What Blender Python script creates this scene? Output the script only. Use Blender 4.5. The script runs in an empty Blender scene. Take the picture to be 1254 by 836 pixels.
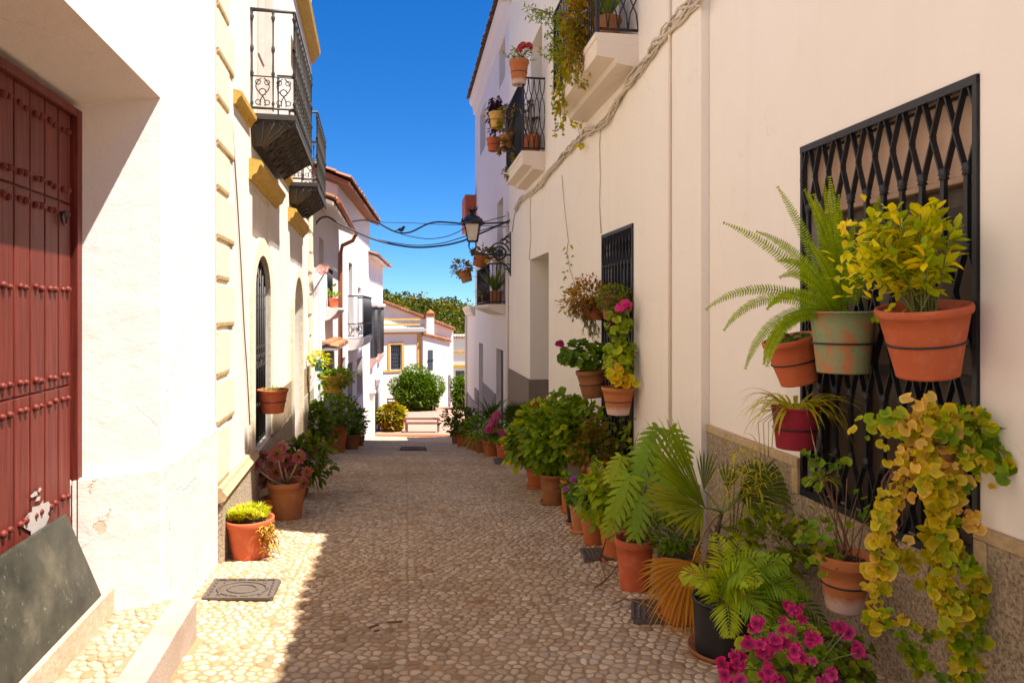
import bpy, bmesh, math, random
import numpy as np
from mathutils import Vector, Matrix, Quaternion
from mathutils import noise as mnoise
V = Vector
rnd = random.Random(7)
S = bpy.context.scene
COL = S.collection

# ---------------------------------------------------------------- camera model (photograph 1254 x 836)
F, CX, CY = 836.0, 627.0, 382.0          # focal length in px, principal column, horizon row

def at(x, y, d):
    """point seen at pixel (x, y), d metres ahead of the camera"""
    return V(((x - CX) / F * d, d, (CY - y) / F * d))

# street long-section: height of the ground at distance d
_GP = [(-60, 2.5), (-6, -1.15), (0, -1.6), (3, -1.84), (5.5, -2.04), (9, -2.36), (13, -2.82), (18, -3.6), (24, -4.62),
       (28, -5.2), (31, -5.42), (36, -5.66), (45, -6.3), (60, -7.2), (120, -10), (700, -30)]
def gz(d):
    n = len(_GP)
    if d <= _GP[0][0]: return _GP[0][1]
    if d >= _GP[-1][0]: return _GP[-1][1]
    for i in range(n - 1):
        if _GP[i][0] <= d <= _GP[i + 1][0]: break
    def m(k):
        a, b = max(0, k - 1), min(n - 1, k + 1)
        return (_GP[b][1] - _GP[a][1]) / (_GP[b][0] - _GP[a][0])
    x0, y0 = _GP[i]; x1, y1 = _GP[i + 1]; h = x1 - x0; t = (d - x0) / h
    return ((2*t**3 - 3*t*t + 1) * y0 + (t**3 - 2*t*t + t) * h * m(i) + (-2*t**3 + 3*t*t) * y1 + (t**3 - t*t) * h * m(i + 1))

def G(x, y):
    """ground point seen at pixel (x, y)"""
    lo, hi = 1.0, 60.0
    for _ in range(60):
        mid = (lo + hi) / 2
        if CY - gz(mid) / mid * F > y: lo = mid
        else: hi = mid
    return V(((x - CX) / F * lo, lo, gz(lo)))

class Fr:
    """a facade plane: u = distance ahead, w = metres out towards the street, z = height"""
    def __init__(s, ox, sl, side):
        s.ox, s.s = ox, sl
        L = math.hypot(1, sl)
        s.t = V((sl / L, 1 / L, 0))
        s.n = V((1 / L, -sl / L, 0)) if side > 0 else V((-1 / L, sl / L, 0))
        s.up = V((0, 0, 1))
    def p(s, u, w, z):
        return V((s.ox + s.s * u + s.n.x * w, u + s.n.y * w, z))
    def hit(s, x, y, w=0.0):
        k = (x - CX) / F
        d = (s.ox + s.n.x * w - k * s.n.y * w) / (k - s.s)
        return d, (CY - y) / F * (d + s.n.y * w)
    def pt(s, x, y, w=0.0):
        u, z = s.hit(x, y, w); return s.p(u, w, z)

RW = Fr(2.5, -.154, -1)
LW = Fr(-1.26, -.206, 1)
LW2 = Fr(-1.94, -.158, 1)
LW3 = Fr(-3.04, -.104, 1)

# ---------------------------------------------------------------- mesh builder
class MB:
    def __init__(s):
        s.v, s.f, s.sm, s.c = [], [], [], []
        s.marks = []
        s.col = (1, 1, 1)
    def add(s, vs, fs, smooth=False, cols=None):
        b = len(s.v)
        s.v.extend(vs)
        if cols is None: s.c.extend([s.col] * len(vs))
        else: s.c.extend(cols)
        for f in fs: s.f.append(tuple(i + b for i in f))
        s.sm.extend([smooth] * len(fs))
    def quad(s, a, b, c, d): s.add([a, b, c, d], [(0, 1, 2, 3)])
    def hexa(s, P):
        s.add(P, [(0, 3, 2, 1), (4, 5, 6, 7), (0, 1, 5, 4), (1, 2, 6, 5), (2, 3, 7, 6), (3, 0, 4, 7)])
    def box(s, fr, u0, u1, w0, w1, z0, z1):
        p = fr.p
        s.hexa([p(u0, w0, z0), p(u1, w0, z0), p(u1, w1, z0), p(u0, w1, z0), p(u0, w0, z1), p(u1, w0, z1), p(u1, w1, z1), p(u0, w1, z1)])
    def boxw(s, x0, x1, y0, y1, z0, z1):
        s.hexa([V(q) for q in ((x0, y0, z0), (x1, y0, z0), (x1, y1, z0), (x0, y1, z0), (x0, y0, z1), (x1, y0, z1), (x1, y1, z1), (x0, y1, z1))])
    def bar(s, a, b, tw, th, side):
        """rectangular bar a->b, tw along side, th across"""
        d = (b - a).normalized(); sd = (side - d * side.dot(d)).normalized(); n = d.cross(sd)
        P = []
        for q in (a, b):
            P += [q - sd * tw / 2 - n * th / 2, q + sd * tw / 2 - n * th / 2, q + sd * tw / 2 + n * th / 2, q - sd * tw / 2 + n * th / 2]
        s.hexa(P)
    def tube(s, pts, r, seg=6, smooth=True, cap=True):
        n = len(pts); rs = r if isinstance(r, (list, tuple)) else [r] * n
        vs, fs = [], []
        ref = V((0.13, 0.21, 0.97))
        for i, p in enumerate(pts):
            d = (pts[min(i + 1, n - 1)] - pts[max(i - 1, 0)])
            d = d.normalized() if d.length > 1e-9 else V((0, 0, 1))
            a = d.cross(ref)
            if a.length < .05: a = d.cross(V((1, 0, 0)))
            a.normalize(); b = d.cross(a)
            for k in range(seg):
                t = 2 * math.pi * k / seg
                vs.append(p + (a * math.cos(t) + b * math.sin(t)) * rs[i])
        for i in range(n - 1):
            for k in range(seg):
                fs.append((i * seg + k, i * seg + (k + 1) % seg, (i + 1) * seg + (k + 1) % seg, (i + 1) * seg + k))
        s.add(vs, fs, smooth)
        if cap:
            b = len(s.v) - len(vs)
            s.f.append(tuple(b + k for k in range(seg))[::-1]); s.sm.append(False)
            s.f.append(tuple(b + (n - 1) * seg + k for k in range(seg))); s.sm.append(False)
    def lathe(s, base, prof, seg=24, M=None, smooth=True, jit=0):
        vs, fs = [], []
        M = M or Matrix.Identity(3)
        for i, (r, z) in enumerate(prof):
            for k in range(seg):
                t = 2 * math.pi * k / seg
                vs.append(base + M @ V((r * math.cos(t), r * math.sin(t), z)))
        for i in range(len(prof) - 1):
            for k in range(seg):
                fs.append((i * seg + k, i * seg + (k + 1) % seg, (i + 1) * seg + (k + 1) % seg, (i + 1) * seg + k))
        s.add(vs, fs, smooth)
    def disc(s, c, r, seg=20, M=None, z=0):
        M = M or Matrix.Identity(3)
        vs = [c + M @ V((0, 0, z))] + [c + M @ V((r * math.cos(2 * math.pi * k / seg), r * math.sin(2 * math.pi * k / seg), z)) for k in range(seg)]
        s.add(vs, [(0, 1 + k, 1 + (k + 1) % seg) for k in range(seg)])
    def ball(s, c, r, seg=8, rings=5, sc=(1, 1, 1)):
        vs, fs = [], []
        for i in range(rings + 1):
            ph = math.pi * i / rings
            for k in range(seg):
                t = 2 * math.pi * k / seg
                vs.append(c + V((r * math.sin(ph) * math.cos(t) * sc[0], r * math.sin(ph) * math.sin(t) * sc[1], r * math.cos(ph) * sc[2])))
        for i in range(rings):
            for k in range(seg):
                fs.append((i * seg + k, (i + 1) * seg + k, (i + 1) * seg + (k + 1) % seg, i * seg + (k + 1) % seg))
        s.add(vs, fs, True)
    def build(s, name, mat, parent=None, bevel=0, origin=None, sharp=None):
        me = bpy.data.meshes.new(name)
        org = wloc(parent) if parent else (origin or s.base())
        me.from_pydata([v - org for v in s.v], [], s.f)
        me.polygons.foreach_set('use_smooth', s.sm)
        ca = me.color_attributes.new('col', 'FLOAT_COLOR', 'POINT')
        flat = np.ones((len(s.v), 4), dtype=np.float32); flat[:, :3] = np.array(s.c, dtype=np.float32).reshape(-1, 3)
        ca.data.foreach_set('color', flat.ravel())
        me.materials.append(mat)
        o = bpy.data.objects.new(name, me); COL.objects.link(o)
        if parent: o.parent = parent
        else: o.location = org
        WL[o.name] = org.copy() if not parent else wloc(parent).copy()
        if bevel:
            m = o.modifiers.new('bevel', 'BEVEL'); m.width = bevel; m.segments = 2; m.limit_method = 'ANGLE'; m.angle_limit = .6
        return o
    def base(s):
        xs = [v.x for v in s.v]; ys = [v.y for v in s.v]; zs = [v.z for v in s.v]
        return V(((min(xs) + max(xs)) / 2, (min(ys) + max(ys)) / 2, min(zs)))
WL = {}
def wloc(o): return WL[o.name]
def empty(name, loc):
    o = bpy.data.objects.new(name, None); COL.objects.link(o); o.location = loc; o.empty_display_size = .2
    WL[o.name] = V(loc); return o
def tag(o, label=None, cat=None, group=None, kind=None):
    if label: o['label'] = label
    if cat: o['category'] = cat
    if group: o['group'] = group
    if kind: o['kind'] = kind
    return o
def thing(name, loc, label, cat, group=None): return tag(empty(name, loc), label, cat, group)

# ---------------------------------------------------------------- materials
class NT:
    def __init__(s, name):
        s.m = bpy.data.materials.new(name); s.m.use_nodes = True; s.t = s.m.node_tree; s.t.nodes.clear()
        s.out = s.n('ShaderNodeOutputMaterial')
    def n(s, ty, **kw):
        x = s.t.nodes.new(ty)
        for k, v in kw.items():
            if k in x.inputs: x.inputs[k].default_value = v
            else: setattr(x, k, v)
        return x
    def l(s, a, b): s.t.links.new(a, b)
    def coord(s): return s.n('ShaderNodeTexCoord').outputs['Object']
    def noise(s, co, scale, detail=4, rough=.55):
        x = s.n('ShaderNodeTexNoise'); x.inputs['Scale'].default_value = scale; x.inputs['Detail'].default_value = detail
        x.inputs['Roughness'].default_value = rough; s.l(co, x.inputs['Vector']); return x.outputs['Fac']
    def ramp(s, fac, stops):
        r = s.n('ShaderNodeValToRGB'); e = r.color_ramp.elements
        while len(e) < len(stops): e.new(.5)
        for k, (p, c) in enumerate(stops):
            e[k].position = p; e[k].color = (*c, 1) if len(c) == 3 else c
        s.l(fac, r.inputs['Fac']); return r.outputs['Color']
    def mix(s, fac, a, b, mode='MIX'):
        x = s.n('ShaderNodeMix'); x.data_type = 'RGBA'; x.blend_type = mode
        for i, q in ((6, a), (7, b)):
            if isinstance(q, tuple): x.inputs[i].default_value = (*q, 1)
            else: s.l(q, x.inputs[i])
        if isinstance(fac, (int, float)): x.inputs[0].default_value = fac
        else: s.l(fac, x.inputs[0])
        return x.outputs[2]
    def bump(s, h, strength, dist=.01, nrm=None):
        b = s.n('ShaderNodeBump'); b.inputs['Strength'].default_value = strength; b.inputs['Distance'].default_value = dist
        s.l(h, b.inputs['Height'])
        if nrm is not None: s.l(nrm, b.inputs['Normal'])
        return b.outputs['Normal']
    def bsdf(s, col, rough=.7, nrm=None, metal=0, spec=.5):
        p = s.n('ShaderNodeBsdfPrincipled')
        if isinstance(col, tuple): p.inputs['Base Color'].default_value = (*col, 1)
        else: s.l(col, p.inputs['Base Color'])
        if isinstance(rough, (int, float)): p.inputs['Roughness'].default_value = rough
        else: s.l(rough, p.inputs['Roughness'])
        p.inputs['Metallic'].default_value = metal; p.inputs['Specular IOR Level'].default_value = spec
        if nrm is not None: s.l(nrm, p.inputs['Normal'])
        s.l(p.outputs[0], s.out.inputs['Surface']); return p
    def attr(s, name='col'):
        a = s.n('ShaderNodeAttribute'); a.attribute_name = name; return a.outputs['Color']
    def math(s, op, a, b=0.0):
        x = s.n('ShaderNodeMath'); x.operation = op
        for i, q in enumerate((a, b)):
            if isinstance(q, (int, float)): x.inputs[i].default_value = q
            else: s.l(q, x.inputs[i])
        return x.outputs[0]
    def stretch(s, co, sc):
        m = s.n('ShaderNodeMapping'); m.inputs['Scale'].default_value = sc; s.l(co, m.inputs['Vector']); return m.outputs[0]

def plaster(name, col, dirt=(.55, .43, .3), amt=.35, bump=.35, flake=None):
    t = NT(name); co = t.coord()
    big = t.noise(co, .9, 5, .6); mid = t.noise(co, 6, 5, .6); fine = t.noise(co, 60, 4, .6)
    streak = t.noise(t.stretch(co, (5, 5, .45)), 1.0, 4, .6)
    c = t.mix(t.math('MULTIPLY', big, .9), col, tuple(x * y for x, y in zip(col, (.93, .9, .86))))
    m = t.ramp(streak, [(.52, (0, 0, 0)), (.78, (1, 1, 1))])
    c = t.mix(t.math('MULTIPLY', m, amt * .35), c, tuple(dirt))
    m2 = t.ramp(mid, [(.62, (0, 0, 0)), (.74, (1, 1, 1))])
    c = t.mix(t.math('MULTIPLY', m2, amt * .3), c, tuple(dirt))
    if flake:
        fl = t.ramp(t.noise(t.stretch(co, (1, 1, .6)), 9, 6, .62), [(flake, (0, 0, 0)), (flake + .02, (1, 1, 1))])
        c = t.mix(t.math('MULTIPLY', fl, .75), c, (.6, .43, .25))
        hh = t.math('SUBTRACT', t.math('ADD', t.math('MULTIPLY', mid, 1.0), t.math('MULTIPLY', fine, .25)), t.math('MULTIPLY', fl, .4))
    else:
        hh = t.math('ADD', t.math('MULTIPLY', mid, 1.0), t.math('MULTIPLY', fine, .25))
    hh = t.math('ADD', hh, t.math('MULTIPLY', t.noise(co, 1.7, 3), 2.0))
    # hairline cracks that come and go
    wv = t.n('ShaderNodeVectorMath'); wv.operation = 'ADD'; t.l(co, wv.inputs[0])
    ns = t.n('ShaderNodeTexNoise'); ns.inputs['Scale'].default_value = 3; ns.inputs['Detail'].default_value = 5; t.l(co, ns.inputs['Vector'])
    sc = t.n('ShaderNodeVectorMath'); sc.operation = 'SCALE'; sc.inputs['Scale'].default_value = .35; t.l(ns.outputs['Color'], sc.inputs[0]); t.l(sc.outputs[0], wv.inputs[1])
    vo = t.n('ShaderNodeTexVoronoi'); vo.feature = 'DISTANCE_TO_EDGE'; vo.inputs['Scale'].default_value = .9; t.l(wv.outputs[0], vo.inputs['Vector'])
    cr = t.ramp(vo.outputs['Distance'], [(.0, (1, 1, 1)), (.006, (0, 0, 0))]); gate = t.ramp(t.noise(co, .8, 2), [(.52, (0, 0, 0)), (.62, (1, 1, 1))])
    ck = t.math('MULTIPLY', cr, gate)
    c = t.mix(t.math('MULTIPLY', ck, .2), c, tuple(x * .55 for x in dirt)); hh = t.math('SUBTRACT', hh, t.math('MULTIPLY', ck, .3))
    pt = t.ramp(t.noise(co, 1.3, 2, .4), [(.54, (0, 0, 0)), (.56, (1, 1, 1))])
    c = t.mix(t.math('MULTIPLY', pt, .13), c, tuple(x * y for x, y in zip(col, (.9, .88, .84))))
    t.bsdf(c, .88, t.bump(hh, bump, .012), spec=.25)
    return t.m
def roughcast(name, col):
    t = NT(name); co = t.coord()
    n1 = t.noise(co, 55, 4, .7); n2 = t.noise(co, 3, 5, .6); n3 = t.noise(co, 140, 3, .6)
    c = t.ramp(n1, [(.36, tuple(x * .38 for x in col)), (.5, col), (.64, tuple(min(1, x * 1.6) for x in col))])
    c = t.mix(t.math('MULTIPLY', n2, .6), c, tuple(x * y for x, y in zip(col, (.75, .68, .6))))
    t.bsdf(c, .95, t.bump(t.math('ADD', n1, t.math('MULTIPLY', n3, .4)), 1.0, .02), spec=.15)
    return t.m
def stone(name, col, sc=40, bump=.4, blotch=.5):
    t = NT(name); co = t.coord()
    n1 = t.noise(co, sc, 5, .7); n2 = t.noise(co, 4, 6, .65)
    c = t.ramp(n1, [(.3, tuple(x * .72 for x in col)), (.55, col), (.75, tuple(min(1, x * 1.2) for x in col))])
    m = t.ramp(n2, [(.42, (0, 0, 0)), (.7, (1, 1, 1))])
    c = t.mix(t.math('MULTIPLY', m, blotch), c, tuple(x * y for x, y in zip(col, (.62, .5, .36))))
    t.bsdf(c, .85, t.bump(t.math('ADD', n1, n2), bump, .008), spec=.3)
    return t.m
def terracotta(name, col, salt=.25, saltcol=(.62, .47, .36), dark=.35):
    t = NT(name); co = t.coord()
    n1 = t.noise(co, 9, 6, .65); n2 = t.noise(co, 26, 5, .7); n3 = t.noise(t.stretch(co, (3, 3, 22)), 1.5, 3)
    c = t.mix(n1, tuple(x * .82 for x in col), tuple(min(1, x * 1.15) for x in col))
    m = t.ramp(t.math('ADD', t.math('MULTIPLY', n1, .6), t.math('MULTIPLY', n2, .4)), [(.52, (0, 0, 0)), (.7, (1, 1, 1))])
    c = t.mix(t.math('MULTIPLY', m, salt), c, saltcol)
    m2 = t.ramp(n2, [(.58, (0, 0, 0)), (.72, (1, 1, 1))])
    c = t.mix(t.math('MULTIPLY', m2, dark), c, tuple(x * .45 for x in col))
    oi = t.n('ShaderNodeObjectInfo')
    hs = t.n('ShaderNodeHueSaturation'); t.l(c, hs.inputs['Color'])
    t.l(t.math('ADD', t.math('MULTIPLY', oi.outputs['Random'], .45), .78), hs.inputs['Value'])
    t.bsdf(hs.outputs[0], .82, t.bump(t.math('ADD', n2, t.math('MULTIPLY', n3, .6)), .25, .004), spec=.3)
    return t.m
def leafmat(name, rough=.42, trans=.4, tint=(1.8, 1.52, .30)):
    t = NT(name); co = t.coord()
    c = t.attr()
    c2 = t.mix(t.noise(co, 38, 3), t.mix(.5, c, (0, 0, 0)), c)
    c2 = t.mix(1.0, t.mix(.35, c2, c), tint, 'MULTIPLY')
    p = t.n('ShaderNodeBsdfPrincipled'); t.l(c2, p.inputs['Base Color']); p.inputs['Roughness'].default_value = rough
    p.inputs['Specular IOR Level'].default_value = .22; t.l(t.bump(t.noise(co, 70, 3), .25, .004), p.inputs['Normal'])
    tr = t.n('ShaderNodeBsdfTranslucent')
    t.l(t.mix(.5, c2, t.mix(1.0, c2, (1.6, 1.5, .5), 'MULTIPLY')), tr.inputs['Color'])
    mx = t.n('ShaderNodeMixShader'); mx.inputs[0].default_value = trans
    t.l(p.outputs[0], mx.inputs[1]); t.l(tr.outputs[0], mx.inputs[2]); t.l(mx.outputs[0], t.out.inputs['Surface'])
    return t.m
def vcol(name, rough=.7, bump=0, sc=30, var=.3, spec=.4):
    """colour comes from the mesh, roughened by noise"""
    t = NT(name); co = t.coord(); n = t.noise(co, sc, 5, .65)
    c = t.mix(t.math('MULTIPLY', n, var * 2), t.attr(), t.mix(1.0, t.attr(), (.55, .5, .45), 'MULTIPLY'))
    t.bsdf(c, rough, t.bump(n, bump, .01) if bump else None, spec=spec)
    return t.m
def plain(name, col, rough=.5, metal=0, var=.25, sc=20, bump=.1, spec=.5):
    t = NT(name); co = t.coord(); n = t.noise(co, sc, 5, .6)
    c = t.mix(n, tuple(x * (1 - var) for x in col), tuple(min(1, x * (1 + var)) for x in col))
    t.bsdf(c, rough, t.bump(n, bump, .004), metal, spec)
    return t.m

M = {}
M['white_near'] = plaster('white_limewash', (.83, .76, .71), amt=.4, bump=.5)
M['white_flaking'] = plaster('flaking_limewash', (.80, .70, .64), amt=.7, bump=.7, flake=.66)
M['white_left'] = plaster('white_render_sunny', (.79, .72, .64), dirt=(.58, .42, .22), amt=.75, bump=.4)
M['white_down'] = plaster('white_render', (.80, .745, .725), amt=.25, bump=.25)
M['cream'] = plaster('cream_paint', (.87, .81, .705), dirt=(.55, .43, .3), amt=.3, bump=.28)
M['cream_near'] = plaster('pale_cream_paint', (.87, .81, .715), dirt=(.55, .43, .3), amt=.25, bump=.25)
M['lilac'] = plaster('cool_white_paint', (.78, .73, .72), amt=.25, bump=.2)
M['church'] = plaster('warm_white_render', (.83, .78, .69), amt=.2, bump=.15)
M['roughcast'] = roughcast('roughcast', (.46, .36, .24))
M['roughcast_pale'] = roughcast('pale_roughcast', (.5, .41, .29))
M['stonedado'] = roughcast('stained_stone_dado', (.42, .31, .19))
M['capstone'] = stone('beige_cap_stone', (.52, .38, .21), 30, .25, .3)
M['dado_grey'] = plaster('grey_brown_dado_paint', (.24, .19, .15), amt=.3, bump=.3)
M['dado_lilac'] = plaster('grey_violet_dado_paint', (.27, .24, .27), amt=.2, bump=.2)
M['quoin'] = stone('yellow_sandstone', (.80, .70, .51), 25, .3, .14)
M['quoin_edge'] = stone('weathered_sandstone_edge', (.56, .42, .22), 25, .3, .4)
M['ochre'] = stone('ochre_painted_moulding', (.68, .43, .09), 18, .2, .35)
M['ochre_far'] = stone('ochre_paint', (.72, .42, .09), 9, .1, .15)
M['granite'] = stone('pale_granite', (.45, .35, .28), 90, .5, .4)
M['threshold'] = stone('worn_pale_stone', (.54, .43, .30), 30, .5, .4)
M['iron'] = plain('black_wrought_iron', (.012, .012, .014), .45, .0, .4, 60, .3)
M['iron_bal'] = plain('weathered_balcony_iron', (.042, .036, .03), .6, .0, .4, 60, .3)
M['iron_rust'] = plain('rusty_cast_iron', (.10, .075, .055), .75, .0, .5, 30, .5)
M['terra'] = terracotta('terracotta', (.45, .13, .04), .22)
M['terra_red'] = terracotta('bright_terracotta', (.50, .115, .042), .22, dark=.35)
M['terra_aged'] = terracotta('chalky_terracotta', (.50, .20, .07), .45)
M['terra_brown'] = terracotta('brown_terracotta', (.34, .13, .045), .15)
M['patina'] = terracotta('algae_stained_terracotta', (.37, .19, .085), .95, (.235, .26, .125), .25)
def patina():
    t = NT('algae_and_clay'); co = t.coord()
    n1 = t.noise(co, 7, 7, .7); n2 = t.noise(co, 30, 5, .7); n3 = t.noise(t.stretch(co, (14, 14, 2)), 1.2, 4, .6)
    c = t.mix(n2, (.40, .15, .06), (.46, .22, .10))
    k = t.math('ADD', t.math('MULTIPLY', n1, .75), t.math('MULTIPLY', n3, .25))
    c = t.mix(t.ramp(k, [(.44, (0, 0, 0)), (.52, (1, 1, 1))]), c, t.mix(n2, (.17, .22, .09), (.30, .33, .19)))
    c = t.mix(t.ramp(n2, [(.6, (0, 0, 0)), (.68, (.8, .8, .8))]), c, (.07, .22, .05))
    t.bsdf(c, .85, t.bump(n2, .4, .004), spec=.25); return t.m
M['patina'] = patina()
def saltfoot():
    t = NT('terracotta_with_salty_foot'); co = t.coord()
    n1 = t.noise(co, 12, 6, .65); sx = t.n('ShaderNodeSeparateXYZ'); t.l(co, sx.inputs[0])
    c = t.mix(n1, (.42, .12, .04), (.52, .2, .07))
    g = t.math('ADD', sx.outputs['Z'], t.math('MULTIPLY', n1, -.09))
    c = t.mix(t.ramp(g, [(.0, (.85, .85, .85)), (.05, (0, 0, 0))]), c, (.62, .46, .38))
    c = t.mix(t.ramp(t.noise(co, 28, 5, .7), [(.6, (0, 0, 0)), (.7, (.5, .5, .5))]), c, (.24, .08, .03))
    t.bsdf(c, .85, t.bump(n1, .25, .004), spec=.25); return t.m
M['saltfoot'] = saltfoot()
M['crimson'] = terracotta('crimson_plastic', (.34, .022, .04), 0, dark=.1)
M['blackpot'] = plain('black_plastic', (.016, .016, .017), .42, 0, .2, 20, .05)
M['ochrepot'] = terracotta('ochre_glazed_clay', (.52, .29, .06), .2)
M['tealpot'] = plain('teal_glaze', (.10, .33, .38), .35)
M['soil'] = plain('potting_soil', (.055, .035, .02), .95, 0, .5, 60, 1)
M['leaf'] = leafmat('leaf')
M['leaf_dull'] = leafmat('matte_leaf', .65, .25)
M['petal'] = leafmat('petal', .6, .4, (1.1, 1.1, 1.1))
M['stem'] = vcol('stem', .75, .2, 40)
M['tile'] = vcol('clay_roof_tile', .85, .3, 20, .35)
M['rooftile'] = M['tile']
M['tilered'] = plain('red_brown_soffit', (.36, .14, .06), .8)
M['pipe_red'] = plain('red_brown_downpipe', (.42, .14, .06), .6)
M['whitepipe'] = plaster('painted_pipe', (.80, .70, .58), amt=.15, bump=.1)
M['cable'] = plain('black_cable', (.015, .015, .017), .5)
M['cable_cream'] = plaster('paint_covered_cable', (.62, .54, .43), dirt=(.2, .17, .14), amt=.8, bump=.3)
M['glass'] = plain('dark_window_glass', (.02, .022, .026), .08, 0, .2, 3, 0)
M['glass_far'] = plain('blue_grey_window_glass', (.06, .075, .095), .2, 0, .2, 3, 0)
M['brown_glass'] = plain('brown_window_shutter', (.075, .05, .032), .3, 0, .3, 5, .05)
M['blind'] = plain('faded_roller_blind_box', (.46, .31, .21), .7, 0, .15, 12, .1)
M['darkdoor'] = plain('dark_green_door', (.018, .022, .02), .5, 0, .4, 20, .2)
M['greydoor'] = plain('grey_wooden_door', (.22, .20, .19), .6)
M['slate'] = None
M['bench_grey'] = plain('grey_bench_metal', (.22, .23, .24), .5)
M['bench_red'] = plain('brown_bench_slats', (.27, .16, .12), .6)
M['lampglass'] = plain('frosted_lamp_glass', (.62, .52, .42), .35)
M['orangewood'] = plain('orange_wood', (.48, .12, .035), .7)
M['concrete'] = plaster('balcony_slab_paint', (.78, .68, .56), amt=.3, bump=.2)
M['twig'] = plain('dry_twig', (.16, .09, .045), .9)
M['bird'] = plain('dark_feathers', (.03, .025, .025), .8)

# red door
def door_mat():
    t = NT('red_painted_wood'); co = t.coord()
    g = t.noise(t.stretch(co, (30, 30, 1.2)), 1.5, 5, .65); n = t.noise(co, 7, 6, .65)
    c = t.ramp(g, [(.28, (.08, .012, .008)), (.55, (.155, .025, .015)), (.8, (.24, .05, .03))])
    c = t.mix(t.ramp(n, [(.6, (0, 0, 0)), (.75, (.6, .6, .6))]), c, (.10, .016, .013))
    t.bsdf(c, .5, t.bump(t.math('ADD', g, t.math('MULTIPLY', n, .3)), .5, .004), spec=.28)
    return t.m
M['reddoor'] = door_mat()
def slate_mat():
    t = NT('scuffed_slate'); co = t.coord()
    n = t.noise(co, 3.2, 6, .65); f = t.noise(t.stretch(co, (20, 20, 3)), 3, 5, .7)
    c = t.ramp(n, [(.35, (.018, .019, .014)), (.55, (.055, .052, .036)), (.75, (.13, .115, .075))])
    c = t.mix(t.ramp(f, [(.64, (0, 0, 0)), (.72, (.7, .7, .7))]), c, (.34, .32, .27))
    c = t.mix(t.ramp(t.noise(co, 14, 7, .75), [(.62, (0, 0, 0)), (.66, (.8, .8, .8))]), c, (.20, .18, .13))
    t.bsdf(c, t.math('ADD', t.math('MULTIPLY', n, .3), .3), t.bump(n, .15, .004), spec=.45)
    return t.m
M['slate'] = slate_mat()
def cobble_mat():
    t = NT('cobblestones_in_mortar'); co = t.coord()
    n = t.noise(co, 45, 5, .7); b = t.noise(co, .7, 4, .6); f = t.noise(co, 160, 3, .6)
    c = t.attr()
    c = t.mix(t.math('MULTIPLY', n, .55), c, t.mix(1.0, c, (.62, .52, .40), 'MULTIPLY'))
    c = t.mix(t.ramp(b, [(.35, (0, 0, 0)), (.7, (.75, .75, .75))]), c, t.mix(1.0, c, (.74, .64, .5), 'MULTIPLY'))
    dp = t.ramp(t.noise(co, 5.5, 6, .7), [(.6, (0, 0, 0)), (.72, (.7, .7, .7))]); c = t.mix(dp, c, t.mix(1.0, c, (.6, .5, .4), 'MULTIPLY'))
    t.bsdf(c, .8, t.bump(t.math('ADD', n, t.math('MULTIPLY', f, .4)), .4, .006), spec=.3)
    return t.m
M['cobble'] = cobble_mat()
def plaza_mat():
    t = NT('pink_brick_paving'); co = t.coord()
    b = t.n('ShaderNodeTexBrick'); t.l(co, b.inputs['Vector']); b.inputs['Scale'].default_value = 4
    b.inputs['Color1'].default_value = (.40, .17, .11, 1); b.inputs['Color2'].default_value = (.45, .21, .14, 1); b.inputs['Mortar'].default_value = (.4, .27, .2, 1)
    c = t.mix(t.math('MULTIPLY', t.noise(co, 1.5, 5), .5), b.outputs['Color'], (.46, .28, .2))
    t.bsdf(c, .85, t.bump(t.noise(co, 30), .2, .01)); return t.m
M['plaza'] = plaza_mat()
M['earth'] = plain('dry_earth', (.22, .17, .10), .95, 0, .4, .5, .4)
M['hill'] = plain('scrubby_hillside', (.06, .075, .025), .95, 0, .4, .05, .4)
SUN_E, SKY_S, EXPO = 5.0, .06, 1.3
# ---------------------------------------------------------------- foliage primitives
DOWN = V((0, 0, -1)); UP = V((0, 0, 1))
def rv(r=rnd):
    while True:
        v = V((r.uniform(-1, 1), r.uniform(-1, 1), r.uniform(-1, 1)))
        if .05 < v.length < 1: return v.normalized()
def vary(c, a=.25, r=rnd):
    k = 1 + r.uniform(-a, a); h = r.uniform(-a, a) * .35
    return (max(0, c[0] * (k + h)), max(0, c[1] * k), max(0, c[2] * (k - h)))
def lerpc(a, b, t): return tuple(x + (y - x) * t for x, y in zip(a, b))
PROF = {'ov': [0, .62, 1, .78, 0], 'lan': [0, .7, 1, .62, 0], 'obov': [0, .4, .85, 1, .25], 'strap': [.75, 1, .95, .7, 0], 'blade': [1, .95, .8, .5, 0]}

def leafstrip(mb, p, d, nrm, L, W, prof='ov', bend=.2, fold=.15, col=(.1, .2, .02), tip=None, edge=None):
    d = d.normalized(); side = d.cross(nrm)
    if side.length < .05: side = d.cross(V((.3, .7, .2)))
    side.normalize(); n = side.cross(d)
    pr = PROF[prof]; k = len(pr); vs, cs = [], []
    for i, w in enumerate(pr):
        t = i / (k - 1)
        c = p + d * (L * t * (1 - .25 * bend * t)) + DOWN * (bend * L * t * t * .8)
        hw = W * .5 * w
        cc = lerpc(col, tip, t) if tip else col
        ec = edge or cc
        vs += [c - side * hw + n * (fold * hw), c, c + side * hw + n * (fold * hw)]
        cs += [ec, cc, ec]
    fs = []
    for i in range(k - 1):
        a = i * 3
        fs += [(a, a + 1, a + 4, a + 3), (a + 1, a + 2, a + 5, a + 4)]
    mb.add(vs, fs, True, cs)

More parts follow.
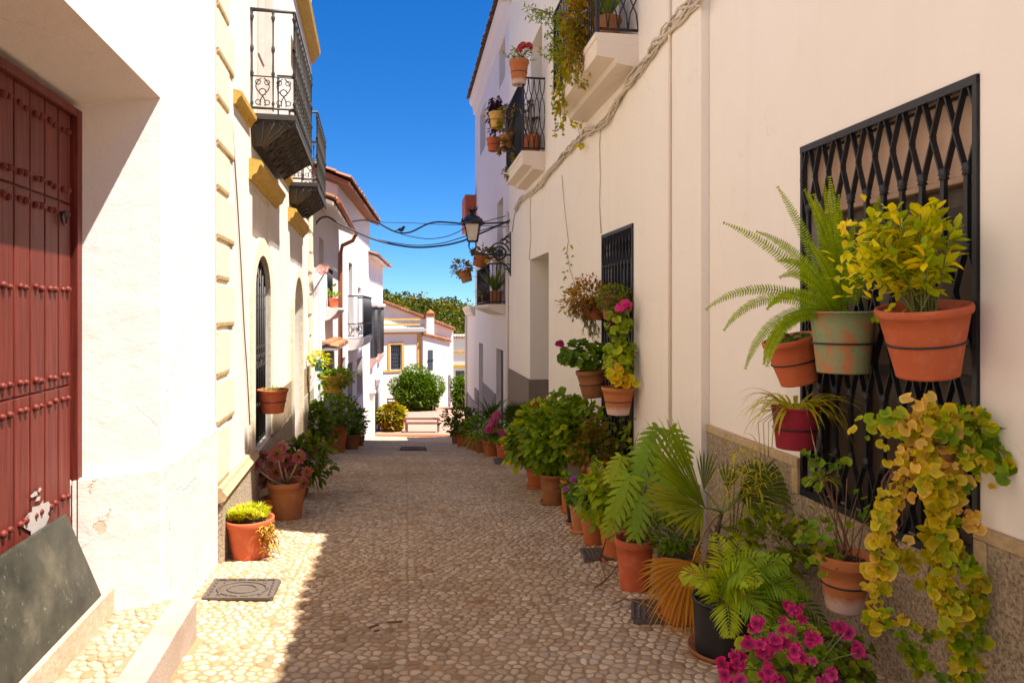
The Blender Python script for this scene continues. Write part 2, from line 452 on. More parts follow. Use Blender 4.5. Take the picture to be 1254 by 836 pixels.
def roundleaf(mb, p, nrm, r, col, scal=.1, cup=.2, n=10, center=None, rr=rnd):
    nrm = nrm.normalized(); a = nrm.cross(rv(rr))
    if a.length < .1: a = nrm.cross(V((1, 0, .2)))
    a.normalize(); b = nrm.cross(a)
    vs = [p]; cs = [center or tuple(x * .8 for x in col)]
    ph = rr.random() * 6
    for ring, f in ((0, .55), (1, 1)):
        for k in range(n):
            t = 2 * math.pi * k / n
            notch = .35 if (ring == 1 and k == 0) else 1
            q = r * f * (1 + (scal * math.cos(5 * t + ph) if ring else 0)) * notch
            vs.append(p + (a * math.cos(t) + b * math.sin(t)) * q + nrm * (cup * r * f * f * (1 + .5 * math.cos(3 * t + ph))))
            cs.append(tuple(min(1, x * 1.12) for x in col) if ring else tuple(x * .85 for x in col))
    fs = [(0, 1 + k, 1 + (k + 1) % n) for k in range(n)] + [(1 + k, 1 + n + k, 1 + n + (k + 1) % n, 1 + (k + 1) % n) for k in range(n)]
    mb.add(vs, fs, True, cs)

def stem(mb, a, b, r, sag=0, n=4, col=(.12, .14, .04), taper=.6, seg=5):
    pts = []
    for i in range(n + 1):
        t = i / n
        pts.append(a.lerp(b, t) + UP * (sag * math.sin(math.pi * t)))
    mb.col = col
    mb.tube(pts, [r * (1 - (1 - taper) * i / n) for i in range(n + 1)], seg)

def bush(mb, c, rad, n, L, W, cols, prof='ov', bend=.25, shell=.35, upb=.35, fold=.2, r=rnd, edge=None, droop=0):
    """leaves through the volume of an ellipsoid, denser towards its uneven outside"""
    R = V(rad); lob = [(rv(r), r.uniform(.75, 1.22)) for _ in range(9)]
    for _ in range(n):
        q = rv(r)
        s = max(.55, max((.72 + .45 * max(0, q.dot(d)) ** 5) * k for d, k in lob))
        t = (shell + (1 - shell) * r.random()) ** .7 * s
        p = c + V((q.x * R.x, q.y * R.y, q.z * R.z)) * t
        d = (q + rv(r) * .75 + UP * upb - UP * droop * r.random()).normalized()
        nm = (UP * .9 + q * .5 + rv(r) * .55).normalized()
        l = L * r.uniform(.65, 1.25)
        leafstrip(mb, p, d, nm, l, W * l / L * r.uniform(.85, 1.15), prof, bend * r.uniform(.2, 1.6), fold, vary(r.choice(cols), .28, r), edge=edge)

def shoots(mb, st, base, c, rad, ns, per, L, W, cols, prof='ov', r=rnd, bend=.2, stemcol=(.14, .1, .04), sr=.004):
    """stems that rise from the pot and fan out, leaves in pairs along them"""
    R = V(rad)
    for _ in range(ns):
        q = rv(r); tip = c + V((q.x * R.x, q.y * R.y, abs(q.z) * R.z * 1.05 - R.z * .25)) * r.uniform(.75, 1.05)
        a = base + V((r.uniform(-.25, .25) * R.x, r.uniform(-.25, .25) * R.y, 0))
        mid = a.lerp(tip, .5) + UP * (.12 * (tip - a).length)
        pts = [(a * (1 - t) ** 2 + mid * 2 * t * (1 - t) + tip * t * t) for t in [i / 6 for i in range(7)]]
        st.col = stemcol; st.tube(pts, [sr * (1 - .08 * i) for i in range(7)], 4, cap=False)
        for k in range(per):
            t = .3 + .7 * (k + r.random()) / per
            i = min(5, int(t * 6)); f = t * 6 - i
            p = pts[i].lerp(pts[i + 1], f); ax = (pts[i + 1] - pts[i]).normalized()
            d = (rv(r) * 1.0 + ax * .55 + UP * .2).normalized()
            l = L * r.uniform(.6, 1.2)
            leafstrip(mb, p, d, (UP + rv(r) * .6).normalized(), l, W * l / L, prof, bend * r.uniform(.2, 1.5), .2, vary(r.choice(cols), .25, r))

def geranium(lf, st, base, c, rad, n, rr, cols, r=rnd, lo=-.6):
    R = V(rad)
    for _ in range(n):
        q = rv(r); q.z = max(lo, q.z)
        t = (.35 + .65 * r.random()) ** .6
        p = c + V((q.x * R.x, q.y * R.y, q.z * R.z)) * t
        if r.random() < .45: stem(st, base + V((r.uniform(-.3, .3) * R.x, r.uniform(-.3, .3) * R.y, 0)), p, .0028, .02, 4, (.2, .26, .06), .6, 4)
        roundleaf(lf, p, (UP * .7 + q * .8 + rv(r) * .45 + V((0, -.35, 0))), rr * r.uniform(.6, 1.2), vary(r.choice(cols), .25, r), .1, .22, 10, rr=r)

def umbel(fl, st, frm, c, R, n, col, dark, pr=.014, r=rnd):
    """ball of five-petalled florets on a stalk"""
    stem(st, frm, c, .0032, .02, 4, (.2, .25, .07), .8, 4)
    fl.marks.append((len(fl.v), len(fl.f)))
    for _ in range(n):
        q = rv(r); q.z = abs(q.z) * .9 - .25; q.normalize(); p = c + q * R * r.uniform(.75, 1.05)
        floret(fl, p, (q + V((0, -.4, .1))).normalized(), pr * r.uniform(.85, 1.15), vary(col, .18, r), dark, r)
def floret(fl, p, nrm, pr, col, dark, r=rnd):
    a = nrm.cross(rv(r)).normalized(); b = nrm.cross(a); ph = r.random() * 6
    for k in range(5):
        t = ph + 2 * math.pi * k / 5
        d = (a * math.cos(t) + b * math.sin(t)); s = nrm.cross(d)
        vs = [p, p + d * pr * .55 - s * pr * .38 + nrm * pr * .12, p + d * pr * .62 + nrm * pr * .05, p + d * pr * .55 + s * pr * .38 + nrm * pr * .12,
              p + d * pr * 1.15 - s * pr * .36 + nrm * pr * .3, p + d * pr * 1.25 + nrm * pr * .18, p + d * pr * 1.15 + s * pr * .36 + nrm * pr * .3]
        fl.add(vs, [(0, 1, 2), (0, 2, 3), (1, 4, 5, 2), (2, 5, 6, 3)], True, [dark, lerpc(dark, col, .6), lerpc(dark, col, .4), lerpc(dark, col, .6), col, col, col])

def frond(lf, st, p, d, L, droop, n, pl, pw, col, r=rnd, prof='lan', rach=(.16, .2, .05), ang=.25, tipcol=None, start=.12, hang=.25, rr=.003, face=None):
    d = d.normalized(); pts = [p.copy()]; dirs = []
    k = 16; q = p.copy()
    for i in range(k):
        d = (d + DOWN * droop * (i / k + .25) / k * 2.4).normalized()
        q = q + d * (L / k); pts.append(q.copy()); dirs.append(d.copy())
    st.col = rach; st.tube(pts, [rr * (1 - .75 * i / k) for i in range(k + 1)], 4, cap=False)
    for i in range(n):
        t = start + (1 - start) * (i + .5) / n
        j = min(k - 1, int(t * k)); f = t * k - j
        c = pts[j].lerp(pts[j + 1], f); ax = dirs[j]
        sd = ax.cross(face or UP)
        if sd.length < .15: sd = ax.cross(V((.2, 1, 0)))
        sd.normalize(); nm = sd.cross(ax)
        env = math.sin(math.pi * min(1, .18 + .82 * t)) ** .6 if t < .98 else .3
        for s in (-1, 1):
            dd = (sd * s + ax * (ang + .5 * t) + DOWN * hang * r.uniform(.3, 1.2) + nm * .12).normalized()
            leafstrip(lf, c, dd, nm, pl * env * r.uniform(.88, 1.1), pw * r.uniform(.85, 1.15), prof, hang * .8, .12, vary(col if not tipcol else lerpc(col, tipcol, t), .16, r))

def fan(lf, hub, ax, nrm, R, n, spread, col, r=rnd, bend=.18, tip=None, w=1.0):
    """palmate leaf: pleated at the hub, split into points towards the rim"""
    ax = ax.normalized(); nrm = (nrm - ax * nrm.dot(ax)).normalized(); sd = ax.cross(nrm)
    for i in range(n):
        a = spread * (2 * (i + .5) / n - 1)
        d = ax * math.cos(a) + sd * math.sin(a) + nrm * (.05 * (-1) ** i)
        L = R * (1 - .22 * abs(a / spread) ** 2) * r.uniform(.93, 1.05)
        c = vary(col, .14, r); d.normalize()
        side = d.cross(nrm).normalized(); n2 = side.cross(d)
        wd = R * 2 * spread / n * w
        vs, cs = [], []
        for t, q in ((0, .02), (.25, .27), (.5, .5), (.66, .52), (.85, .24), (1, .01)):
            p = hub + d * L * t + DOWN * bend * L * t ** 2.6 * r.uniform(.85, 1.15)
            hw = wd * q * .55
            vs += [p - side * hw - n2 * hw * .35, p + n2 * hw * .35, p + side * hw - n2 * hw * .35]
            cc = lerpc(c, tip, max(0, t - .55) * 2) if tip else c
            cs += [cc, tuple(x * .86 for x in cc), cc]
        fs = []
        for k in range(5):
            b = k * 3; fs += [(b, b + 1, b + 4, b + 3), (b + 1, b + 2, b + 5, b + 4)]
        lf.add(vs, fs, True, cs)

def strap(mb, p, d, L, W, droop, col, edge=None, k=9, r=rnd, curl=0):
    d = d.normalized(); q = p.copy(); vs, cs, fs = [], [], []
    for i in range(k + 1):
        t = i / k
        sd = d.cross(UP)
        if sd.length < .08: sd = V((1, .2, 0))
        sd.normalize(); n = sd.cross(d)
        w = W * .5 * (min(1, .55 + 2 * t) * (1 - t ** 2.2) + .02)
        vs += [q - sd * w + n * w * .4, q, q + sd * w + n * w * .4]; cs += [edge or col, col, edge or col]
        d = (d + DOWN * droop * (.4 + t) / k * 1.6 + sd * curl / k).normalized(); q = q + d * L / k
    for i in range(k):
        b = i * 3; fs += [(b, b + 1, b + 4, b + 3), (b + 1, b + 2, b + 5, b + 4)]
    mb.add(vs, fs, True, cs)

def monstera(lf, st, base, tip, nrm, ax, L, col, r=rnd):
    """heart-shaped leaf cut into fingers"""
    stem(st, base, tip, .006, .06, 6, (.16, .24, .05), .7, 5)
    ax = ax.normalized(); nrm = (nrm - ax * nrm.dot(ax)).normalized(); sd = ax.cross(nrm)
    n = 6
    for i in range(-1, n):
        t = max(0.0, i / n); a0 = tip + ax * L * t * .92 + DOWN * L * .28 * t * t
        for s in (-1, 1):
            fl = L * .55 * (math.sin(math.pi * min(1, .3 + .62 * t)) ** .8) * r.uniform(.9, 1.08)
            dd = (sd * s + ax * ((-.75 if i < 0 else .1) + .95 * t) + DOWN * .15).normalized()
            leafstrip(lf, a0, dd, nrm, fl, L * .138, 'strap', .3, .06, vary(col, .1, r))
    leafstrip(lf, tip - ax * L * .05, ax, nrm, L * 1.08, L * .27, 'lan', .28, .1, col)

def trail(lf, st, p, L, drift, n, rr, cols, r=rnd, stemcol=(.2, .11, .06), wav=.03, top=None, sr=.003, out=None, lw=None):
    """hanging strand with round leaves in pairs"""
    pts = []; k = 10
    ph = r.random() * 6
    for i in range(k + 1):
        t = i / k
        pts.append(p + V((drift.x * t, drift.y * t, -L * t)) + V((math.sin(ph + t * 5) * wav, math.cos(ph * 2 + t * 4) * wav, 0)) * t ** .5 + (out or V((0, 0, 0))) * math.sin(math.pi * min(1, t * 1.4)) )
    st.col = stemcol; st.tube(pts, sr, 4, cap=False)
    for i in range(n):
        t = (i + r.random()) / n; j = min(k - 1, int(t * k)); c = pts[j].lerp(pts[j + 1], t * k - j)
        for s in (0, 1):
            q = rv(r); q.z *= .4
            pp = c + q * rr * r.uniform(.5, 1.1)
            cc = vary(r.choice(cols), .2, r)
            if lw: leafstrip(lf, c, (q + DOWN * .5).normalized(), (UP + rv(r) * .5), rr * 2 * r.uniform(.7, 1.2), rr * lw, 'ov', .3, .15, cc)
            else: roundleaf(lf, pp, (V((-.45, -.55, .35)) + rv(r) * .65), rr * r.uniform(.55, 1.15), cc, .05, .15, 9, rr=r)

def rosette(lf, c, nrm, R, n, cin, cout, r=rnd, w=.34):
    nrm = nrm.normalized(); a = nrm.cross(V((.3, 1, .2))).normalized(); b = nrm.cross(a)
    for i in range(n):
        t = (i + .5) / n; an = i * 2.39996
        d = (a * math.cos(an) + b * math.sin(an)) * (.25 + .8 * t) + nrm * (1.0 - .85 * t)
        leafstrip(lf, c, d.normalized(), nrm, R * (.45 + .55 * t), R * w, 'obov', .05, .25, lerpc(cin, vary(cout, .15, r), t), edge=None)

# ---------------------------------------------------------------- pots
def tiltM(ax=None, ang=0):
    return Matrix.Rotation(ang, 3, ax) if ax is not None and ang else Matrix.Identity(3)
def pot(root, base, rt, h, mat, rim=.16, taper=.72, T=None, saucer=0, ring=None, square=False, groove=False, rimout=.07, salty=None, soil=.86):
    """flower pot turned on a wheel: foot, wall, thick rolled rim; soil inside, saucer under it"""
    T = T or Matrix.Identity(3); rb = rt * taper
    rimh = h * rim; ri = rt / (1 + rimout)
    pr = [(rb * .25, .006), (rb * .9, .002), (rb, .0), (rb * 1.01, .01)]
    k = 5
    for i in range(1, k + 1):
        t = i / k; pr.append((rb + (ri - rb) * t, .01 + (h - rimh - .01) * t))
    if groove: pr.insert(-2, (rb + (ri - rb) * .55 + .003, h * .52)); pr.insert(-2, (rb + (ri - rb) * .56 - .004, h * .535))
    pr += [(rt * .985, h - rimh + .004), (rt, h - rimh + .012), (rt * 1.015, h - .012), (rt * 1.0, h - .002), (rt * .96, h), (rt * .91, h - .006), (rt * .86, h - rimh), (rt * .80, h * soil * .9)]
    m = MB(); m.lathe(base, pr, 28, T); po = m.build('pot', mat, root)
    m = MB(); m.disc(base, rt * .86, 20, T, h * soil); m.build('soil', M['soil'], root)
    if saucer:
        m = MB(); rs = rb * 1.32
        m.lathe(base + V((0, 0, -.0)), [(rb * .2, .003), (rs * .82, .003), (rs * .9, .0), (rs, .035), (rs * .96, .037), (rs * .86, .012), (rb * .2, .012)], 26, T); m.build('saucer', mat if saucer is True else saucer, root)
    if ring is not None:
        m = MB(); zr = h * .48; r2 = rb + (ri - rb) * .48 + .006
        cpt = base + T @ V((0, 0, zr))
        m.tube([cpt + T @ V((r2 * math.cos(t), r2 * math.sin(t), 0)) for t in [2 * math.pi * i / 28 for i in range(29)]], .005, 6)
        # arm back to the bars
        m.tube([cpt + T @ V((0, 0, 0)) + (ring - cpt).normalized() * r2, ring], .005, 6)
        m.build('hanger_ring', M['iron'], root)
    return base + T @ V((0, 0, h * soil))
def foliage(root, lf=None, st=None, fl=None, leaf='leaf', fname='foliage'):
    if lf and lf.v: lf.build(fname, M[leaf], root)
    if st and st.v: st.build('stems', M['stem'], root)
    if fl and fl.v and len(fl.marks) > 1:
        mk = fl.marks + [(len(fl.v), len(fl.f))]
        for (v0, f0), (v1, f1) in zip(mk[:-1], mk[1:]):
            if v1 <= v0: continue
            s = MB(); s.v = fl.v[v0:v1]; s.c = fl.c[v0:v1]; s.f = [tuple(i - v0 for i in f) for f in fl.f[f0:f1]]; s.sm = fl.sm[f0:f1]; s.build('flower_head', M['petal'], root)
    elif fl and fl.v: fl.build('flowers', M['petal'], root)
GREEN = (.11, .25, .018); DEEP = (.06, .145, .016); LIME = (.30, .40, .028); YEL = (.52, .50, .035); OLIVE = (.14, .19, .03); BRONZE = (.16, .06, .03)
MAG = (.80, .035, .24); PINK = (.78, .06, .30); DKM = (.12, .004, .045)
# ================================================================ GROUND
def weld(o):
    bm = bmesh.new(); bm.from_mesh(o.data); bmesh.ops.remove_doubles(bm, verts=bm.verts, dist=1e-4)
    bmesh.ops.recalc_face_normals(bm, faces=bm.faces); bm.to_mesh(o.data); bm.free(); return o

def left_x(d): return LW.ox + LW.s * d if d < 14.3 else (LW2.ox + LW2.s * d if d < 20 else LW3.ox + LW3.s * d)
def right_x(d): return RW.ox + RW.s * d

def cobbles(vs, fs, cs, inside, x0f, x1f, y0, y1, zf, sp, lines=()):
    """stones set in mortar: shrunken Voronoi cells of a jittered grid, each a low rounded dome"""
    r = random.Random(3); g = {}; P = []
    ny = int((y1 - y0) / (sp * .87)) + 1
    for j in range(ny):
        y = y0 + j * sp * .87
        xa, xb = x0f(y), x1f(y); nx = int((xb - xa) / sp) + 1
        for i in range(nx):
            p = (xa + (i + .5 * (j % 2)) * sp + r.uniform(-.33, .33) * sp, y + r.uniform(-.33, .33) * sp)
            for lf in lines:                                     # straight courses running down the street
                dx = p[0] - lf(p[1])
                if abs(dx) < sp * .5: p = (lf(p[1]) + math.copysign(sp * .5, dx), p[1])
            k = (int(math.floor(p[0] / sp)), int(math.floor(p[1] / sp)))
            g.setdefault(k, []).append(len(P)); P.append(p)
    for idx, (px, py) in enumerate(P):
        if not inside(px, py): continue
        gap = sp * r.uniform(.05, .11)
        s = sp * .75
        poly = [(px - s, py - s), (px + s, py - s), (px + s, py + s), (px - s, py + s)]
        kx, ky = int(math.floor(px / sp)), int(math.floor(py / sp))
        for a in range(-2, 3):
            for b in range(-2, 3):
                for q in g.get((kx + a, ky + b), ()):
                    if q == idx: continue
                    dx, dy = P[q][0] - px, P[q][1] - py; L = math.hypot(dx, dy)
                    if L > 2.1 * sp or L < 1e-6: continue
                    dx /= L; dy /= L; lim = L / 2 - gap
                    out = []; n = len(poly)
                    for k in range(n):
                        A, B = poly[k], poly[(k + 1) % n]
                        da = (A[0] - px) * dx + (A[1] - py) * dy - lim; db = (B[0] - px) * dx + (B[1] - py) * dy - lim
                        if da <= 0: out.append(A)
                        if da * db < 0:
                            t = da / (da - db); out.append((A[0] + (B[0] - A[0]) * t, A[1] + (B[1] - A[1]) * t))
                    poly = out
                    if len(poly) < 3: break
                if len(poly) < 3: break
            if len(poly) < 3: break
        if len(poly) < 3: continue
        n = len(poly); ch = []; far = py > 12
        if far: ch = list(poly)
        for k in range(0 if far else n):
            A, B = poly[k], poly[(k + 1) % n]
            ch += [(A[0] * .76 + B[0] * .24, A[1] * .76 + B[1] * .24), (A[0] * .24 + B[0] * .76, A[1] * .24 + B[1] * .76)]
        n = len(ch); b = len(vs); h = sp * r.uniform(.04, .095); tx, ty = r.uniform(-.09, .09), r.uniform(-.09, .09)
        t = r.random(); k = r.uniform(.72, 1.12)
        c = lerpc((.56, .435, .285), (.69, .57, .42), t); c = tuple(x * k for x in c)
        if r.random() < .08: c = tuple(x * y for x, y in zip(c, (.75, .62, .5)))
        for f, hz in (((1.0, -.001), (.72, h * .9)) if far else ((1.0, -.012), (.93, h * .55), (.62, h))):
            for q in ch:
                x, y = px + (q[0] - px) * f, py + (q[1] - py) * f
                vs.append((x, y, zf(x, y) + hz + tx * (x - px) + ty * (y - py))); cs.append(c if f < .99 or far else (.35, .26, .17))
        vs.append((px, py, zf(px, py) + h * 1.08)); cs.append(c)
        for ring in ((0,) if far else (0, 1)):
            for q in range(n):
                a0 = b + ring * n; fs.append((a0 + q, a0 + (q + 1) % n, a0 + n + (q + 1) % n, a0 + n + q))
        e = b + (1 if far else 2) * n
        for q in range(n): fs.append((e + q, e + (q + 1) % n, e + n))

def mesh_raw(name, vs, fs, cs, mat, smooth=True):
    me = bpy.data.meshes.new(name); me.from_pydata(vs, [], fs)
    me.polygons.foreach_set('use_smooth', [smooth] * len(fs))
    ca = me.color_attributes.new('col', 'FLOAT_COLOR', 'POINT'); fl = np.ones((len(vs), 4), np.float32); fl[:, :3] = np.array(cs, np.float32); ca.data.foreach_set('color', fl.ravel())
    me.materials.append(mat); o = bpy.data.objects.new(name, me); COL.objects.link(o); WL[o.name] = V((0, 0, 0)); return o

LANDZ = -1.70
def streetz(x, y):
    d = y; c = (left_x(d) + right_x(d)) / 2; hw = max(.5, (right_x(d) - left_x(d)) / 2)
    return gz(d) + .03 * ((x - c) / hw) ** 2 - .02 + .006 * mnoise.noise(V((x * 1.3, y * 1.3, 0)))
vs, fs, cs = [], [], []
ys = [-4 + i * .25 for i in range(int(34 / .25) + 1)]; NXS = 16
for y in ys:
    a, b = left_x(y) - .5, right_x(y) + .5
    for i in range(NXS + 1):
        x = a + (b - a) * i / NXS; vs.append((x, y, streetz(x, y))); k = .85 + .25 * rnd.random(); cs.append((.40 * k, .275 * k, .15 * k))
for j in range(len(ys) - 1):
    for i in range(NXS):
        a = j * (NXS + 1) + i; fs.append((a, a + 1, a + NXS + 2, a + NXS + 1))
def in_street(x, y):
    if y < 4.03:
        w = (x - (LW.ox + LW.s * y)) * .98
        if w < .24: return False
    return True
seam = [lambda y: .02 - .156 * y + .0 * y, lambda y: .95 - .155 * y, lambda y: -.78 - .17 * y]
cobbles(vs, fs, cs, in_street, lambda y: left_x(y) - .02, lambda y: right_x(y) + .02, 1.9, 29.3, streetz, .066, seam)
st_o = mesh_raw('street', vs, fs, cs, M['cobble']); tag(st_o, 'pale cobbled lane set in brown mortar running downhill', kind='structure')

# terrain to the horizon (below the lane and the plaza)
vs, fs, cs = [], [], []
ysT = [-40, -20, -8, 0, 5, 10, 15, 20, 25, 29, 31, 34, 38, 42, 46, 52, 60, 80, 110, 160, 260, 420, 700]
xsT = [-500, -200, -80, -40, -20, -10, -5, 0, 5, 10, 20, 40, 80, 200, 500]
for y in ysT:
    for x in xsT: vs.append((x, y, gz(y) - (.16 if y < 31 else .05))); cs.append((.2, .17, .1))
for j in range(len(ysT) - 1):
    for i in range(len(xsT) - 1):
        a = j * len(xsT) + i; fs.append((a, a + 1, a + len(xsT) + 1, a + len(xsT)))
o = mesh_raw('ground', vs, fs, cs, M['earth']); tag(o, 'dry earth ground under the town', kind='structure')
# plaza
vs, fs, cs = [], [], []
for j in range(24):
    y = 29.55 + j * .8
    for x in (-16, -10, -6, -3, 0, 3, 6, 10): vs.append((x, y, gz(y) + .012)); cs.append((1, 1, 1))
for j in range(23):
    for i in range(7): a = j * 8 + i; fs.append((a, a + 1, a + 9, a + 8))
o = mesh_raw('plaza', vs, fs, cs, M['plaza'], False); tag(o, 'sunlit pink brick plaza at the foot of the lane', kind='structure')
m = MB(); m.boxw(-7.5, 0.5, 29.25, 29.56, gz(29.4) - .2, gz(29.4) + .05)
tag(m.build('plaza_kerb', M['pipe_red'], None, .01), 'low red brick kerb between lane and plaza', kind='structure')

# ================================================================ WALL HELPERS
def facade(mb, fr, u0, u1, z0, z1, w=0.0, ops=(), us=(), zs=()):
    U = sorted(set([u0, u1] + [x for o in ops for x in o[:2]] + list(us))); Z = sorted(set([z0, z1] + [x for o in ops for x in o[2:4]] + list(zs)))
    U = [u for u in U if u0 <= u <= u1]; Z = [z for z in Z if z0 <= z <= z1]
    for i in range(len(U) - 1):
        for j in range(len(Z) - 1):
            cu, cz = (U[i] + U[i + 1]) / 2, (Z[j] + Z[j + 1]) / 2
            if any(o[0] < cu < o[1] and o[2] < cz < o[3] for o in ops): continue
            mb.quad(fr.p(U[i], w, Z[j]), fr.p(U[i + 1], w, Z[j]), fr.p(U[i + 1], w, Z[j + 1]), fr.p(U[i], w, Z[j + 1]))
    for (a, b, c, d, dep, *rest) in ops:
        k = w - dep
        mb.quad(fr.p(a, w, c), fr.p(a, w, d), fr.p(a, k, d), fr.p(a, k, c)); mb.quad(fr.p(b, w, c), fr.p(b, k, c), fr.p(b, k, d), fr.p(b, w, d))
        mb.quad(fr.p(a, w, d), fr.p(b, w, d), fr.p(b, k, d), fr.p(a, k, d)); mb.quad(fr.p(a, w, c), fr.p(a, k, c), fr.p(b, k, c), fr.p(b, w, c))
def shell(mb, fr, u0, u1, z0, z1, w, D):
    """ends, back and top of a house behind its facade"""
    p = fr.p
    mb.quad(p(u0, w, z0), p(u0, w, z1), p(u0, w - D, z1), p(u0, w - D, z0)); mb.quad(p(u1, w, z0), p(u1, w - D, z0), p(u1, w - D, z1), p(u1, w, z1))
    mb.quad(p(u0, w, z1), p(u1, w, z1), p(u1, w - D, z1), p(u0, w - D, z1)); mb.quad(p(u0, w - D, z0), p(u0, w - D, z1), p(u1, w - D, z1), p(u1, w - D, z0))
def arch_pts(ua, ub, zs, zt, n=14):
    return [((ua + ub) / 2 - (ub - ua) / 2 * math.cos(math.pi * i / n), zs + (zt - zs) * math.sin(math.pi * i / n)) for i in range(n + 1)]
def arch_infill(mb, fr, ua, ub, zs, zt, w, dep):
    P = arch_pts(ua, ub, zs, zt)
    for (a, za), (b, zb) in zip(P[:-1], P[1:]):
        mb.quad(fr.p(a, w, za), fr.p(b, w, zb), fr.p(b, w, zt), fr.p(a, w, zt)); mb.quad(fr.p(a, w, za), fr.p(a, w - dep, za), fr.p(b, w - dep, zb), fr.p(b, w, zb))
def arch_band(mb, fr, ua, ub, zs, zt, z0, wd, w0, w1):
    """moulded surround: jambs and an arch of width wd"""
    inn = [(ua, z0)] + arch_pts(ua, ub, zs, zt) + [(ub, z0)]; out = [(ua - wd, z0)] + arch_pts(ua - wd, ub + wd, zs, zt + wd) + [(ub + wd, z0)]
    for i in range(len(inn) - 1):
        a, b, c, d = inn[i], inn[i + 1], out[i + 1], out[i]
        mb.hexa([fr.p(*q) for q in ((a[0], w0, a[1]), (b[0], w0, b[1]), (c[0], w0, c[1]), (d[0], w0, d[1]), (a[0], w1, a[1]), (b[0], w1, b[1]), (c[0], w1, c[1]), (d[0], w1, d[1]))])
def panel(mb, fr, a, b, c, d, w): mb.quad(fr.p(a, w, c), fr.p(b, w, c), fr.p(b, w, d), fr.p(a, w, d))
def mould(mb, fr, u0, u1, prof):
    """moulding along the wall; prof = [(w, z), ...] closed"""
    n = len(prof); A = [fr.p(u0, w, z) for w, z in prof]; B = [fr.p(u1, w, z) for w, z in prof]
    mb.add(A + B, [(i, (i + 1) % n, n + (i + 1) % n, n + i) for i in range(n)] + [tuple(range(n))[::-1], tuple(range(n, 2 * n))])
def tiles(mb, fr, u0, u1, we, ze, run, slope, sp=.21, r=.085, seed=1, ridge=False):
    """barrel-tile roof: half-round tiles in rows running down to the eave at (we, ze)"""
    q = random.Random(seed); nrow = max(1, int((u1 - u0) / sp)); nl = max(2, int(run / .42))
    for i in range(nrow + 1):
        u = u0 + (u1 - u0) * i / nrow
        off = q.uniform(-.03, .03)
        for j in range(nl):
            wa = we - run * j / nl + (off if j == 0 else 0); wb = we - run * (j + 1) / nl - .05
            za = ze + (we - wa) * slope + .035; zb = ze + (we - wb) * slope
            k = q.uniform(.6, 1.2); mb.col = (.42 * k, .19 * k * q.uniform(.85, 1.15), .085 * k)
            vs = []
            for (w, z, rr) in ((wa, za, r), (wb, zb, r * .82)):
                for t in range(7):
                    a = math.pi * t / 6; vs.append(fr.p(u + rr * math.cos(a), w, z + rr * math.sin(a) * .8))
            for (w, z, rr) in ((wa, za, r - .016),):
                for t in range(7):
                    a = math.pi * t / 6; vs.append(fr.p(u + rr * math.cos(a), w, z + rr * math.sin(a) * .8))
            mb.add(vs, [(t, t + 1, 8 + t, 7 + t) for t in range(6)] + [(t, 14 + t, 15 + t, t + 1) for t in range(6)], True)
        if i < nrow:
            k = q.uniform(.5, .9); mb.col = (.34 * k, .16 * k, .08 * k); um = u + sp / 2     # channel tile
            vs = []
            for (w, z) in ((we + .02, ze), (we - run, ze + run * slope)):
                for t in range(5):
                    a = math.pi * (1 + t / 4); vs.append(fr.p(um + r * .9 * math.cos(a), w, z + .03 + r * .5 * math.sin(a)))
            mb.add(vs, [(t, t + 1, 6 + t, 5 + t) for t in range(4)], True)
def roof_deck(mb, fr, u0, u1, we, ze, run, slope, th=.07):
    p = fr.p
    mb.hexa([p(u0, we, ze - th), p(u1, we, ze - th), p(u1, we - run, ze + run * slope - th), p(u0, we - run, ze + run * slope - th), p(u0, we, ze), p(u1, we, ze), p(u1, we - run, ze + run * slope), p(u0, we - run, ze + run * slope)])

# ================================================================ NEAR HOUSE WITH THE RED DOOR
h = thing('white_house', LW.p(3, -1, -2.2), 'nearest whitewashed house with a red studded door in a deep recess', 'house', 'houses along the lane')
UA = 4.05; UB = 3.87; UL = 1.95; ZL, ZLB = 1.27, 1.13; DR = .39
m = MB(); p = LW.p
facade(m, LW, -4, 5.5, -2.6, 7.0, 0, [(UL, UA, -2.6, ZL, 0)], us=(), zs=(LANDZ,))
m.f = m.f; n0 = len(m.f)
# recess: far reveal, soffit, near reveal
m.quad(p(UA, 0, -2.6), p(UA, 0, ZL), p(UB, -DR - .12, ZLB), p(UB, -DR - .12, -2.6))
m.quad(p(UL, 0, ZL), p(UA, 0, ZL), p(UB, -DR - .12, ZLB), p(UL + .15, -DR - .12, ZLB))
m.quad(p(UL, 0, -2.6), p(UL + .15, -DR - .12, -2.6), p(UL + .15, -DR - .12, ZLB), p(UL, 0, ZL))
shell(m, LW, -4, 5.5, -2.6, 7.0, 0, 3.5)
weld(m.build('wall', M['white_near'], h, .025))
# flaking plinth, two centimetres proud, following the corner into the recess
m = MB(); zt = -.925
m.box(LW, UA + .02, 5.5, -.02, .022, -2.6, zt)
m.hexa([p(UA + .03, .022, -2.6), p(UA + .03, -.02, -2.6), p(UB + .0, -DR - .02, -2.6), p(UB - .022, -DR - .02, -2.6), p(UA + .03, .022, zt), p(UA + .03, -.02, zt), p(UB, -DR - .02, zt), p(UB - .022, -DR - .02, zt)])
m.hexa([p(UA - .022, .022, -2.6), p(UA + .04, .022, -2.6), p(UA + .04, -.03, -2.6), p(UB - .022, -DR, -2.6), p(UA - .022, .022, zt), p(UA + .04, .022, zt), p(UA + .04, -.03, zt), p(UB - .022, -DR, zt)])
m.build('plinth', M['white_flaking'], h, .012)
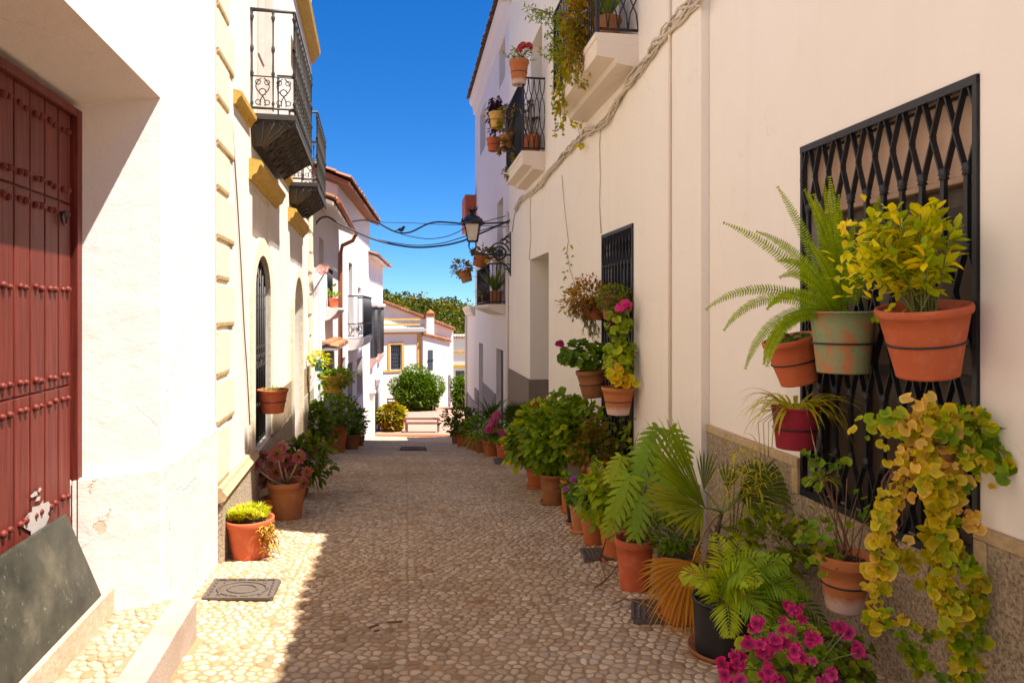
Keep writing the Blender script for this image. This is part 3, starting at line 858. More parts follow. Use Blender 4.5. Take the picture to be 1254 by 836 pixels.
# door: plank leaf with battens of studs
dr = MB(); uj = LW.hit(88, 400, -DR)[0]
PW = .150; k = 0; u = uj - .012; e = -DR
joints = (.62, -.02 - .18)
while u > UL + .1:
    a = max(UL + .1, u - PW)
    for (za, zb) in ((-1.62, -.405), (-.395, .585), (.597, ZLB - .05)):
        dr.hexa([p(a + .006, e - .02, za), p(u - .006, e - .02, za), p(u - .006, e + .0, za), p(a + .006, e, za), p(a + .006, e - .02, zb), p(u - .006, e - .02, zb), p(u - .006, e, zb), p(a + .006, e, zb)])
    u -= PW; k += 1
dr.box(LW, UL, uj + .02, e - .06, e - .014, -1.7, ZLB)          # backing seen in the grooves
dr.box(LW, UL + .1, uj - .02, e - .01, e + .006, -1.62, -1.12)   # kick board
door = dr.build('door', M['reddoor'], h, .004)
m = MB(); m.box(LW, uj, max(uj + .06, UB + .012), e - .04, e + .03, -1.72, ZLB - .004); m.box(LW, UL + .06, uj - .002, e - .04, e + .03, ZLB - .05, ZLB - .004)
m.build('door_frame', M['reddoor'], door, .004)
m = MB(); u = uj - .012; i = 0; q_s = random.Random(44)
for zr in (.98, .66, .53, .12, -.34, -.47, -1.0):
    u = uj - .012
    while u > UL + .2:
        for du in (.05, .105):
            c = p(u - du + q_s.uniform(-.006, .006), e + .004, zr + q_s.uniform(-.006, .006)); m.ball(c, .018 * q_s.uniform(.82, 1.12), 10, 6)
        u -= PW
m.build('stud', M['reddoor'], door)
m = MB(); c = p(uj - .14, e + .02, .49); m.tube([c + V((0, 0, .035)) + LW.t * .03 * math.sin(t) - V((0, 0, .03 * (1 - math.cos(t)))) for t in [2 * math.pi * i / 14 for i in range(15)]], .006, 6); m.ball(c + V((0, 0, .035)), .016)
m.build('knocker', M['iron'], door)
q = random.Random(5); m = MB()
c0 = LW.hit(46, 633, e + .008)
for (cu, cz, ru, rz, n) in ((c0[0], c0[1] + .0, .13, .075, 22), (c0[0] - .03, c0[1] + .12, .04, .015, 9), (c0[0] + .01, c0[1] + .09, .03, .012, 9), (c0[0] - .16, c0[1] - .08, .02, .016, 8), (c0[0] - .1, c0[1] + .03, .02, .012, 8), (c0[0] + .02, c0[1] + .13, .02, .01, 8)):
    P = [(cu + ru * math.cos(2 * math.pi * i / n) * q.uniform(.65, 1.2), cz + rz * math.sin(2 * math.pi * i / n) * q.uniform(.65, 1.2)) for i in range(n)]
    m.add([p(a, e + .0075, b) for a, b in P], [tuple(range(n))])
m.build('paint_scar', plain('bare_grey_primer', (.42, .37, .34), .8), door)

# steps in front of the door
m = MB(); m.box(LW, UL + .05, UB + .09, -DR + .0, -.2, -1.9, -1.557); tag(m.build('threshold', M['threshold'], None, .012), 'worn pale stone threshold under the red door', kind='structure')
m = MB(); m.box(LW, .5, 3.99, .08, .225, -2.3, LANDZ + .012); tag(m.build('step', M['granite'], None, .01), 'long granite step edging the cobbled landing', kind='structure')
vs, fs, cs = [], [], []
for y in (.4, 4.05):
    for w in (-.24, .1): q_ = p(y, w, LANDZ - .012); vs.append(tuple(q_)); cs.append((.4, .3, .2))
fs.append((0, 1, 3, 2))
cobbles(vs, fs, cs, lambda x, y: -.19 < (x - LW.ox - LW.s * y) * .98 < .075 and y < 4.02, lambda y: LW.ox + LW.s * y - .2, lambda y: LW.ox + LW.s * y + .1, 1.6, 4.03, lambda x, y: LANDZ - .008, .058)
tag(mesh_raw('landing', vs, fs, cs, M['cobble']), 'small cobbled landing between step and threshold', kind='structure')

# ================================================================ HOUSE WITH YELLOW MOULDINGS AND IRON BALCONIES
h = thing('balcony_house', LW.p(9.5, -1, -2.4), 'cream house with sandstone quoins, ochre mouldings and two iron balconies', 'house', 'houses along the lane')
m = MB(); wu = LW
A1 = (7.22, 8.31, -1.5, .64); A2 = (10.7, 12.0, -2.4, .58)
ops = [(*A1, .12), (*A2, .32), (7.45, 8.75, 2.06, 4.35, .14), (10.65, 11.95, 2.06, 4.35, .14), (7.2, 8.5, .80, 1.34, .035)]
facade(m, LW, 5.5, 14.3, -3.2, 7.2, .004, ops)
arch_infill(m, LW, A1[0], A1[1], .2, A1[3], .004, .12); arch_infill(m, LW, A2[0], A2[1], .05, A2[3], .004, .32)
panel(m, LW, 7.2, 8.5, .80, 1.34, -.031)
shell(m, LW, 5.502, 14.3, -3.2, 7.2, .003, 3.5)
m.build('wall', M['white_left'], h)
m = MB(); panel(m, LW, A2[0], A2[1], -2.6, .6, -.31); m.build('door', M['white_left'], h)
m = MB(); panel(m, LW, A1[0], A1[1], -1.5, .66, -.1); m.build('window', M['glass'], h)
# quoins
qz = [(-1.42, -.95), (-.93, -.56), (-.54, -.15), (-.13, .235), (.255, .57), (.59, .97), (.99, 1.33), (1.35, 1.70), (1.72, 2.08), (2.10, 2.46), (2.48, 2.84), (2.86, 3.2)]
for i, (a, b) in enumerate(qz):
    m = MB(); u1 = 6.17 if i % 2 else 5.95
    m.hexa([LW.p(5.52, 0, a + .03), LW.p(u1, 0, a + .03), LW.p(u1, .023, a + .045), LW.p(5.52, .023, a + .045), LW.p(5.52, 0, b), LW.p(u1, 0, b), LW.p(u1, .023, b - .008), LW.p(5.52, .023, b - .008)])
    qo = m.build('quoin', M['quoin'], h, .004)
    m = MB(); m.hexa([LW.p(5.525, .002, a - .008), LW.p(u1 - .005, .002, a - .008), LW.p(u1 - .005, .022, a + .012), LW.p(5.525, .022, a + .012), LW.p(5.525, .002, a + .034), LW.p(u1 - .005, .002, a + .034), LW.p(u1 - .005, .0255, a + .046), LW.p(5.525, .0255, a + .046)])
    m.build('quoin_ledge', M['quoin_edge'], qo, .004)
for i in range(9):
    m = MB(); a = -1.3 + i * .42; m.box(LW, 13.75 - .2 * (i % 2), 14.28, 0, .04, a, a + .36); m.build('quoin', M['quoin'], h, .01)
# plinth and its moulding
m = MB(); m.box(LW, 5.52, 7.05, 0, .06, -3.0, -1.52); m.build('plinth', M['roughcast_pale'], h)
m = MB(); m.box(LW, 7.05, A2[0] - .25, 0, .05, -3.0, -1.56); m.build('plinth', M['roughcast_pale'], h)
m = MB(); m.box(LW, A2[1] + .25, 14.3, 0, .05, -3.2, -1.56); m.build('plinth', M['roughcast_pale'], h)
m = MB(); mould(m, LW, 5.5, 7.1, [(0, -1.55), (.075, -1.53), (.095, -1.49), (.06, -1.45), (.05, -1.42), (0, -1.41)]); m.build('plinth_moulding', M['capstone'], h)
m = MB(); m.box(LW, 8.5, A2[0] - .22, .0, .035, -2.6, -1.05); m.build('dado', M['stonedado'], h)
m = MB(); m.box(LW, A2[1] + .22, 13.7, .0, .035, -2.9, -1.05); m.build('dado', M['stonedado'], h)
# arch surrounds
m = MB(); arch_band(m, LW, A1[0], A1[1], .2, .64, -1.5, .2, 0, .035); m.build('arch_surround', M['quoin'], h)
m = MB(); arch_band(m, LW, A2[0], A2[1], .05, .58, -2.3, .17, 0, .06)
m.build('arch_surround', M['quoin'], h)
# ochre cornices over the arches, string course
for (a, b) in ((6.98, 9.0), (10.25, 12.5)):
    m = MB(); mould(m, LW, a, b, [(0, 1.36), (.03, 1.36), (.04, 1.40), (.085, 1.43), (.11, 1.5), (.125, 1.515), (.125, 1.555), (0, 1.58)]); m.build('cornice', M['ochre'], h)
for (a, b) in ((6.2, 7.02), (9.1, 10.3), (12.4, 13.7)):
    m = MB(); mould(m, LW, a, b, [(0, 1.89), (.03, 1.90), (.045, 1.94), (.075, 1.97), (.08, 2.01), (0, 2.03)]); m.build('string_course', M['ochre'], h)
m = MB(); mould(m, LW, 5.5, 14.35, [(0, 5.2), (.06, 5.22), (.1, 5.32), (.17, 5.4), (.19, 5.48), (0, 5.52)]); m.build('eave_cornice', M['ochre'], h)
# arched window grille
m = MB()
for i in range(7):
    u = A1[0] + .06 + (A1[1] - A1[0] - .12) * i / 6
    t = (u - (A1[0] + A1[1]) / 2) / ((A1[1] - A1[0]) / 2); zt_ = .2 + .44 * math.sqrt(max(0, 1 - t * t)) - .02
    m.tube([LW.p(u, -.03, -1.48), LW.p(u, -.03, zt_)], .013, 6)
for z in (-1.46, -1.05, -.62, -.5, -.4, .05, .2): m.box(LW, A1[0], A1[1], -.045, -.025, z - .015, z + .015)
P = arch_pts(A1[0] + .03, A1[1] - .03, .2, .6); m.tube([LW.p(a, -.03, b) for a, b in P], .016, 6)
for i in range(9):
    u = A1[0] + .1 + (A1[1] - A1[0] - .2) * i / 8; m.tube([LW.p(u + .05 * math.cos(t), -.03, -.56 + .05 * math.sin(t)) for t in [2 * math.pi * k / 10 for k in range(11)]], .006, 4)
for (uc, zc, R) in ((7.6, .36, .1), (7.93, .36, .1), (7.765, .45, .09)):
    m.tube([LW.p(uc + R * (1 - .07 * k) * math.cos(k * .6), -.03, zc + R * (1 - .07 * k) * math.sin(k * .6)) for k in range(14)], .008, 4)
m.build('window_grille', M['iron_bal'], h)
# balcony doors (pale wood) behind the railings
for a in (7.45, 10.65):
    m = MB()
    for k in range(2):
        b = a + .65 * k; m.box(LW, b + .01, b + .64, -.14, -.10, 2.06, 4.34)
        for (c, d) in ((2.2, 3.0), (3.1, 4.2)): m.box(LW, b + .1, b + .55, -.10, -.085, c, d)
    m.build('door', plain('pale_pink_wood', (.70, .55, .46), .7) if a < 8 else bpy.data.materials['pale_pink_wood'], h, .006)
# iron balconies
def iron_balcony(ua, ub, zs, pr):
    b = MB(); p = LW.p                                           # tapered cast slab
    b.hexa([p(ua + .12, 0, zs - .34), p(ub - .12, 0, zs - .34), p(ub - .12, .10, zs - .34), p(ua + .12, .10, zs - .34), p(ua, 0, zs - .09), p(ub, 0, zs - .09), p(ub, pr, zs - .09), p(ua, pr, zs - .09)])
    b.box(LW, ua - .02, ub + .02, 0, pr + .02, zs - .088, zs - .03)
    ba = b.build('balcony', M['iron_bal'], h)
    rl = MB(); nrib = 5
    for i in range(nrib + 1):
        u = ua + .03 + (ub - ua - .06) * i / nrib; uc = ua + .14 + (ub - ua - .28) * i / nrib
        rl.tube([p(u, pr - .01, zs - .10), p(uc, .11, zs - .345)], .014, 5)
        if i < nrib:
            for t_ in (.3, .68):
                c = p(u, pr - .01, zs - .10).lerp(p(uc, .11, zs - .345), t_) + LW.t * ((ub - ua) / nrib * .5)
                a1 = LW.t; a2 = (p(u, pr, zs - .10) - p(uc, .11, zs - .345)).normalized()
                for R_ in (.035, .065): rl.tube([c + a1 * R_ * 1.6 * math.cos(a) + a2 * R_ * math.sin(a) for a in [2 * math.pi * k / 10 for k in range(11)]], .008, 4)
    for k in range(4):
        w_ = .02 + (pr - .03) * k / 3.5; rl.tube([p(ua - .0, w_, zs - .10), p(ua + .12, min(w_, .10), zs - .34)], .012, 5)
    rl.build('relief', M['iron_rust'], ba)
    f = MB()                                                     # lace fringe under the slab edge
    L = [(ua, 0.0, ua, pr)] + [(ua, pr, ub, pr)]
    for (u0, w0, u1, w1) in L:
        ln = math.hypot(u1 - u0, w1 - w0); n = max(4, int(ln / .085))
        for i in range(n):
            t0, t1, tm = i / n, (i + 1) / n, (i + .5) / n
            A = p(u0 + (u1 - u0) * t0, w0 + (w1 - w0) * t0 + .012, zs - .09); B = p(u0 + (u1 - u0) * t1, w0 + (w1 - w0) * t1 + .012, zs - .09)
            c = p(u0 + (u1 - u0) * tm, w0 + (w1 - w0) * tm + .012, zs - .155)
            f.tube([A, A.lerp(c, .6) + DOWN * .015, c, B.lerp(c, .6) + DOWN * .015, B], .009, 5)
    f.build('fringe', M['iron_bal'], ba)
    r = MB(); zt = zs + 1.05; ends = [(ua, .02, ua, pr), (ua, pr, ub, pr), (ub, pr, ub, .02)]
    r.tube([p(ua, .0, zt), p(ua, pr, zt), p(ub, pr, zt), p(ub, .0, zt)], .02, 6); r.tube([p(ua, .0, zs + .03), p(ua, pr, zs + .03), p(ub, pr, zs + .03), p(ub, 0, zs + .03)], .014, 6)
    r.tube([p(ua, .0, zs + .36), p(ua, pr, zs + .36), p(ub, pr, zs + .36), p(ub, 0, zs + .36)], .008, 5)
    for (u0, w0, u1, w1) in ends:
        ln = math.hypot(u1 - u0, w1 - w0); n = max(2, round(ln / .17))
        for i in range(n + 1):
            t = i / n
            if i == 0 and u0 == u1 and w0 < w1: pass
            u, w = u0 + (u1 - u0) * t, w0 + (w1 - w0) * t
            prof = [(.008, 0), (.008, .05), (.018, .08), (.008, .11), (.010, .36), (.022, .385), (.012, .42), (.009, .6), (.02, .63), (.02, .66), (.009, .69), (.009, .92), (.016, .95), (.024, .98), (.012, 1.0), (.02, 1.05)]
            r.lathe(p(u, w, zs), prof, 6)
        n = max(2, round(ln / .17))
        for i in range(n):
            tm = (i + .5) / n; u, w = u0 + (u1 - u0) * tm, w0 + (w1 - w0) * tm
            dx = (p(u1, w1, 0) - p(u0, w0, 0)).normalized()
            c = p(u, w, zs + .2)
            for s in (1, -1):                                     # S scrolls
                r.tube([c + dx * s * (.012 + .055 * math.sin(a * 1.0)) * (1 if a < 3.6 else .6) + UP * (.145 - .29 * a / 5.2) for a in [k * .4 for k in range(14)]], .007, 4)
                r.tube([c + dx * s * .045 + dx * .026 * math.cos(a) + UP * (.10 + .026 * math.sin(a)) for a in [2 * math.pi * k / 8 for k in range(9)]], .006, 4)
                r.tube([c + dx * s * .045 + dx * .026 * math.cos(a) + UP * (-.11 + .026 * math.sin(a)) for a in [2 * math.pi * k / 8 for k in range(9)]], .006, 4)
            r.tube([c + dx * .035 * math.cos(a) + UP * .035 * math.sin(a) for a in [2 * math.pi * k / 8 for k in range(9)]], .007, 4)
    r.build('railing', M['iron_bal'], ba)
iron_balcony(7.08, 9.1, 2.09, .44); iron_balcony(10.35, 12.2, 2.0, .42)
m = MB(); m.tube([LW.pt(x, y, .02) for x, y in ((284, 150), (287, 190), (291, 250), (295, 320), (299, 400), (303, 460), (306, 520))], .007, 5); m.build('wall_wire', plain('brown_wire', (.25, .14, .08)), h)

# ================================================================ LOWER HOUSES ON THE SUNNY SIDE
h = thing('small_white_house', LW2.p(17, -1, -3.5), 'low white house with a clay tile eave and red downpipe', 'house', 'houses along the lane')
m = MB(); f2 = LW2
def op(fr, x0, y0, x1, y1, dep, w=0, zb=None):
    ua, _ = fr.hit(x0, y0, w); ub, _ = fr.hit(x1, y1, w); a, b = min(ua, ub), max(ua, ub); d = (a + b) / 2
    return (a, b, (CY - y1) / F * d if zb is None else zb, (CY - y0) / F * d, dep)
o1 = op(f2, 390.5, 292, 396.5, 336, .2); o2 = op(f2, 400.5, 330, 406.5, 376, .18); o3 = op(f2, 396, 428, 408, 500, .2, zb=-3.4)
facade(m, f2, 14.31, 20.2, -4.6, 2.55, 0, [o1, o2, o3]); shell(m, f2, 14.31, 20.2, -4.6, 2.55, 0, 3)
m.build('wall', M['white_down'], h)
for o_, mt, nm in ((o1, 'greydoor', 'window'), (o2, 'darkdoor', 'window'), (o3, 'darkdoor', 'door')):
    m = MB(); panel(m, f2, o_[0], o_[1], o_[2], o_[3], -o_[4] + .01); m.build(nm, M[mt], h)
m = MB(); tiles(m, f2, 14.35, 20.2, .5, 2.36, 3.2, .4, seed=4); m.build('roof', M['tile'], h)
m = MB(); roof_deck(m, f2, 14.35, 20.1, .44, 2.33, 3.1, .4); m.build('eave', M['white_down'], h)
m = MB(); q = [f2.p(20.05, .5, 2.28), f2.p(20.05, .42, 2.1), f2.p(20.05, .12, 1.95), f2.p(20.05, .07, 1.7), f2.p(20.05, .07, -4)]; m.tube(q, .06, 8); m.tube([f2.p(14.4, .53, 2.36), f2.p(20.1, .53, 2.30)], .05, 6); m.build('downpipe', M['pipe_red'], h)
m = MB(); c = f2.hit(396, 376); mould(m, f2, o2[0] - .5, o2[1] + .15, [(0, o2[2] - .02), (.32, o2[2] - .02), (.32, o2[2] - .07), (.26, o2[2] - .17), (.12, o2[2] - .3), (0, o2[2] - .34)]); m.build('corbel', M['white_down'], h)
m = MB(); m.box(f2, o3[0] - .25, o3[1] + .2, 0, .34, o3[3] + .05, o3[3] + .11); tiles(m, f2, o3[0] - .25, o3[1] + .2, .38, o3[3] + .11, .36, .3, seed=6); m.build('door_canopy', M['tile'], h)
m = MB()
for i in range(6):
    u = o2[0] + (o2[1] - o2[0]) * (i + .5) / 6; m.tube([f2.p(u, .02, o2[2]), f2.p(u, .02, o2[3])], .012, 5)
m.build('window_grille', M['iron'], h)

h = thing('tall_white_house', LW3.p(24, -1, -4.8), 'tall white house with a brown tiled eave and a round-bottomed balcony', 'house', 'houses along the lane')
f3 = LW3; m = MB()
w1 = op(f3, 427, 322, 431.5, 412, .25); w2 = op(f3, 438, 352, 442, 361, .15); w3 = op(f3, 425.6, 444, 431.6, 512, .22, zb=-4.7); w4 = op(f3, 437, 438, 444, 485, .2); w5 = op(f3, 416.5, 438, 423, 466, .2)
facade(m, f3, 20.0, 29.1, -6.2, 3.75, 0, [w1, w2, w3, w4, w5])
facade(m, f3, 20.0, 20.0, 0, 0); pp = f3.p
m.add([pp(20, 0, -5), pp(20, -4, -5), pp(20, -4, 5.3), pp(20, 0, 3.72)], [(0, 1, 2, 3)]); m.add([pp(29.1, 0, -6.2), pp(29.1, -4, -6.2), pp(29.1, -4, 5.3), pp(29.1, 0, 3.72)], [(0, 1, 2, 3)])
m.build('wall', M['white_down'], h)
m = MB(); roof_deck(m, f3, 19.72, 29.2, .38, 3.78, 4.4, .4, .1); m.build('eave', M['tilered'], h)
m = MB(); tiles(m, f3, 19.75, 29.2, .46, 3.83, 4.4, .4, sp=.24, r=.1, seed=8); m.build('roof', M['tile'], h)
for o_, mt, nm in ((w1, 'greydoor', 'window'), (w2, 'glass', 'window'), (w3, 'greydoor', 'door'), (w4, 'greydoor', 'window'), (w5, 'darkdoor', 'window')):
    m = MB(); panel(m, f3, o_[0], o_[1], o_[2], o_[3], -o_[4] + .01); m.build(nm, M[mt], h)
m = MB(); zs = -.84; n = 8; ua, ub, pr = 22.3, 24.9, .52                                 # quarter-round slab
prof = [(0, zs), (pr, zs), (pr, zs - .08)] + [(pr * math.cos(a), zs - .08 - .34 * math.sin(a)) for a in [math.pi / 2 * i / 6 for i in range(1, 7)]]
mould(m, f3, ua, ub, prof); ba = m.build('balcony', M['white_down'], h)
m = MB(); zt = zs + 1.36
for (u0, w0_, u1, w1_) in ((ua, 0, ua, pr - .03), (ua, pr - .03, ub, pr - .03), (ub, pr - .03, ub, 0)):
    A, B = f3.p(u0, w0_, 0), f3.p(u1, w1_, 0); n = max(3, int((B - A).length / .14))
    for z in (zs + .05, zs + .45, zt): m.tube([A + UP * z, B + UP * z], .016 if z < zt else .024, 5)
    for i in range(n + 1):
        c = A.lerp(B, i / n); m.tube([c + UP * (zs + .02), c + UP * zt], .011, 5)
        if i < n:
            c = A.lerp(B, (i + .5) / n); dx = (B - A).normalized()
            m.tube([c + dx * .05 * math.cos(a) + UP * (zs + .25 + .16 * math.sin(a)) for a in [2 * math.pi * k / 10 for k in range(11)]], .010, 4)
            m.tube([c - dx * .07 + UP * (zs + .06), c + dx * .05 + UP * (zs + .25), c - dx * .05 + UP * (zs + .44)], .009, 4)
m.build('railing', M['iron'], ba)

h = thing('corner_house', LW3.p(32, -1, -5.6), 'white house at the bottom corner with two caged bay windows', 'house', 'houses along the lane')
m = MB(); facade(m, f3, 29.12, 36, -7, 2.45, -.03, []); shell(m, f3, 29.12, 36, -7, 2.45, -.03, 4); m.build('wall', M['white_down'], h)
m = MB(); tiles(m, f3, 28.6, 36.1, .4, 2.36, 4.2, .38, sp=.26, r=.11, seed=9); m.build('roof', M['tile'], h)
m = MB(); roof_deck(m, f3, 28.7, 36.1, .34, 2.33, 4.1, .38); m.build('eave', M['white_down'], h)
for (ua, ub) in ((29.5, 30.5), (32.7, 33.9)):
    zt, zb = .28, -2.0
    m = MB(); m.box(f3, ua, ub, -.03, .14, zb, zt); wi = m.build('window', M['glass_far'], h)
    m = MB(); m.box(f3, ua - .1, ub + .1, -.03, .27, zt, zt + .12); m.box(f3, ua - .05, ub + .05, -.03, .22, zt - .06, zt); m.build('window_cap', M['white_down'], wi)
    m = MB(); mould(m, f3, ua - .06, ub + .06, [(-.03, zb), (.24, zb), (.24, zb - .1), (.14, zb - .25), (-.03, zb - .5)]); m.build('window_sill', plain('pinkish_sill', (.6, .38, .33), .8) if ua < 30 else bpy.data.materials['pinkish_sill'], wi)
    m = MB(); n = 9
    for i in range(n + 1): m.tube([f3.p(ua + (ub - ua) * i / n, .19, zb), f3.p(ua + (ub - ua) * i / n, .19, zt)], .012, 5)
    for k in range(2): m.tube([f3.p(ua, .06 + .09 * k, zb), f3.p(ua, .06 + .09 * k, zt)], .012, 5)
    for z in (-1.95, -1.2, -.4, .22): m.tube([f3.p(ua, 0, z), f3.p(ua, .19, z), f3.p(ub, .19, z)], .014, 5)
    m.build('window_grille', M['iron_bal'], wi)
# gate and its posts at the foot of the corner house
g_ = thing('iron_gate', f3.p(30.3, .3, gz(30.3)), 'dark iron gate between white capped posts at the foot of the corner house', 'gate')
for (u, zt) in ((29.0, -3.45), (31.6, -3.15)):
    m = MB(); m.box(f3, u, u + .3, .0, .2, -6.4, zt); m.box(f3, u - .05, u + .35, -.0, .25, zt, zt + .1); m.build('post', M['white_down'], g_)
m = MB()
for (u, zt) in ((29.6, -3.6), (30.5, -3.5), (31.0, -3.4), (32.3, -3.3)):
    for k in range(3): m.tube([f3.p(u + .2 * k, .1, -5.6), f3.p(u + .2 * k, .1, zt)], .025, 5)
m.tube([f3.p(29.3, .1, -3.6), f3.p(31.6, .1, -3.45)], .03, 5); m.box(f3, 29.32, 31.58, .06, .13, -5.6, -3.75)
m.build('railing', M['iron'], g_)
# ================================================================ SHADED SIDE: NEAR HOUSE
h = thing('cream_house', RW.p(2.5, -1, -2.1), 'nearest cream house with a roughcast dado and a big grilled window', 'house', 'houses along the lane')
W1 = (2.983, 4.32, -1.15, 1.04)
m = MB(); facade(m, RW, -5, 5.64, -2.8, 4.7, 0, [(*W1, .17)]); shell(m, RW, -5, 5.64, -2.8, 4.7, 0, 4); weld(m.build('wall', M['cream_near'], h, .008))
m = MB(); m.box(RW, -5, W1[0] - .07, 0, .024, -2.8, -.985); m.build('dado', M['roughcast'], h)
m = MB(); m.box(RW, W1[0] - .07, W1[1] + .07, 0, .024, -2.8, W1[2] - .0); m.build('dado', M['roughcast'], h)
m = MB(); m.box(RW, W1[1] + .07, 5.636, 0, .024, -2.8, -.985); m.build('dado', M['roughcast'], h)
m = MB(); m.box(RW, -5, W1[0] - .002, 0, .034, -.983, -.925); m.box(RW, W1[1] + .002, 5.634, 0, .034, -.983, -.925)
m.box(RW, W1[0] - .068, W1[0] - .002, 0, .032, W1[2], -.985); m.box(RW, W1[1] + .002, W1[1] + .068, 0, .032, W1[2], -.985); m.build('dado_edging', M['capstone'], h, .004)
m = MB(); tiles(m, RW, -5, 5.62, .27, 4.9 - .03, 4, .32, sp=.23, r=.1, seed=2); m.build('roof', M['tile'], h)
m = MB(); roof_deck(m, RW, -5, 5.6, .2, 4.86, 4, .32); m.build('eave', M['cream_near'], h)
# window behind the grille
m = MB(); panel(m, RW, W1[0], W1[1], W1[2], W1[3], -.15); wi = m.build('window', M['brown_glass'], h)
m = MB(); m.box(RW, W1[0] + .01, W1[1] - .01, -.149, -.09, .63, 1.0); m.box(RW, W1[0] + .01, W1[1] - .01, -.149, -.075, .60, .63); m.build('blind_box', M['blind'], wi, .006)
m = MB()
for u in (W1[0] + .02, W1[0] + .48, W1[0] + .88, W1[1] - .06): m.box(RW, u, u + .04, -.149, -.12, W1[2], .6)
for z in (W1[2] + .01, -.35, .45): m.box(RW, W1[0] + .01, W1[1] - .01, -.148, -.122, z, z + .05)
m.build('window_frame', plain('dark_window_frame', (.035, .028, .022), .5), wi)
def lattice(name, fr, ua, ub, za, zb, w, n, zones, par, collars, bw=.03, bt=.008):
    """wrought-iron grille: flat bars in pairs that open into diamonds and close again at collars"""
    m = MB(); sp = (ub - ua) / n
    for z in (za + .02, zb - .02): m.box(fr, ua, ub, w - .02, w + .02, z - .02, z + .02)
    for u in (ua + .012, ub - .012): m.box(fr, u - .012, u + .012, w - .018, w + .018, za, zb)
    for i in range(n):
        u = ua + sp * (i + .5)
        for (z0, z1, kind) in zones:
            if kind == 's': m.bar(fr.p(u, w, z0), fr.p(u, w, z1), .022, .022, fr.n)
            else:
                k = kind
                for j in range(k):
                    a, b = z0 + (z1 - z0) * j / k, z0 + (z1 - z0) * (j + 1) / k; c = (a + b) / 2
                    for s in (-1, 1):
                        m.bar(fr.p(u + s * .006, w + .003 * s, a), fr.p(u + s * sp * .5, w + .003 * s, c), bw, bt, fr.n); m.bar(fr.p(u + s * sp * .5, w + .003 * s, c), fr.p(u + s * .006, w + .003 * s, b), bw, bt, fr.n)
        for z in collars: m.lathe(fr.p(u, w, z), [(.012, -.03), (.024, -.022), (.018, -.008), (.027, 0), (.018, .008), (.024, .022), (.012, .03)], 8)
    return m.build(name, M['iron'], par)
lattice('grille', RW, W1[0], W1[1], W1[2], W1[3], -.005, 10, [(.64, 1.02, 1), (.28, .64, 's'), (-.46, .28, 2), (-.82, -.46, 's'), (-1.13, -.82, 1)], h, (.64, .28, -.46, -.82))

# ================================================================ HOUSE WITH THE FLOWER BALCONIES
WB = .07
h = thing('flower_balcony_house', RW.p(10, -1, -2.6), 'tall cream house with two plant-filled balconies and a recessed doorway', 'house', 'houses along the lane')
u1, _ = RW.hit(776, 400, WB); u0, _ = RW.hit(738, 400, WB); W2 = (u1, u0, -1.95, .95)
da, _ = RW.hit(672, 400, WB); db, _ = RW.hit(649, 400, WB); DO = (da, db, -3.2, 1.03)
pa, _ = RW.hit(664, 60, WB); pb, _ = RW.hit(650, 60, WB)
m = MB(); facade(m, RW, 5.645, 16.2, -3.8, 7.2, WB, [(*W2, .12), (*DO, .42), (pa, pb, 2.86, 5.2, .3), (7.6, 8.7, 2.93, 5.2, .3)]); shell(m, RW, 5.645, 16.2, -3.8, 7.2, WB, 4); m.build('wall', M['cream'], h)
m = MB(); panel(m, RW, W2[0], W2[1], W2[2], W2[3], WB - .11); m.build('window', M['glass'], h)
m = MB(); panel(m, RW, DO[0], DO[1], -3.2, 1.03, WB - .41); m.build('door', M['greydoor'], h)
for (a, b) in ((pa, pb), (7.6, 8.7)):
    m = MB(); panel(m, RW, a, b, 2.86 if a > 9 else 2.93, 5.2, WB - .28); m.build('balcony_door', M['greydoor'], h)
lattice('grille', RW, W2[0], W2[1], W2[2], W2[3], WB + .0, 10, [(.55, .93, 1), (.1, .55, 's'), (-.5, .1, 1), (-1.93, -.5, 's')], h, (.55, .1, -.5, -1.2), .024)
m = MB(); zt = -1.43
for bx_ in ((W2[1] + .07, DO[0], WB, WB + .03, -3.8, zt - .06), (DO[1], 16.2, WB, WB + .03, -3.9, zt + .1), (5.66, W2[0] - .05, WB, WB + .03, -3, zt - .06), (DO[1] - .03, DO[1] - .003, WB - .4, WB + .028, -3.9, zt + .1)):
    m = MB(); m.box(RW, *bx_); m.build('dado', M['dado_grey'], h)
m = MB(); m.box(RW, W2[1] + .07, DO[0], WB, WB + .045, zt - .06, zt); m.build('dado_edging', M['capstone'], h, .006)
m = MB(); m.box(RW, 5.66, W2[0] - .05, WB, WB + .045, zt - .06, zt); m.build('dado_edging', M['capstone'], h, .006)
m = MB(); tiles(m, RW, 5.8, 16.3, WB + .3, 7.5 - .03, 4, .32, sp=.23, r=.1, seed=12); m.build('roof', M['tile'], h)
m = MB(); roof_deck(m, RW, 5.7, 16.3, WB + .22, 7.42, 4, .32); m.build('eave', M['cream'], h)
m = MB(); u, _ = RW.hit(822, 300, WB); m.tube([RW.p(u, WB + .016, 7.3), RW.p(u, WB + .016, -2.2)], .014, 8); m.build('conduit', M['whitepipe'], h)
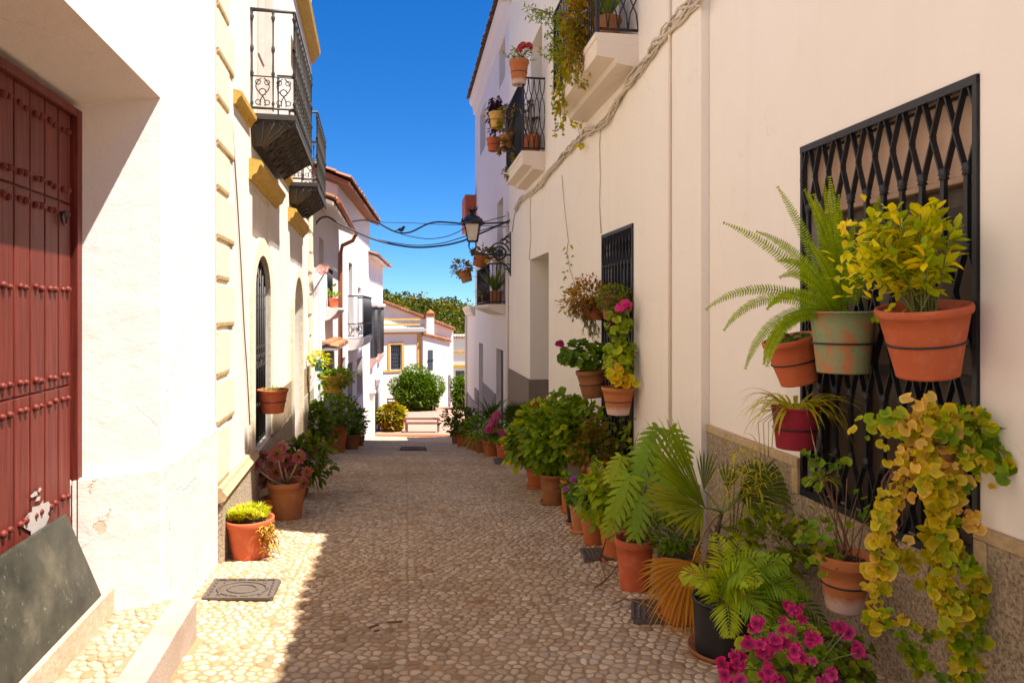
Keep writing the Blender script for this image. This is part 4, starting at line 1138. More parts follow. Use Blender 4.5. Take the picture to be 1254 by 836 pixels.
def slab_balcony(ua, ub, zs, pr, rail_h, name):
    m = MB(); p = RW.p; w = WB
    prof = [(w, zs), (w + pr, zs), (w + pr, zs - .06), (w + pr - .015, zs - .07), (w + pr - .015, zs - .24), (w + pr * .55, zs - .26), (w + pr * .5, zs - .31), (w, zs - .34)]
    mould(m, RW, ua, ub, prof); b = m.build('balcony', M['concrete'], h)
    r = MB(); zt = zs + rail_h; e = w + pr - .03
    r.tube([p(ua + .02, w, zt), p(ua + .02, e, zt), p(ub - .02, e, zt), p(ub - .02, w, zt)], .018, 6)
    r.tube([p(ua + .02, w, zs + .05), p(ua + .02, e, zs + .05), p(ub - .02, e, zs + .05), p(ub - .02, w, zs + .05)], .014, 6)
    for (u, v) in ((ua + .02, e), (ub - .02, e)): r.bar(p(u, v, zs), p(u, v, zt), .035, .035, RW.n)
    n = int((ub - ua) / .085)
    for i in range(1, n): u = ua + (ub - ua) * i / n; r.tube([p(u, e, zs + .05), p(u, e, zt)], .009, 5)
    for u in (ua + .02, ub - .02):                                # side panels of crossing curved bars
        n = 4
        for i in range(n):
            wa, wb_ = w + (e - w) * i / n, w + (e - w) * (i + 1) / n
            for s in (0, 1):
                A, B = (wa, wb_) if s else (wb_, wa)
                for (z0, z1) in ((zs + .05, zs + rail_h / 2), (zs + rail_h / 2, zt)):
                    r.tube([p(u, A, z0), p(u, A + (B - A) * .2 , z0 + (z1 - z0) * .35), p(u, A + (B - A) * .8, z0 + (z1 - z0) * .65), p(u, B, z1)], .008, 5)
    r.build('railing', M['iron'], b)
ZB1, ZB2 = 2.90, 2.82
slab_balcony(7.16, 9.25, ZB1, .47, 1.1, 'a'); slab_balcony(12.0, 13.95, ZB2, .42, 1.28, 'b')

# bundle of painted cables stapled to the wall
bundle = [(860, -4), (838, 14), (812, 42), (800, 62), (785, 84), (768, 104), (757, 124), (745, 146), (730, 158), (715, 163), (704, 176), (690, 192), (676, 207), (664, 224), (650, 237), (637, 244), (630, 262)]
q = random.Random(11)
c = thing('cable_bundle', RW.pt(740, 150, WB), 'thick twisted bundle of paint-covered cables climbing the cream wall', 'cables')
for k in range(6):
    pts = []
    for i in range(len(bundle) - 1):
        for s in range(4):
            t = s / 4; x = bundle[i][0] + (bundle[i + 1][0] - bundle[i][0]) * t; y = bundle[i][1] + (bundle[i + 1][1] - bundle[i][1]) * t
            u, z = RW.hit(x, y, WB + .03); a = (i * 4 + s) * (.30 + .09 * k) + k * 1.3
            pts.append(RW.p(u + .05 * math.cos(a) + q.uniform(-.02, .02), WB + .036 + .02 * math.sin(a), z + .045 * math.sin(a * .8 + 1) + q.uniform(-.02, .02)))
    m = MB(); m.tube(pts, .008 + .005 * (k % 3), 6); m.build('cable', M['cable_cream'], c)
m = MB(); m.tube([RW.pt(x, y, WB + .012) for x, y in ((735, 158), (734, 180), (735, 215), (734, 250), (736, 286))], .007, 5); m.build('drop_wire', M['cable_cream'], c)
m = MB(); m.tube([RW.pt(x, y, WB + .012) for x, y in ((650, 240), (649, 262), (650, 290), (648, 318))], .008, 5); m.tube([RW.pt(x, y, WB + .02) for x, y in ((640, 244), (630, 262), (627, 284))], .012, 5); m.build('drop_wire', M['cable_cream'], c)

# ================================================================ FAR HOUSES ON THE SHADED SIDE
h = thing('cool_white_house', RW.p(20, -1, -4), 'tall cool-white house beyond the wall lantern with a flowerpot balcony', 'house', 'houses along the lane')
ops = [(17.35, 18.5, 6.0, 7.05, .25), (21.7, 23.3, 5.3, 6.7, .25), (17.75, 18.9, .22, 3.0, .25), (22.4, 23.7, -4.4, -1.05, .3), (17.7, 19.1, -3.7, -1.0, .15)]
m = MB(); facade(m, RW, 16.21, 25.0, -5.6, 7.75, 0, ops); shell(m, RW, 16.21, 25.0, -5.6, 7.75, 0, 4); m.build('wall', M['lilac'], h)
for o_, mt, nm in zip(ops, ('greydoor', 'greydoor', 'greydoor', 'greydoor', 'darkdoor'), ('window', 'window', 'balcony_door', 'door', 'door')):
    m = MB(); panel(m, RW, o_[0], o_[1], o_[2], o_[3], -o_[4] + .01); m.build(nm, M[mt], h)
m = MB(); mould(m, RW, 16.21, 25.05, [(0, 7.2), (.05, 7.25), (.1, 7.5), (.2, 7.62), (.22, 7.74), (0, 7.76)]); m.build('cornice', M['lilac'], h)
m = MB(); tiles(m, RW, 16.3, 25.1, .3, 7.8, 4, .32, sp=.24, r=.09, seed=13); m.build('roof', M['tile'], h)
m = MB(); m.box(RW, 19.15, 22.35, 0, .03, -5.6, -2.3); m.build('dado', M['dado_lilac'], h)
m = MB(); m.box(RW, 23.75, 25.0, 0, .03, -5.6, -2.75); m.build('dado', M['dado_lilac'], h)
m = MB(); ua, ub, pr, zs = 17.3, 24.0, .45, .2
mould(m, RW, ua, 20.5, [(0, zs), (pr, zs), (pr, zs - .08), (pr - .08, zs - .14), (.2, zs - .2), (0, zs - .28)]); b = m.build('balcony', M['concrete'], h)
r = MB(); ub = 20.5; zt = zs + 1.02; e = pr - .04; p = RW.p
r.tube([p(ua + .02, 0, zt), p(ua + .02, e, zt), p(ub, e, zt), p(ub, 0, zt)], .02, 6); r.tube([p(ua + .02, 0, zs + .06), p(ua + .02, e, zs + .06), p(ub, e, zs + .06)], .014, 6)
for i in range(int((ub - ua) / .1)): r.tube([p(ua + .02 + .1 * i, e, zs), p(ua + .02 + .1 * i, e, zt)], .010, 5)
for i in range(5): r.tube([p(ua + .02, .03 + i * .1, zs), p(ua + .02, .03 + i * .1, zt)], .010, 5)
r.build('railing', M['iron'], b)
m = MB(); m.box(RW, 24.6, 26.0, .003, .40, 2.93, 4.22); bx = m.build('wooden_shutter', M['orangewood'], h)
m = MB()
for k in range(4): m.box(RW, 24.57, 24.6, .02 + .10 * k, .10 + .10 * k, 2.95, 4.2)
m.build('shutter_slat', plain('red_orange_slats', (.55, .11, .03), .6), bx)
m = MB(); m.tube([p(16.35, .09, 2.4), p(16.35, .09, -4)], .035, 8); m.build('downpipe', M['whitepipe'], h)

h = thing('low_cream_house', RW.p(27, -1, -5), 'low pale house end at the bottom of the shaded side', 'house', 'houses along the lane')
m = MB(); facade(m, RW, 25.01, 28.3, -6, .15, .0, []); shell(m, RW, 25.01, 28.3, -6, .15, 0, 4); m.build('wall', M['lilac'], h)
m = MB(); mould(m, RW, 25.01, 28.4, [(0, -.15), (.08, -.12), (.12, 0), (.18, .1), (.18, .2), (0, .22)]); m.build('cornice', M['concrete'], h)
m = MB(); m.tube([p(27.9, .08, -.15), p(27.9, .08, -5.4)], .05, 8); m.build('downpipe', M['whitepipe'], h)
m = MB(); m.box(RW, 25.01, 28.3, 0, .03, -6, -3.3); m.build('dado', M['dado_lilac'], h)

# ================================================================ BEYOND THE PLAZA
h = thing('plaza_house', V((-6, 46, -6.3)), 'sunlit gabled white house with ochre bands beyond the plaza', 'house', 'houses beyond the plaza')
CF = Fr((519 - CX) / F * 46 - 46 / .6, 1 / .6, 1)
def cu(x, w=0): return CF.hit(x, 400, w)[0]
def cz(y, x=495, w=0): return CF.hit(x, y, w)[1]
UL_ = 41.0; zb = -7.2; ub = cu(519)
wo = (cu(478.5), cu(491), cz(452), cz(422), .2)
m = MB(); facade(m, CF, UL_, ub, zb, cz(401), 0, [wo]); m.quad(CF.p(ub, 0, zb), CF.p(ub, -6, zb), CF.p(ub, -6, cz(401)), CF.p(ub, 0, cz(401)))
W2_ = -.35; ur = cu(555, W2_)
m.add([CF.p(UL_, W2_, zb), CF.p(ur, W2_, zb), CF.p(ur, W2_, cz(403, 555, W2_)), CF.p(cu(470, W2_), W2_, cz(370.5, 470, W2_)), CF.p(UL_, W2_, cz(341, 410, W2_))], [(0, 1, 2, 3, 4)])
m.quad(CF.p(ur, W2_, zb), CF.p(ur, -9, zb), CF.p(ur, -9, cz(403, 555, W2_)), CF.p(ur, W2_, cz(403, 555, W2_)))
m.build('wall', M['church'], h)
m = MB(); a, b_ = CF.p(cu(440, -.1), -.1, cz(358.5, 440)), CF.p(cu(557, -.1), -.1, cz(403.5, 557)); bk = -CF.n * 7
m.col = (.36, .15, .08); m.hexa([a + UP * -.05, b_ + UP * -.05, b_ + bk + UP * -.05, a + bk + UP * -.05, a + UP * .09, b_ + UP * .09, b_ + bk + UP * .09, a + bk + UP * .09])
for i in range(34):
    k = rnd.uniform(.7, 1.2); m.col = (.42 * k, .19 * k, .09 * k); c = a.lerp(b_, (i + .5) / 34) + UP * .08; m.tube([c + CF.n * .06, c + bk], .1, 8)
m.build('roof', M['tile'], h)
m = MB()
def band(x0, x1, y0, y1, t=.05): m.box(CF, cu(x0), cu(x1), .002, t, cz(y1, (x0 + x1) / 2), cz(y0, (x0 + x1) / 2))
for q_ in ((452, 514, 390, 392), (452, 514, 396.6, 398.5), (452, 514, 407.6, 409.2), (510.8, 514.8, 409.4, 450), (476.2, 493.8, 419, 421.3), (474.8, 477.4, 421.5, 453), (491.8, 494.4, 421.5, 453), (466, 491, 453.3, 455.6)): band(*q_)
m.build('ochre_band', M['ochre_far'], h)
m = MB(); m.box(CF, UL_, cu(520), .002, .3, cz(406.2), cz(402)); m.box(CF, UL_, cu(519.5), .002, .2, cz(407.3), cz(406.25)); m.build('cornice', plain('grey_cornice', (.42, .38, .34), .8), h)
m = MB(); panel(m, CF, *wo[:4], -.15); w_ = m.build('window', M['glass_far'], h)
m = MB()
for i in range(6): u = wo[0] + (wo[1] - wo[0]) * i / 5; m.tube([CF.p(u, -.05, wo[2]), CF.p(u, -.05, wo[3])], .012, 4)
for i in range(8): z = wo[2] + (wo[3] - wo[2]) * i / 7; m.tube([CF.p(wo[0], -.05, z), CF.p(wo[1], -.05, z)], .010, 4)
m.build('window_grille', M['iron'], w_)
# annex with its lower tiled roof
WA = .25; x0, x1 = cu(518, WA), cu(552, WA); z0_, z1_ = cz(411, 518, WA), cz(419.5, 552, WA)
m = MB(); m.add([CF.p(x0, WA, zb), CF.p(x1, WA, zb), CF.p(x1, WA, z1_), CF.p(x0, WA, z0_)], [(0, 1, 2, 3)])
m.quad(CF.p(x0, WA, zb), CF.p(x0, -1, zb), CF.p(x0, -1, z0_), CF.p(x0, WA, z0_)); m.quad(CF.p(x1, WA, zb), CF.p(x1, -7, zb), CF.p(x1, -7, z1_), CF.p(x1, WA, z1_))
m.build('annex_wall', M['church'], h)
m = MB()
for i in range(13):
    k = rnd.uniform(.75, 1.2); m.col = (.46 * k, .2 * k, .09 * k); t = (i + .5) / 13; c = CF.p(x0 + (x1 - x0) * t, WA + .12, z0_ + (z1_ - z0_) * t + .1); m.tube([c, c - CF.n * .7 + UP * .12], .1, 8)
m.build('annex_roof', M['tile'], h)
m = MB(); m.box(CF, cu(524, WA), cu(530, WA), WA + .003, WA + .02, cz(453, 527, WA), cz(428.5, 527, WA)); w_ = m.build('window', M['glass_far'], h)
m = MB(); z = cz(441, 527, WA); m.box(CF, cu(523.4, WA), cu(530.6, WA), WA + .021, WA + .05, z - .03, z + .03); m.build('window_frame', M['darkdoor'], w_)
m = MB(); m.box(CF, cu(549, WA), cu(552, WA), WA + .003, WA + .03, zb, cz(459, 550, WA)); m.build('plinth', M['dado_lilac'], h)
ch = MB(); ch.box(CF, cu(522.3, .1), cu(531.5, .1), -.45, .12, cz(414, 527), cz(388, 527)); co_ = ch.build('chimney', M['church'], h)
ch = MB(); ch.col = (.42, .17, .06)
for k in range(4): u = cu(523.0 + 2.6 * k, .12); ch.box(CF, u - .05, u + .05, -.47, .14, cz(388, 527), cz(384.4, 527))
ch.box(CF, cu(521.6, .1), cu(532.2, .1), -.5, .17, cz(384.4, 527), cz(382.8, 527)); b0 = CF.p(cu(526.9, -.17), -.17, cz(382.8, 527))
ch.lathe(b0, [(.27, 0), (.22, .07), (.08, .16), (.05, .22), (.0, .24)], 10); ch.build('chimney_cap', M['tile'], co_)

h = thing('distant_house', V((-4.5, 56, -7)), 'far cream house with ochre bands half hidden by the shaded side', 'house', 'houses beyond the plaza')
D = 56.0
def fx(x, d=D): return (x - CX) / F * d
def fz(y, d=D): return (CY - y) / F * d
m = MB(); m.boxw(fx(530), fx(600), D, D + 8, -8, fz(413)); m.build('wall', M['church'], h)
m = MB()
for q_ in ((530, 600, 430, 432.5), (530, 600, 446.5, 450.5)): m.boxw(fx(q_[0]), fx(q_[1]), D - .08, D - .002, fz(q_[3]), fz(q_[2]))
m.build('ochre_band', M['ochre_far'], h)
m = MB(); m.boxw(fx(558), fx(568.5), D - .05, D - .003, fz(475), fz(454)); m.build('door', M['glass'], h)
m = MB()
for i in range(22):
    x = fx(530) + (fx(600) - fx(530)) * i / 21; k = rnd.uniform(.7, 1.1); m.col = (.5 * k, .36 * k, .26 * k); m.tube([V((x, D - .15, fz(413))), V((x, D + .6, fz(412) + .1))], .11, 8)
m.build('roof', M['tile'], h)
# ================================================================ WALL LANTERN
d = 15.9
L = thing('wall_lantern', RW.p(16.0, WB, .8), 'black street lantern with a crown top on a scrolled wall bracket', 'street lamp')
nx = RW.n; A0 = RW.p(15.95, WB, 0)
def lp(o, z): return A0 + nx * o + V((0, 0, z))
zc = (CY - 310) / F * 15.9; lx = .90
m = MB(); m.bar(lp(.015, (CY - 338) / F * 15.9), lp(.015, (CY - 284) / F * 15.9), .05, .025, RW.t)
m.tube([lp(0, zc - .04), lp(.35, zc - .04), lp(lx, zc - .02)], .022, 6)
c = lp(.27, zc - .0)
m.tube([c + nx * .15 * math.cos(a) + UP * .15 * math.sin(a) for a in [2 * math.pi * i / 24 for i in range(25)]], .022, 6)
m.tube([c + nx * .235 * math.cos(a) + UP * .235 * math.sin(a) for a in [math.pi * (.02 + .9 * i / 20) for i in range(21)]], .016, 6)
m.tube([lp(.5, zc + .0), lp(.58, zc + .06), lp(.66, zc + .06), lp(.72, zc - .01), lp(.66, zc - .06), lp(.6, zc - .02)], .016, 5)
for (x0, z0, s) in ((.06, zc + .3, 1), (.16, zc + .26, 1), (.08, zc - .3, -1)):
    m.tube([lp(x0 + (.09 - .005 * i) * math.cos(i * .55) , z0 + s * (.09 - .005 * i) * math.sin(i * .55)) for i in range(13)], .016, 5)
m.tube([lp(.02, zc - .46), lp(.1, zc - .3), lp(.24, zc - .22), lp(.36, zc - .14)], .02, 6); m.tube([lp(.02, zc + .44), lp(.12, zc + .38), lp(.2, zc + .28)], .018, 6)
for a in range(8): m.tube([c + (nx * math.cos(a * .785) + UP * math.sin(a * .785)) * .05, c + (nx * math.cos(a * .785) + UP * math.sin(a * .785)) * .14], .010, 4)
bm_ = MB(); bm_.v = []
m.lathe(c - RW.t * .03, [(.0, 0), (.085, 0), (.085, .05), (0, .06)], 14, Matrix.Rotation(math.pi / 2, 3, V((1, 0, 0))))
m.build('bracket', M['iron'], L)
B = lp(lx, zc - .02); zg0 = (CY - 296) / F * 15.9 - zc; zg1 = (CY - 274) / F * 15.9 - zc; 
m = MB(); m.lathe(B, [(.0, -.06), (.03, -.05), (.045, -.02), (.03, .02), (.05, .05), (.03, .08), (.02, .1)], 10)
for k in range(4):
    a = math.pi / 4 + k * math.pi / 2; dd = V((math.cos(a), math.sin(a), 0))
    m.tube([B + UP * .08, B + dd * .08 + UP * .1, B + dd * .12 + UP * .17, B + dd * .1 + UP * (zg0 + .0)], .014, 5)
m.build('lamp_stem', M['iron'], L)
m = MB(); q4 = lambda r, z: [B + V((math.cos(a) * r, math.sin(a) * r, z)) for a in [math.pi / 4 + k * math.pi / 2 for k in range(4)]]
lo, hi = q4(.15, zg0 + .02), q4(.245, zg1); m.add(lo + hi, [(k, (k + 1) % 4, 4 + (k + 1) % 4, 4 + k) for k in range(4)] + [(3, 2, 1, 0)]); m.build('lamp_glass', M['lampglass'], L)
m = MB()
for k in range(4):
    m.tube([lo[k], hi[k]], .016, 5); m.tube([lo[k], lo[(k + 1) % 4]], .016, 5); m.tube([hi[k], hi[(k + 1) % 4]], .02, 5)
m.build('lamp_frame', M['iron'], L)
m = MB(); m.lathe(B + UP * zg1, [(.27, -.01), (.29, .03), (.27, .06), (.2, .11), (.17, .17), (.1, .2), (.06, .24), (.04, .28), (.09, .32), (.0, .34)], 8, smooth=False)
for k in range(6):
    a = k * math.pi / 3; dd = V((math.cos(a), math.sin(a), 0)); m.tube([B + UP * (zg1 + .28) + dd * .04, B + UP * (zg1 + .34) + dd * .10, B + UP * (zg1 + .41) + dd * .12], [.022, .018, .006], 5)
for k in range(4):
    a = math.pi / 4 + k * math.pi / 2; dd = V((math.cos(a), math.sin(a), 0)); m.tube([B + UP * (zg1 + .02) + dd * .27, B + UP * (zg1 + .06) + dd * .33, B + UP * (zg1 + .1) + dd * .3], .018, 5)
m.build('lamp_cap', M['iron'], L)

# ================================================================ OVERHEAD CABLES AND BIRD
def cable(pts, d0, d1, r, label, mat='cable'):
    n = len(pts); P = []
    for i, (x, y) in enumerate(pts): P.append(at(x, y, d0 + (d1 - d0) * (x - pts[0][0]) / (pts[-1][0] - pts[0][0])))
    out = []
    for i in range(n - 1):
        a, b, c, e = P[max(0, i - 1)], P[i], P[i + 1], P[min(n - 1, i + 2)]
        for k in range(5):
            t = k / 5; out.append(.5 * ((2 * b) + (c - a) * t + (2 * a - 5 * b + 4 * c - e) * t * t + (3 * b - a - 3 * c + e) * t ** 3))
    out.append(P[-1]); m = MB(); m.tube(out, r, 5); o = m.build('overhead_cable', M[mat], None)
    return tag(o, label, 'cable', 'cables strung across the lane')
cable([(380, 332), (381, 300), (384, 280), (392, 268), (402, 266), (412, 272), (428, 280), (455, 292), (480, 299), (510, 303), (540, 301), (560, 297), (577, 291), (629, 268)], 15.0, 16.1, .022, 'thick black cable sagging lowest across the lane, leaving the end of the balcony house')
cable([(426, 272.5), (440, 270), (452, 270), (462, 272.5), (472, 278), (482, 283), (491, 285.4), (502, 284.5), (512, 280), (522, 275), (535, 272), (555, 273), (575, 274.5), (629, 272)], 21, 16.1, .024, 'wavy black cable across the lane with a bird on it')
cable([(453, 272), (500, 273), (540, 275), (575, 276), (629, 278)], 28, 16.2, .012, 'thin nearly straight wire, highest of those across the lane')
cable([(491, 286.5), (505, 290), (525, 292.5), (545, 290), (560, 284.5), (575, 277), (629, 262)], 19.2, 16.2, .011, 'thin wire looping down below the bird and up to the lantern wall')
cable([(455, 292), (480, 297), (510, 300.5), (540, 298), (565, 291), (590, 282), (629, 270)], 20, 16.15, .013, 'thin wire running just above the lowest thick cable')
bp = at(491, 284.3, 19.2)
b = MB(); b.ball(bp + V((0, 0, .075)), .07, 10, 7, (1.25, .8, .85)); b.ball(bp + V((.075, 0, .135)), .042, 8, 6)
b.lathe(bp + V((.11, 0, .135)), [(.014, 0), (.001, .035)], 5, Matrix.Rotation(math.pi / 2, 3, V((0, 1, 0))))
b.hexa([bp + V(q) for q in ((-.06, -.02, .05), (-.19, -.02, .02), (-.19, .02, .02), (-.06, .02, .05), (-.06, -.02, .08), (-.19, -.025, .035), (-.19, .025, .035), (-.06, .02, .08))])
for s in (-.02, .02): b.tube([bp + V((.0, s, .03)), bp + V((.01, s, .0))], .006, 4)
tag(b.build('bird', M['bird'], None), 'small dark bird perched on the wavy cable', 'bird')

# ================================================================ MANHOLES AND DRAINS
def plate(px, label, frame=True, pat='ring'):
    c = [G(x, y) for x, y in px]; c = [v + UP * .012 for v in c]
    ctr = sum(c, V()) / 4
    m = MB(); lo = [v - UP * .02 for v in c]; hi = [ctr + (v - ctr) * .985 + UP * .004 for v in c]; m.hexa(lo + hi)
    e1 = (c[1] - c[0]) / 2; e2 = (c[3] - c[0]) / 2
    n = 7
    if pat == 'ring':
        for R in (.42, .72):
            m.tube([ctr + UP * .006 + e1 * R * math.cos(a) + e2 * R * math.sin(a) for a in [2 * math.pi * i / 24 for i in range(25)]], .010, 4)
        for i in range(n):
            for j in range(n):
                a, b_ = (i - 3) / 3.4, (j - 3) / 3.4
                if math.hypot(a, b_) > .8: m.ball(ctr + e1 * a + e2 * b_ + UP * .006, .016, 6, 3)
        for (a, b_) in ((-.95, 0), (.95, 0)): m.bar(ctr + e1 * a - e2 * .95 + UP * .008, ctr + e1 * a + e2 * .95 + UP * .008, .025, .012, e1)
        for (a, b_) in ((-.95, 0), (.95, 0)): m.bar(ctr + e2 * a - e1 * .95 + UP * .008, ctr + e2 * a + e1 * .95 + UP * .008, .025, .012, e2)
    else:
        for i in range(9): a = (i - 4) / 4.4; m.bar(ctr + e1 * a - e2 * .9 + UP * .008, ctr + e1 * a + e2 * .9 + UP * .008, .02, .012, e1)
    o = m.build('manhole_cover', M['iron_rust'], None); return tag(o, label, 'manhole cover', 'iron covers set in the lane')
plate([(246, 736), (333, 736), (345, 712), (262, 712)], 'square rusty manhole cover in the sunlit corner near the granite step')
plate([(716, 687), (768, 685), (756, 671), (710, 673)], 'dark drain cover beside the first terracotta pot with the pink geranium', pat='bar')
plate([(775, 762), (838, 764), (822, 738), (775, 735)], 'dark drain cover below the monstera pot and dead fan leaf', pat='bar')
plate([(606, 568), (634, 568), (628, 561), (604, 562)], 'small dark drain cover by the pots halfway down the lane', pat='bar')
plate([(489, 551), (523, 551), (521, 547.5), (491, 547.5)], 'flat manhole cover in the middle of the lane far down')
tw = MB()
for pts in (((463, 769), (458, 771), (452, 773)), ((474, 766), (484, 766), (493, 765)), ((458, 777), (464, 776))):
    tw.tube([G(x, y) + UP * .025 for x, y in pts], .007, 5)
tag(tw.build('twig', M['twig'], None), 'few broken dark twigs lying on the cobbles', 'twig')

# slate board leaning in the doorway
p = LW.p; zb = -1.552
m = MB(); un, ut = LW.hit(120, 708, -.235)[0], LW.hit(76, 630, -.36)[0]
m.hexa([p(1.9, -.215, zb), p(un, -.215, zb), p(un, -.243, zb), p(1.9, -.243, zb), p(2.1, -.338, -1.06), p(ut, -.338, -1.06), p(ut, -.364, -1.065), p(2.1, -.364, -1.065)])
tag(m.build('slate_board', M['slate'], None, .004), 'dark scuffed slate board leaning against the red door', 'board')

# ================================================================ PLAZA: BENCHES AND BUSHES
def bench(x0, x1, yb, yt, mat, label, back=True):
    a, b_ = G(x0, yb), G(x1, yb); d = (a.y + b_.y) / 2; a = V(((x0 - CX) / F * d, d, gz(d))); b_ = V(((x1 - CX) / F * d, d, gz(d)))
    H = (yb - yt) / F * d; r = thing('bench', (a + b_) / 2, label, 'bench', 'benches on the plaza')
    for e in (a, b_):
        m = MB(); s = .05 * (1 if e is a else -1)
        m.boxw(e.x - .03 + s, e.x + .03 + s, d - .03, d + .03, e.z, e.z + H); m.boxw(e.x - .03 + s, e.x + .03 + s, d + .4, d + .46, e.z, e.z + .42); m.boxw(e.x - .03 + s, e.x + .03 + s, d - .03, d + .46, e.z + .36, e.z + .41); m.build('leg', mat, r)
    m = MB()
    for k in range(4): m.boxw(a.x, b_.x, d + .03 + .11 * k, d + .12 + .11 * k, a.z + .412, a.z + .44)
    m.build('seat', mat, r)
    m = MB()
    for z in (H - .1, H - .3): m.boxw(a.x, b_.x, d - .06, d - .031, a.z + z, a.z + z + .1)
    m.build('backrest', mat, r)
bench(495.5, 537.5, 530, 511, M['bench_red'], 'brown slatted bench seen from behind near the low brick kerb')
bench(474, 503, 501, 487.5, M['bench_grey'], 'grey metal bench in front of the big round bush')
q = random.Random(21)
def round_bush(name, c, R, n, L, cols, label, cat, grp=None):
    r = thing(name, c, label, cat, grp)
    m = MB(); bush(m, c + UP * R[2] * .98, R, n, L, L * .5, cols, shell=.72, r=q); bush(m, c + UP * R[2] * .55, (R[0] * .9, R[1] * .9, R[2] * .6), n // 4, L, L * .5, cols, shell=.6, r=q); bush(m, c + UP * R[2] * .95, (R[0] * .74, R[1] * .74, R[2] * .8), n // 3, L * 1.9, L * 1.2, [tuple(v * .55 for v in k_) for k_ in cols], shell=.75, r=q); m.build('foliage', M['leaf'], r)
    s = MB(); s.col = (.1, .07, .04)
    for k in range(6): a = k * 1.05; s.tube([c, c + V((math.cos(a) * R[0] * .3, math.sin(a) * R[1] * .3, R[2] * .8)), c + V((math.cos(a) * R[0] * .6, math.sin(a) * R[1] * .6, R[2] * 1.4))], [.05, .04, .015], 5)
    s.build('branch', M['stem'], r)
c = at(511, 500, 42.5); c.z = gz(42.5); round_bush('round_bush', c, (1.66, 1.5, 1.30), 6500, .15, [(.06, .135, .016), (.05, .12, .013), (.08, .155, .018)], 'large clipped round green bush in front of the plaza house', 'bush')
c = at(566, 495, 44); c.z = gz(44); round_bush('round_bush', c, (.75, .75, 1.05), 1500, .18, [(.08, .16, .02), (.06, .13, .016)], 'smaller round bush half hidden by the low cream house end', 'bush')
c = at(480, 534, 31.2); c.z = gz(31.2); round_bush('round_bush', c, (.62, .55, .66), 1600, .13, [(.36, .24, .035), (.3, .28, .03), (.18, .25, .03)], 'orange-tinged yellow bush beside the iron gate', 'bush')

# wooded hill
vs, fs, cs = [], [], []
prof = [(-150, 8), (-60, 7), (-42, 5.6), (-27, 3.8), (-24, 3.6), (-18, 3.4), (-14, 2.4), (-10, 1.2), (-6, -1), (0, -2), (60, -4), (150, -6)]
def htop(x):
    for (a, ya), (b_, yb) in zip(prof[:-1], prof[1:]):
        if a <= x <= b_: return ya + (yb - ya) * (x - a) / (b_ - a)
    return -6
NX = 60
for j, (t, d) in enumerate(((0, 95), (.3, 108), (.65, 122), (.9, 136), (1, 148), (.8, 180), (.2, 240))):
    for i in range(NX + 1):
        x = -150 + 300 * i / NX; vs.append((x, d, gz(d) - 1 + (htop(x) - 2.2 - gz(d)) * t + mnoise.noise(V((x * .05, d * .05, 0))) * 1.5)); cs.append((1, 1, 1))
for j in range(6):
    for i in range(NX): a = j * (NX + 1) + i; fs.append((a, a + 1, a + NX + 2, a + NX + 1))
tag(mesh_raw('hill', vs, fs, cs, M['hill']), 'green hillside rising behind the town', kind='structure')
m = MB(); q = random.Random(31)
def hz(x, d):
    t = 0
    K = ((95, 0), (108, .3), (122, .65), (136, .9), (148, 1))
    for (a, ta), (b_, tb) in zip(K[:-1], K[1:]):
        if a <= d <= b_: t = ta + (tb - ta) * (d - a) / (b_ - a)
    return gz(d) - 1 + (htop(x) - 2.2 - gz(d)) * t
for k in range(330):
    d = q.uniform(98, 147); x = q.uniform(-.27, .0) * d + q.uniform(-2, 2)
    R = q.uniform(1.3, 2.6); g = q.random(); base = lerpc((.035, .062, .016), (.115, .125, .032), g * g); 
    if q.random() < .15: base = (.16, .13, .05)
    bush(m, V((x, d, hz(x, d) + R * .8)), (R * 1.2, R * 1.2, R), 210, .62, .42, [base, tuple(v * .7 for v in base), tuple(v * 1.25 for v in base)], shell=.5, upb=.5, r=q)
tag(m.build('woodland', M['leaf_dull'], None), 'green wooded hillside behind the plaza house', 'woods', kind='stuff')
# ================================================================ POTTED PLANTS
GP = 'potted plants standing along the shaded wall'; GH1 = 'pots hung on the big window grille'; GH2 = 'pots hung on the narrow window grille'; GL = 'potted plants along the sunny wall'; GB = 'plants on the flower balconies'
def potted(label, base, rt, h, mat, grp, seed, cat='potted plant', name='potted_plant', **kw):
    global rnd
    r = thing(name, base, label, cat, grp)
    top = pot(r, base, rt, h, M[mat], **kw)
    return r, top, random.Random(seed), MB(), MB(), MB()
def gp(x, y): v = G(x, y); v.z = streetz(v.x, v.y) + .006; return v

# ---- hung on the big grille (near)
def hang(x, ybot, w): v = RW.pt(x, ybot, w); return v
def ringpt(x, y): return RW.pt(x, y, .0)
# red pot with variegated shrub
b = hang(1136, 459, .20); T = Matrix.Rotation(-.13, 3, V((0, 1, 0))) @ Matrix.Rotation(.10, 3, V((1, 0, 0)))
r, top, q, lf, st, fl = potted('large bright terracotta pot with a yellow-variegated shrub, nearest on the big grille', b, .188, .31, 'terra_red', GH1, 1, T=T, ring=ringpt(1195, 425), rim=.13, taper=.66)
c = at(1110, 320, top.y - .02)
shoots(lf, st, top, c + V((.0, 0, .06)), (.21, .18, .29), 48, 18, .078, .036, [(.30, .38, .02), (.38, .44, .025), (.2, .32, .02), (.52, .5, .03)], 'ov', q, .12, (.2, .22, .05), .0045)
for k in range(150):
    pp = at(q.gauss(1064, 18), q.gauss(318, 28), top.y - .06 + q.uniform(-.08, .06)); leafstrip(lf, pp, (rv(q) + UP * .2), UP + rv(q) * .5, .05, .028, 'obov', .1, .2, vary(q.choice([(.52, .52, .06), (.46, .5, .05), (.3, .4, .02)]), .15, q))
for k in range(14): leafstrip(lf, at(1034, 276, top.y - .06) + rv(q) * .012, rv(q) + UP * .3, rv(q), .045, .026, 'ov', .1, .2, vary((.58, .56, .12), .1, q))
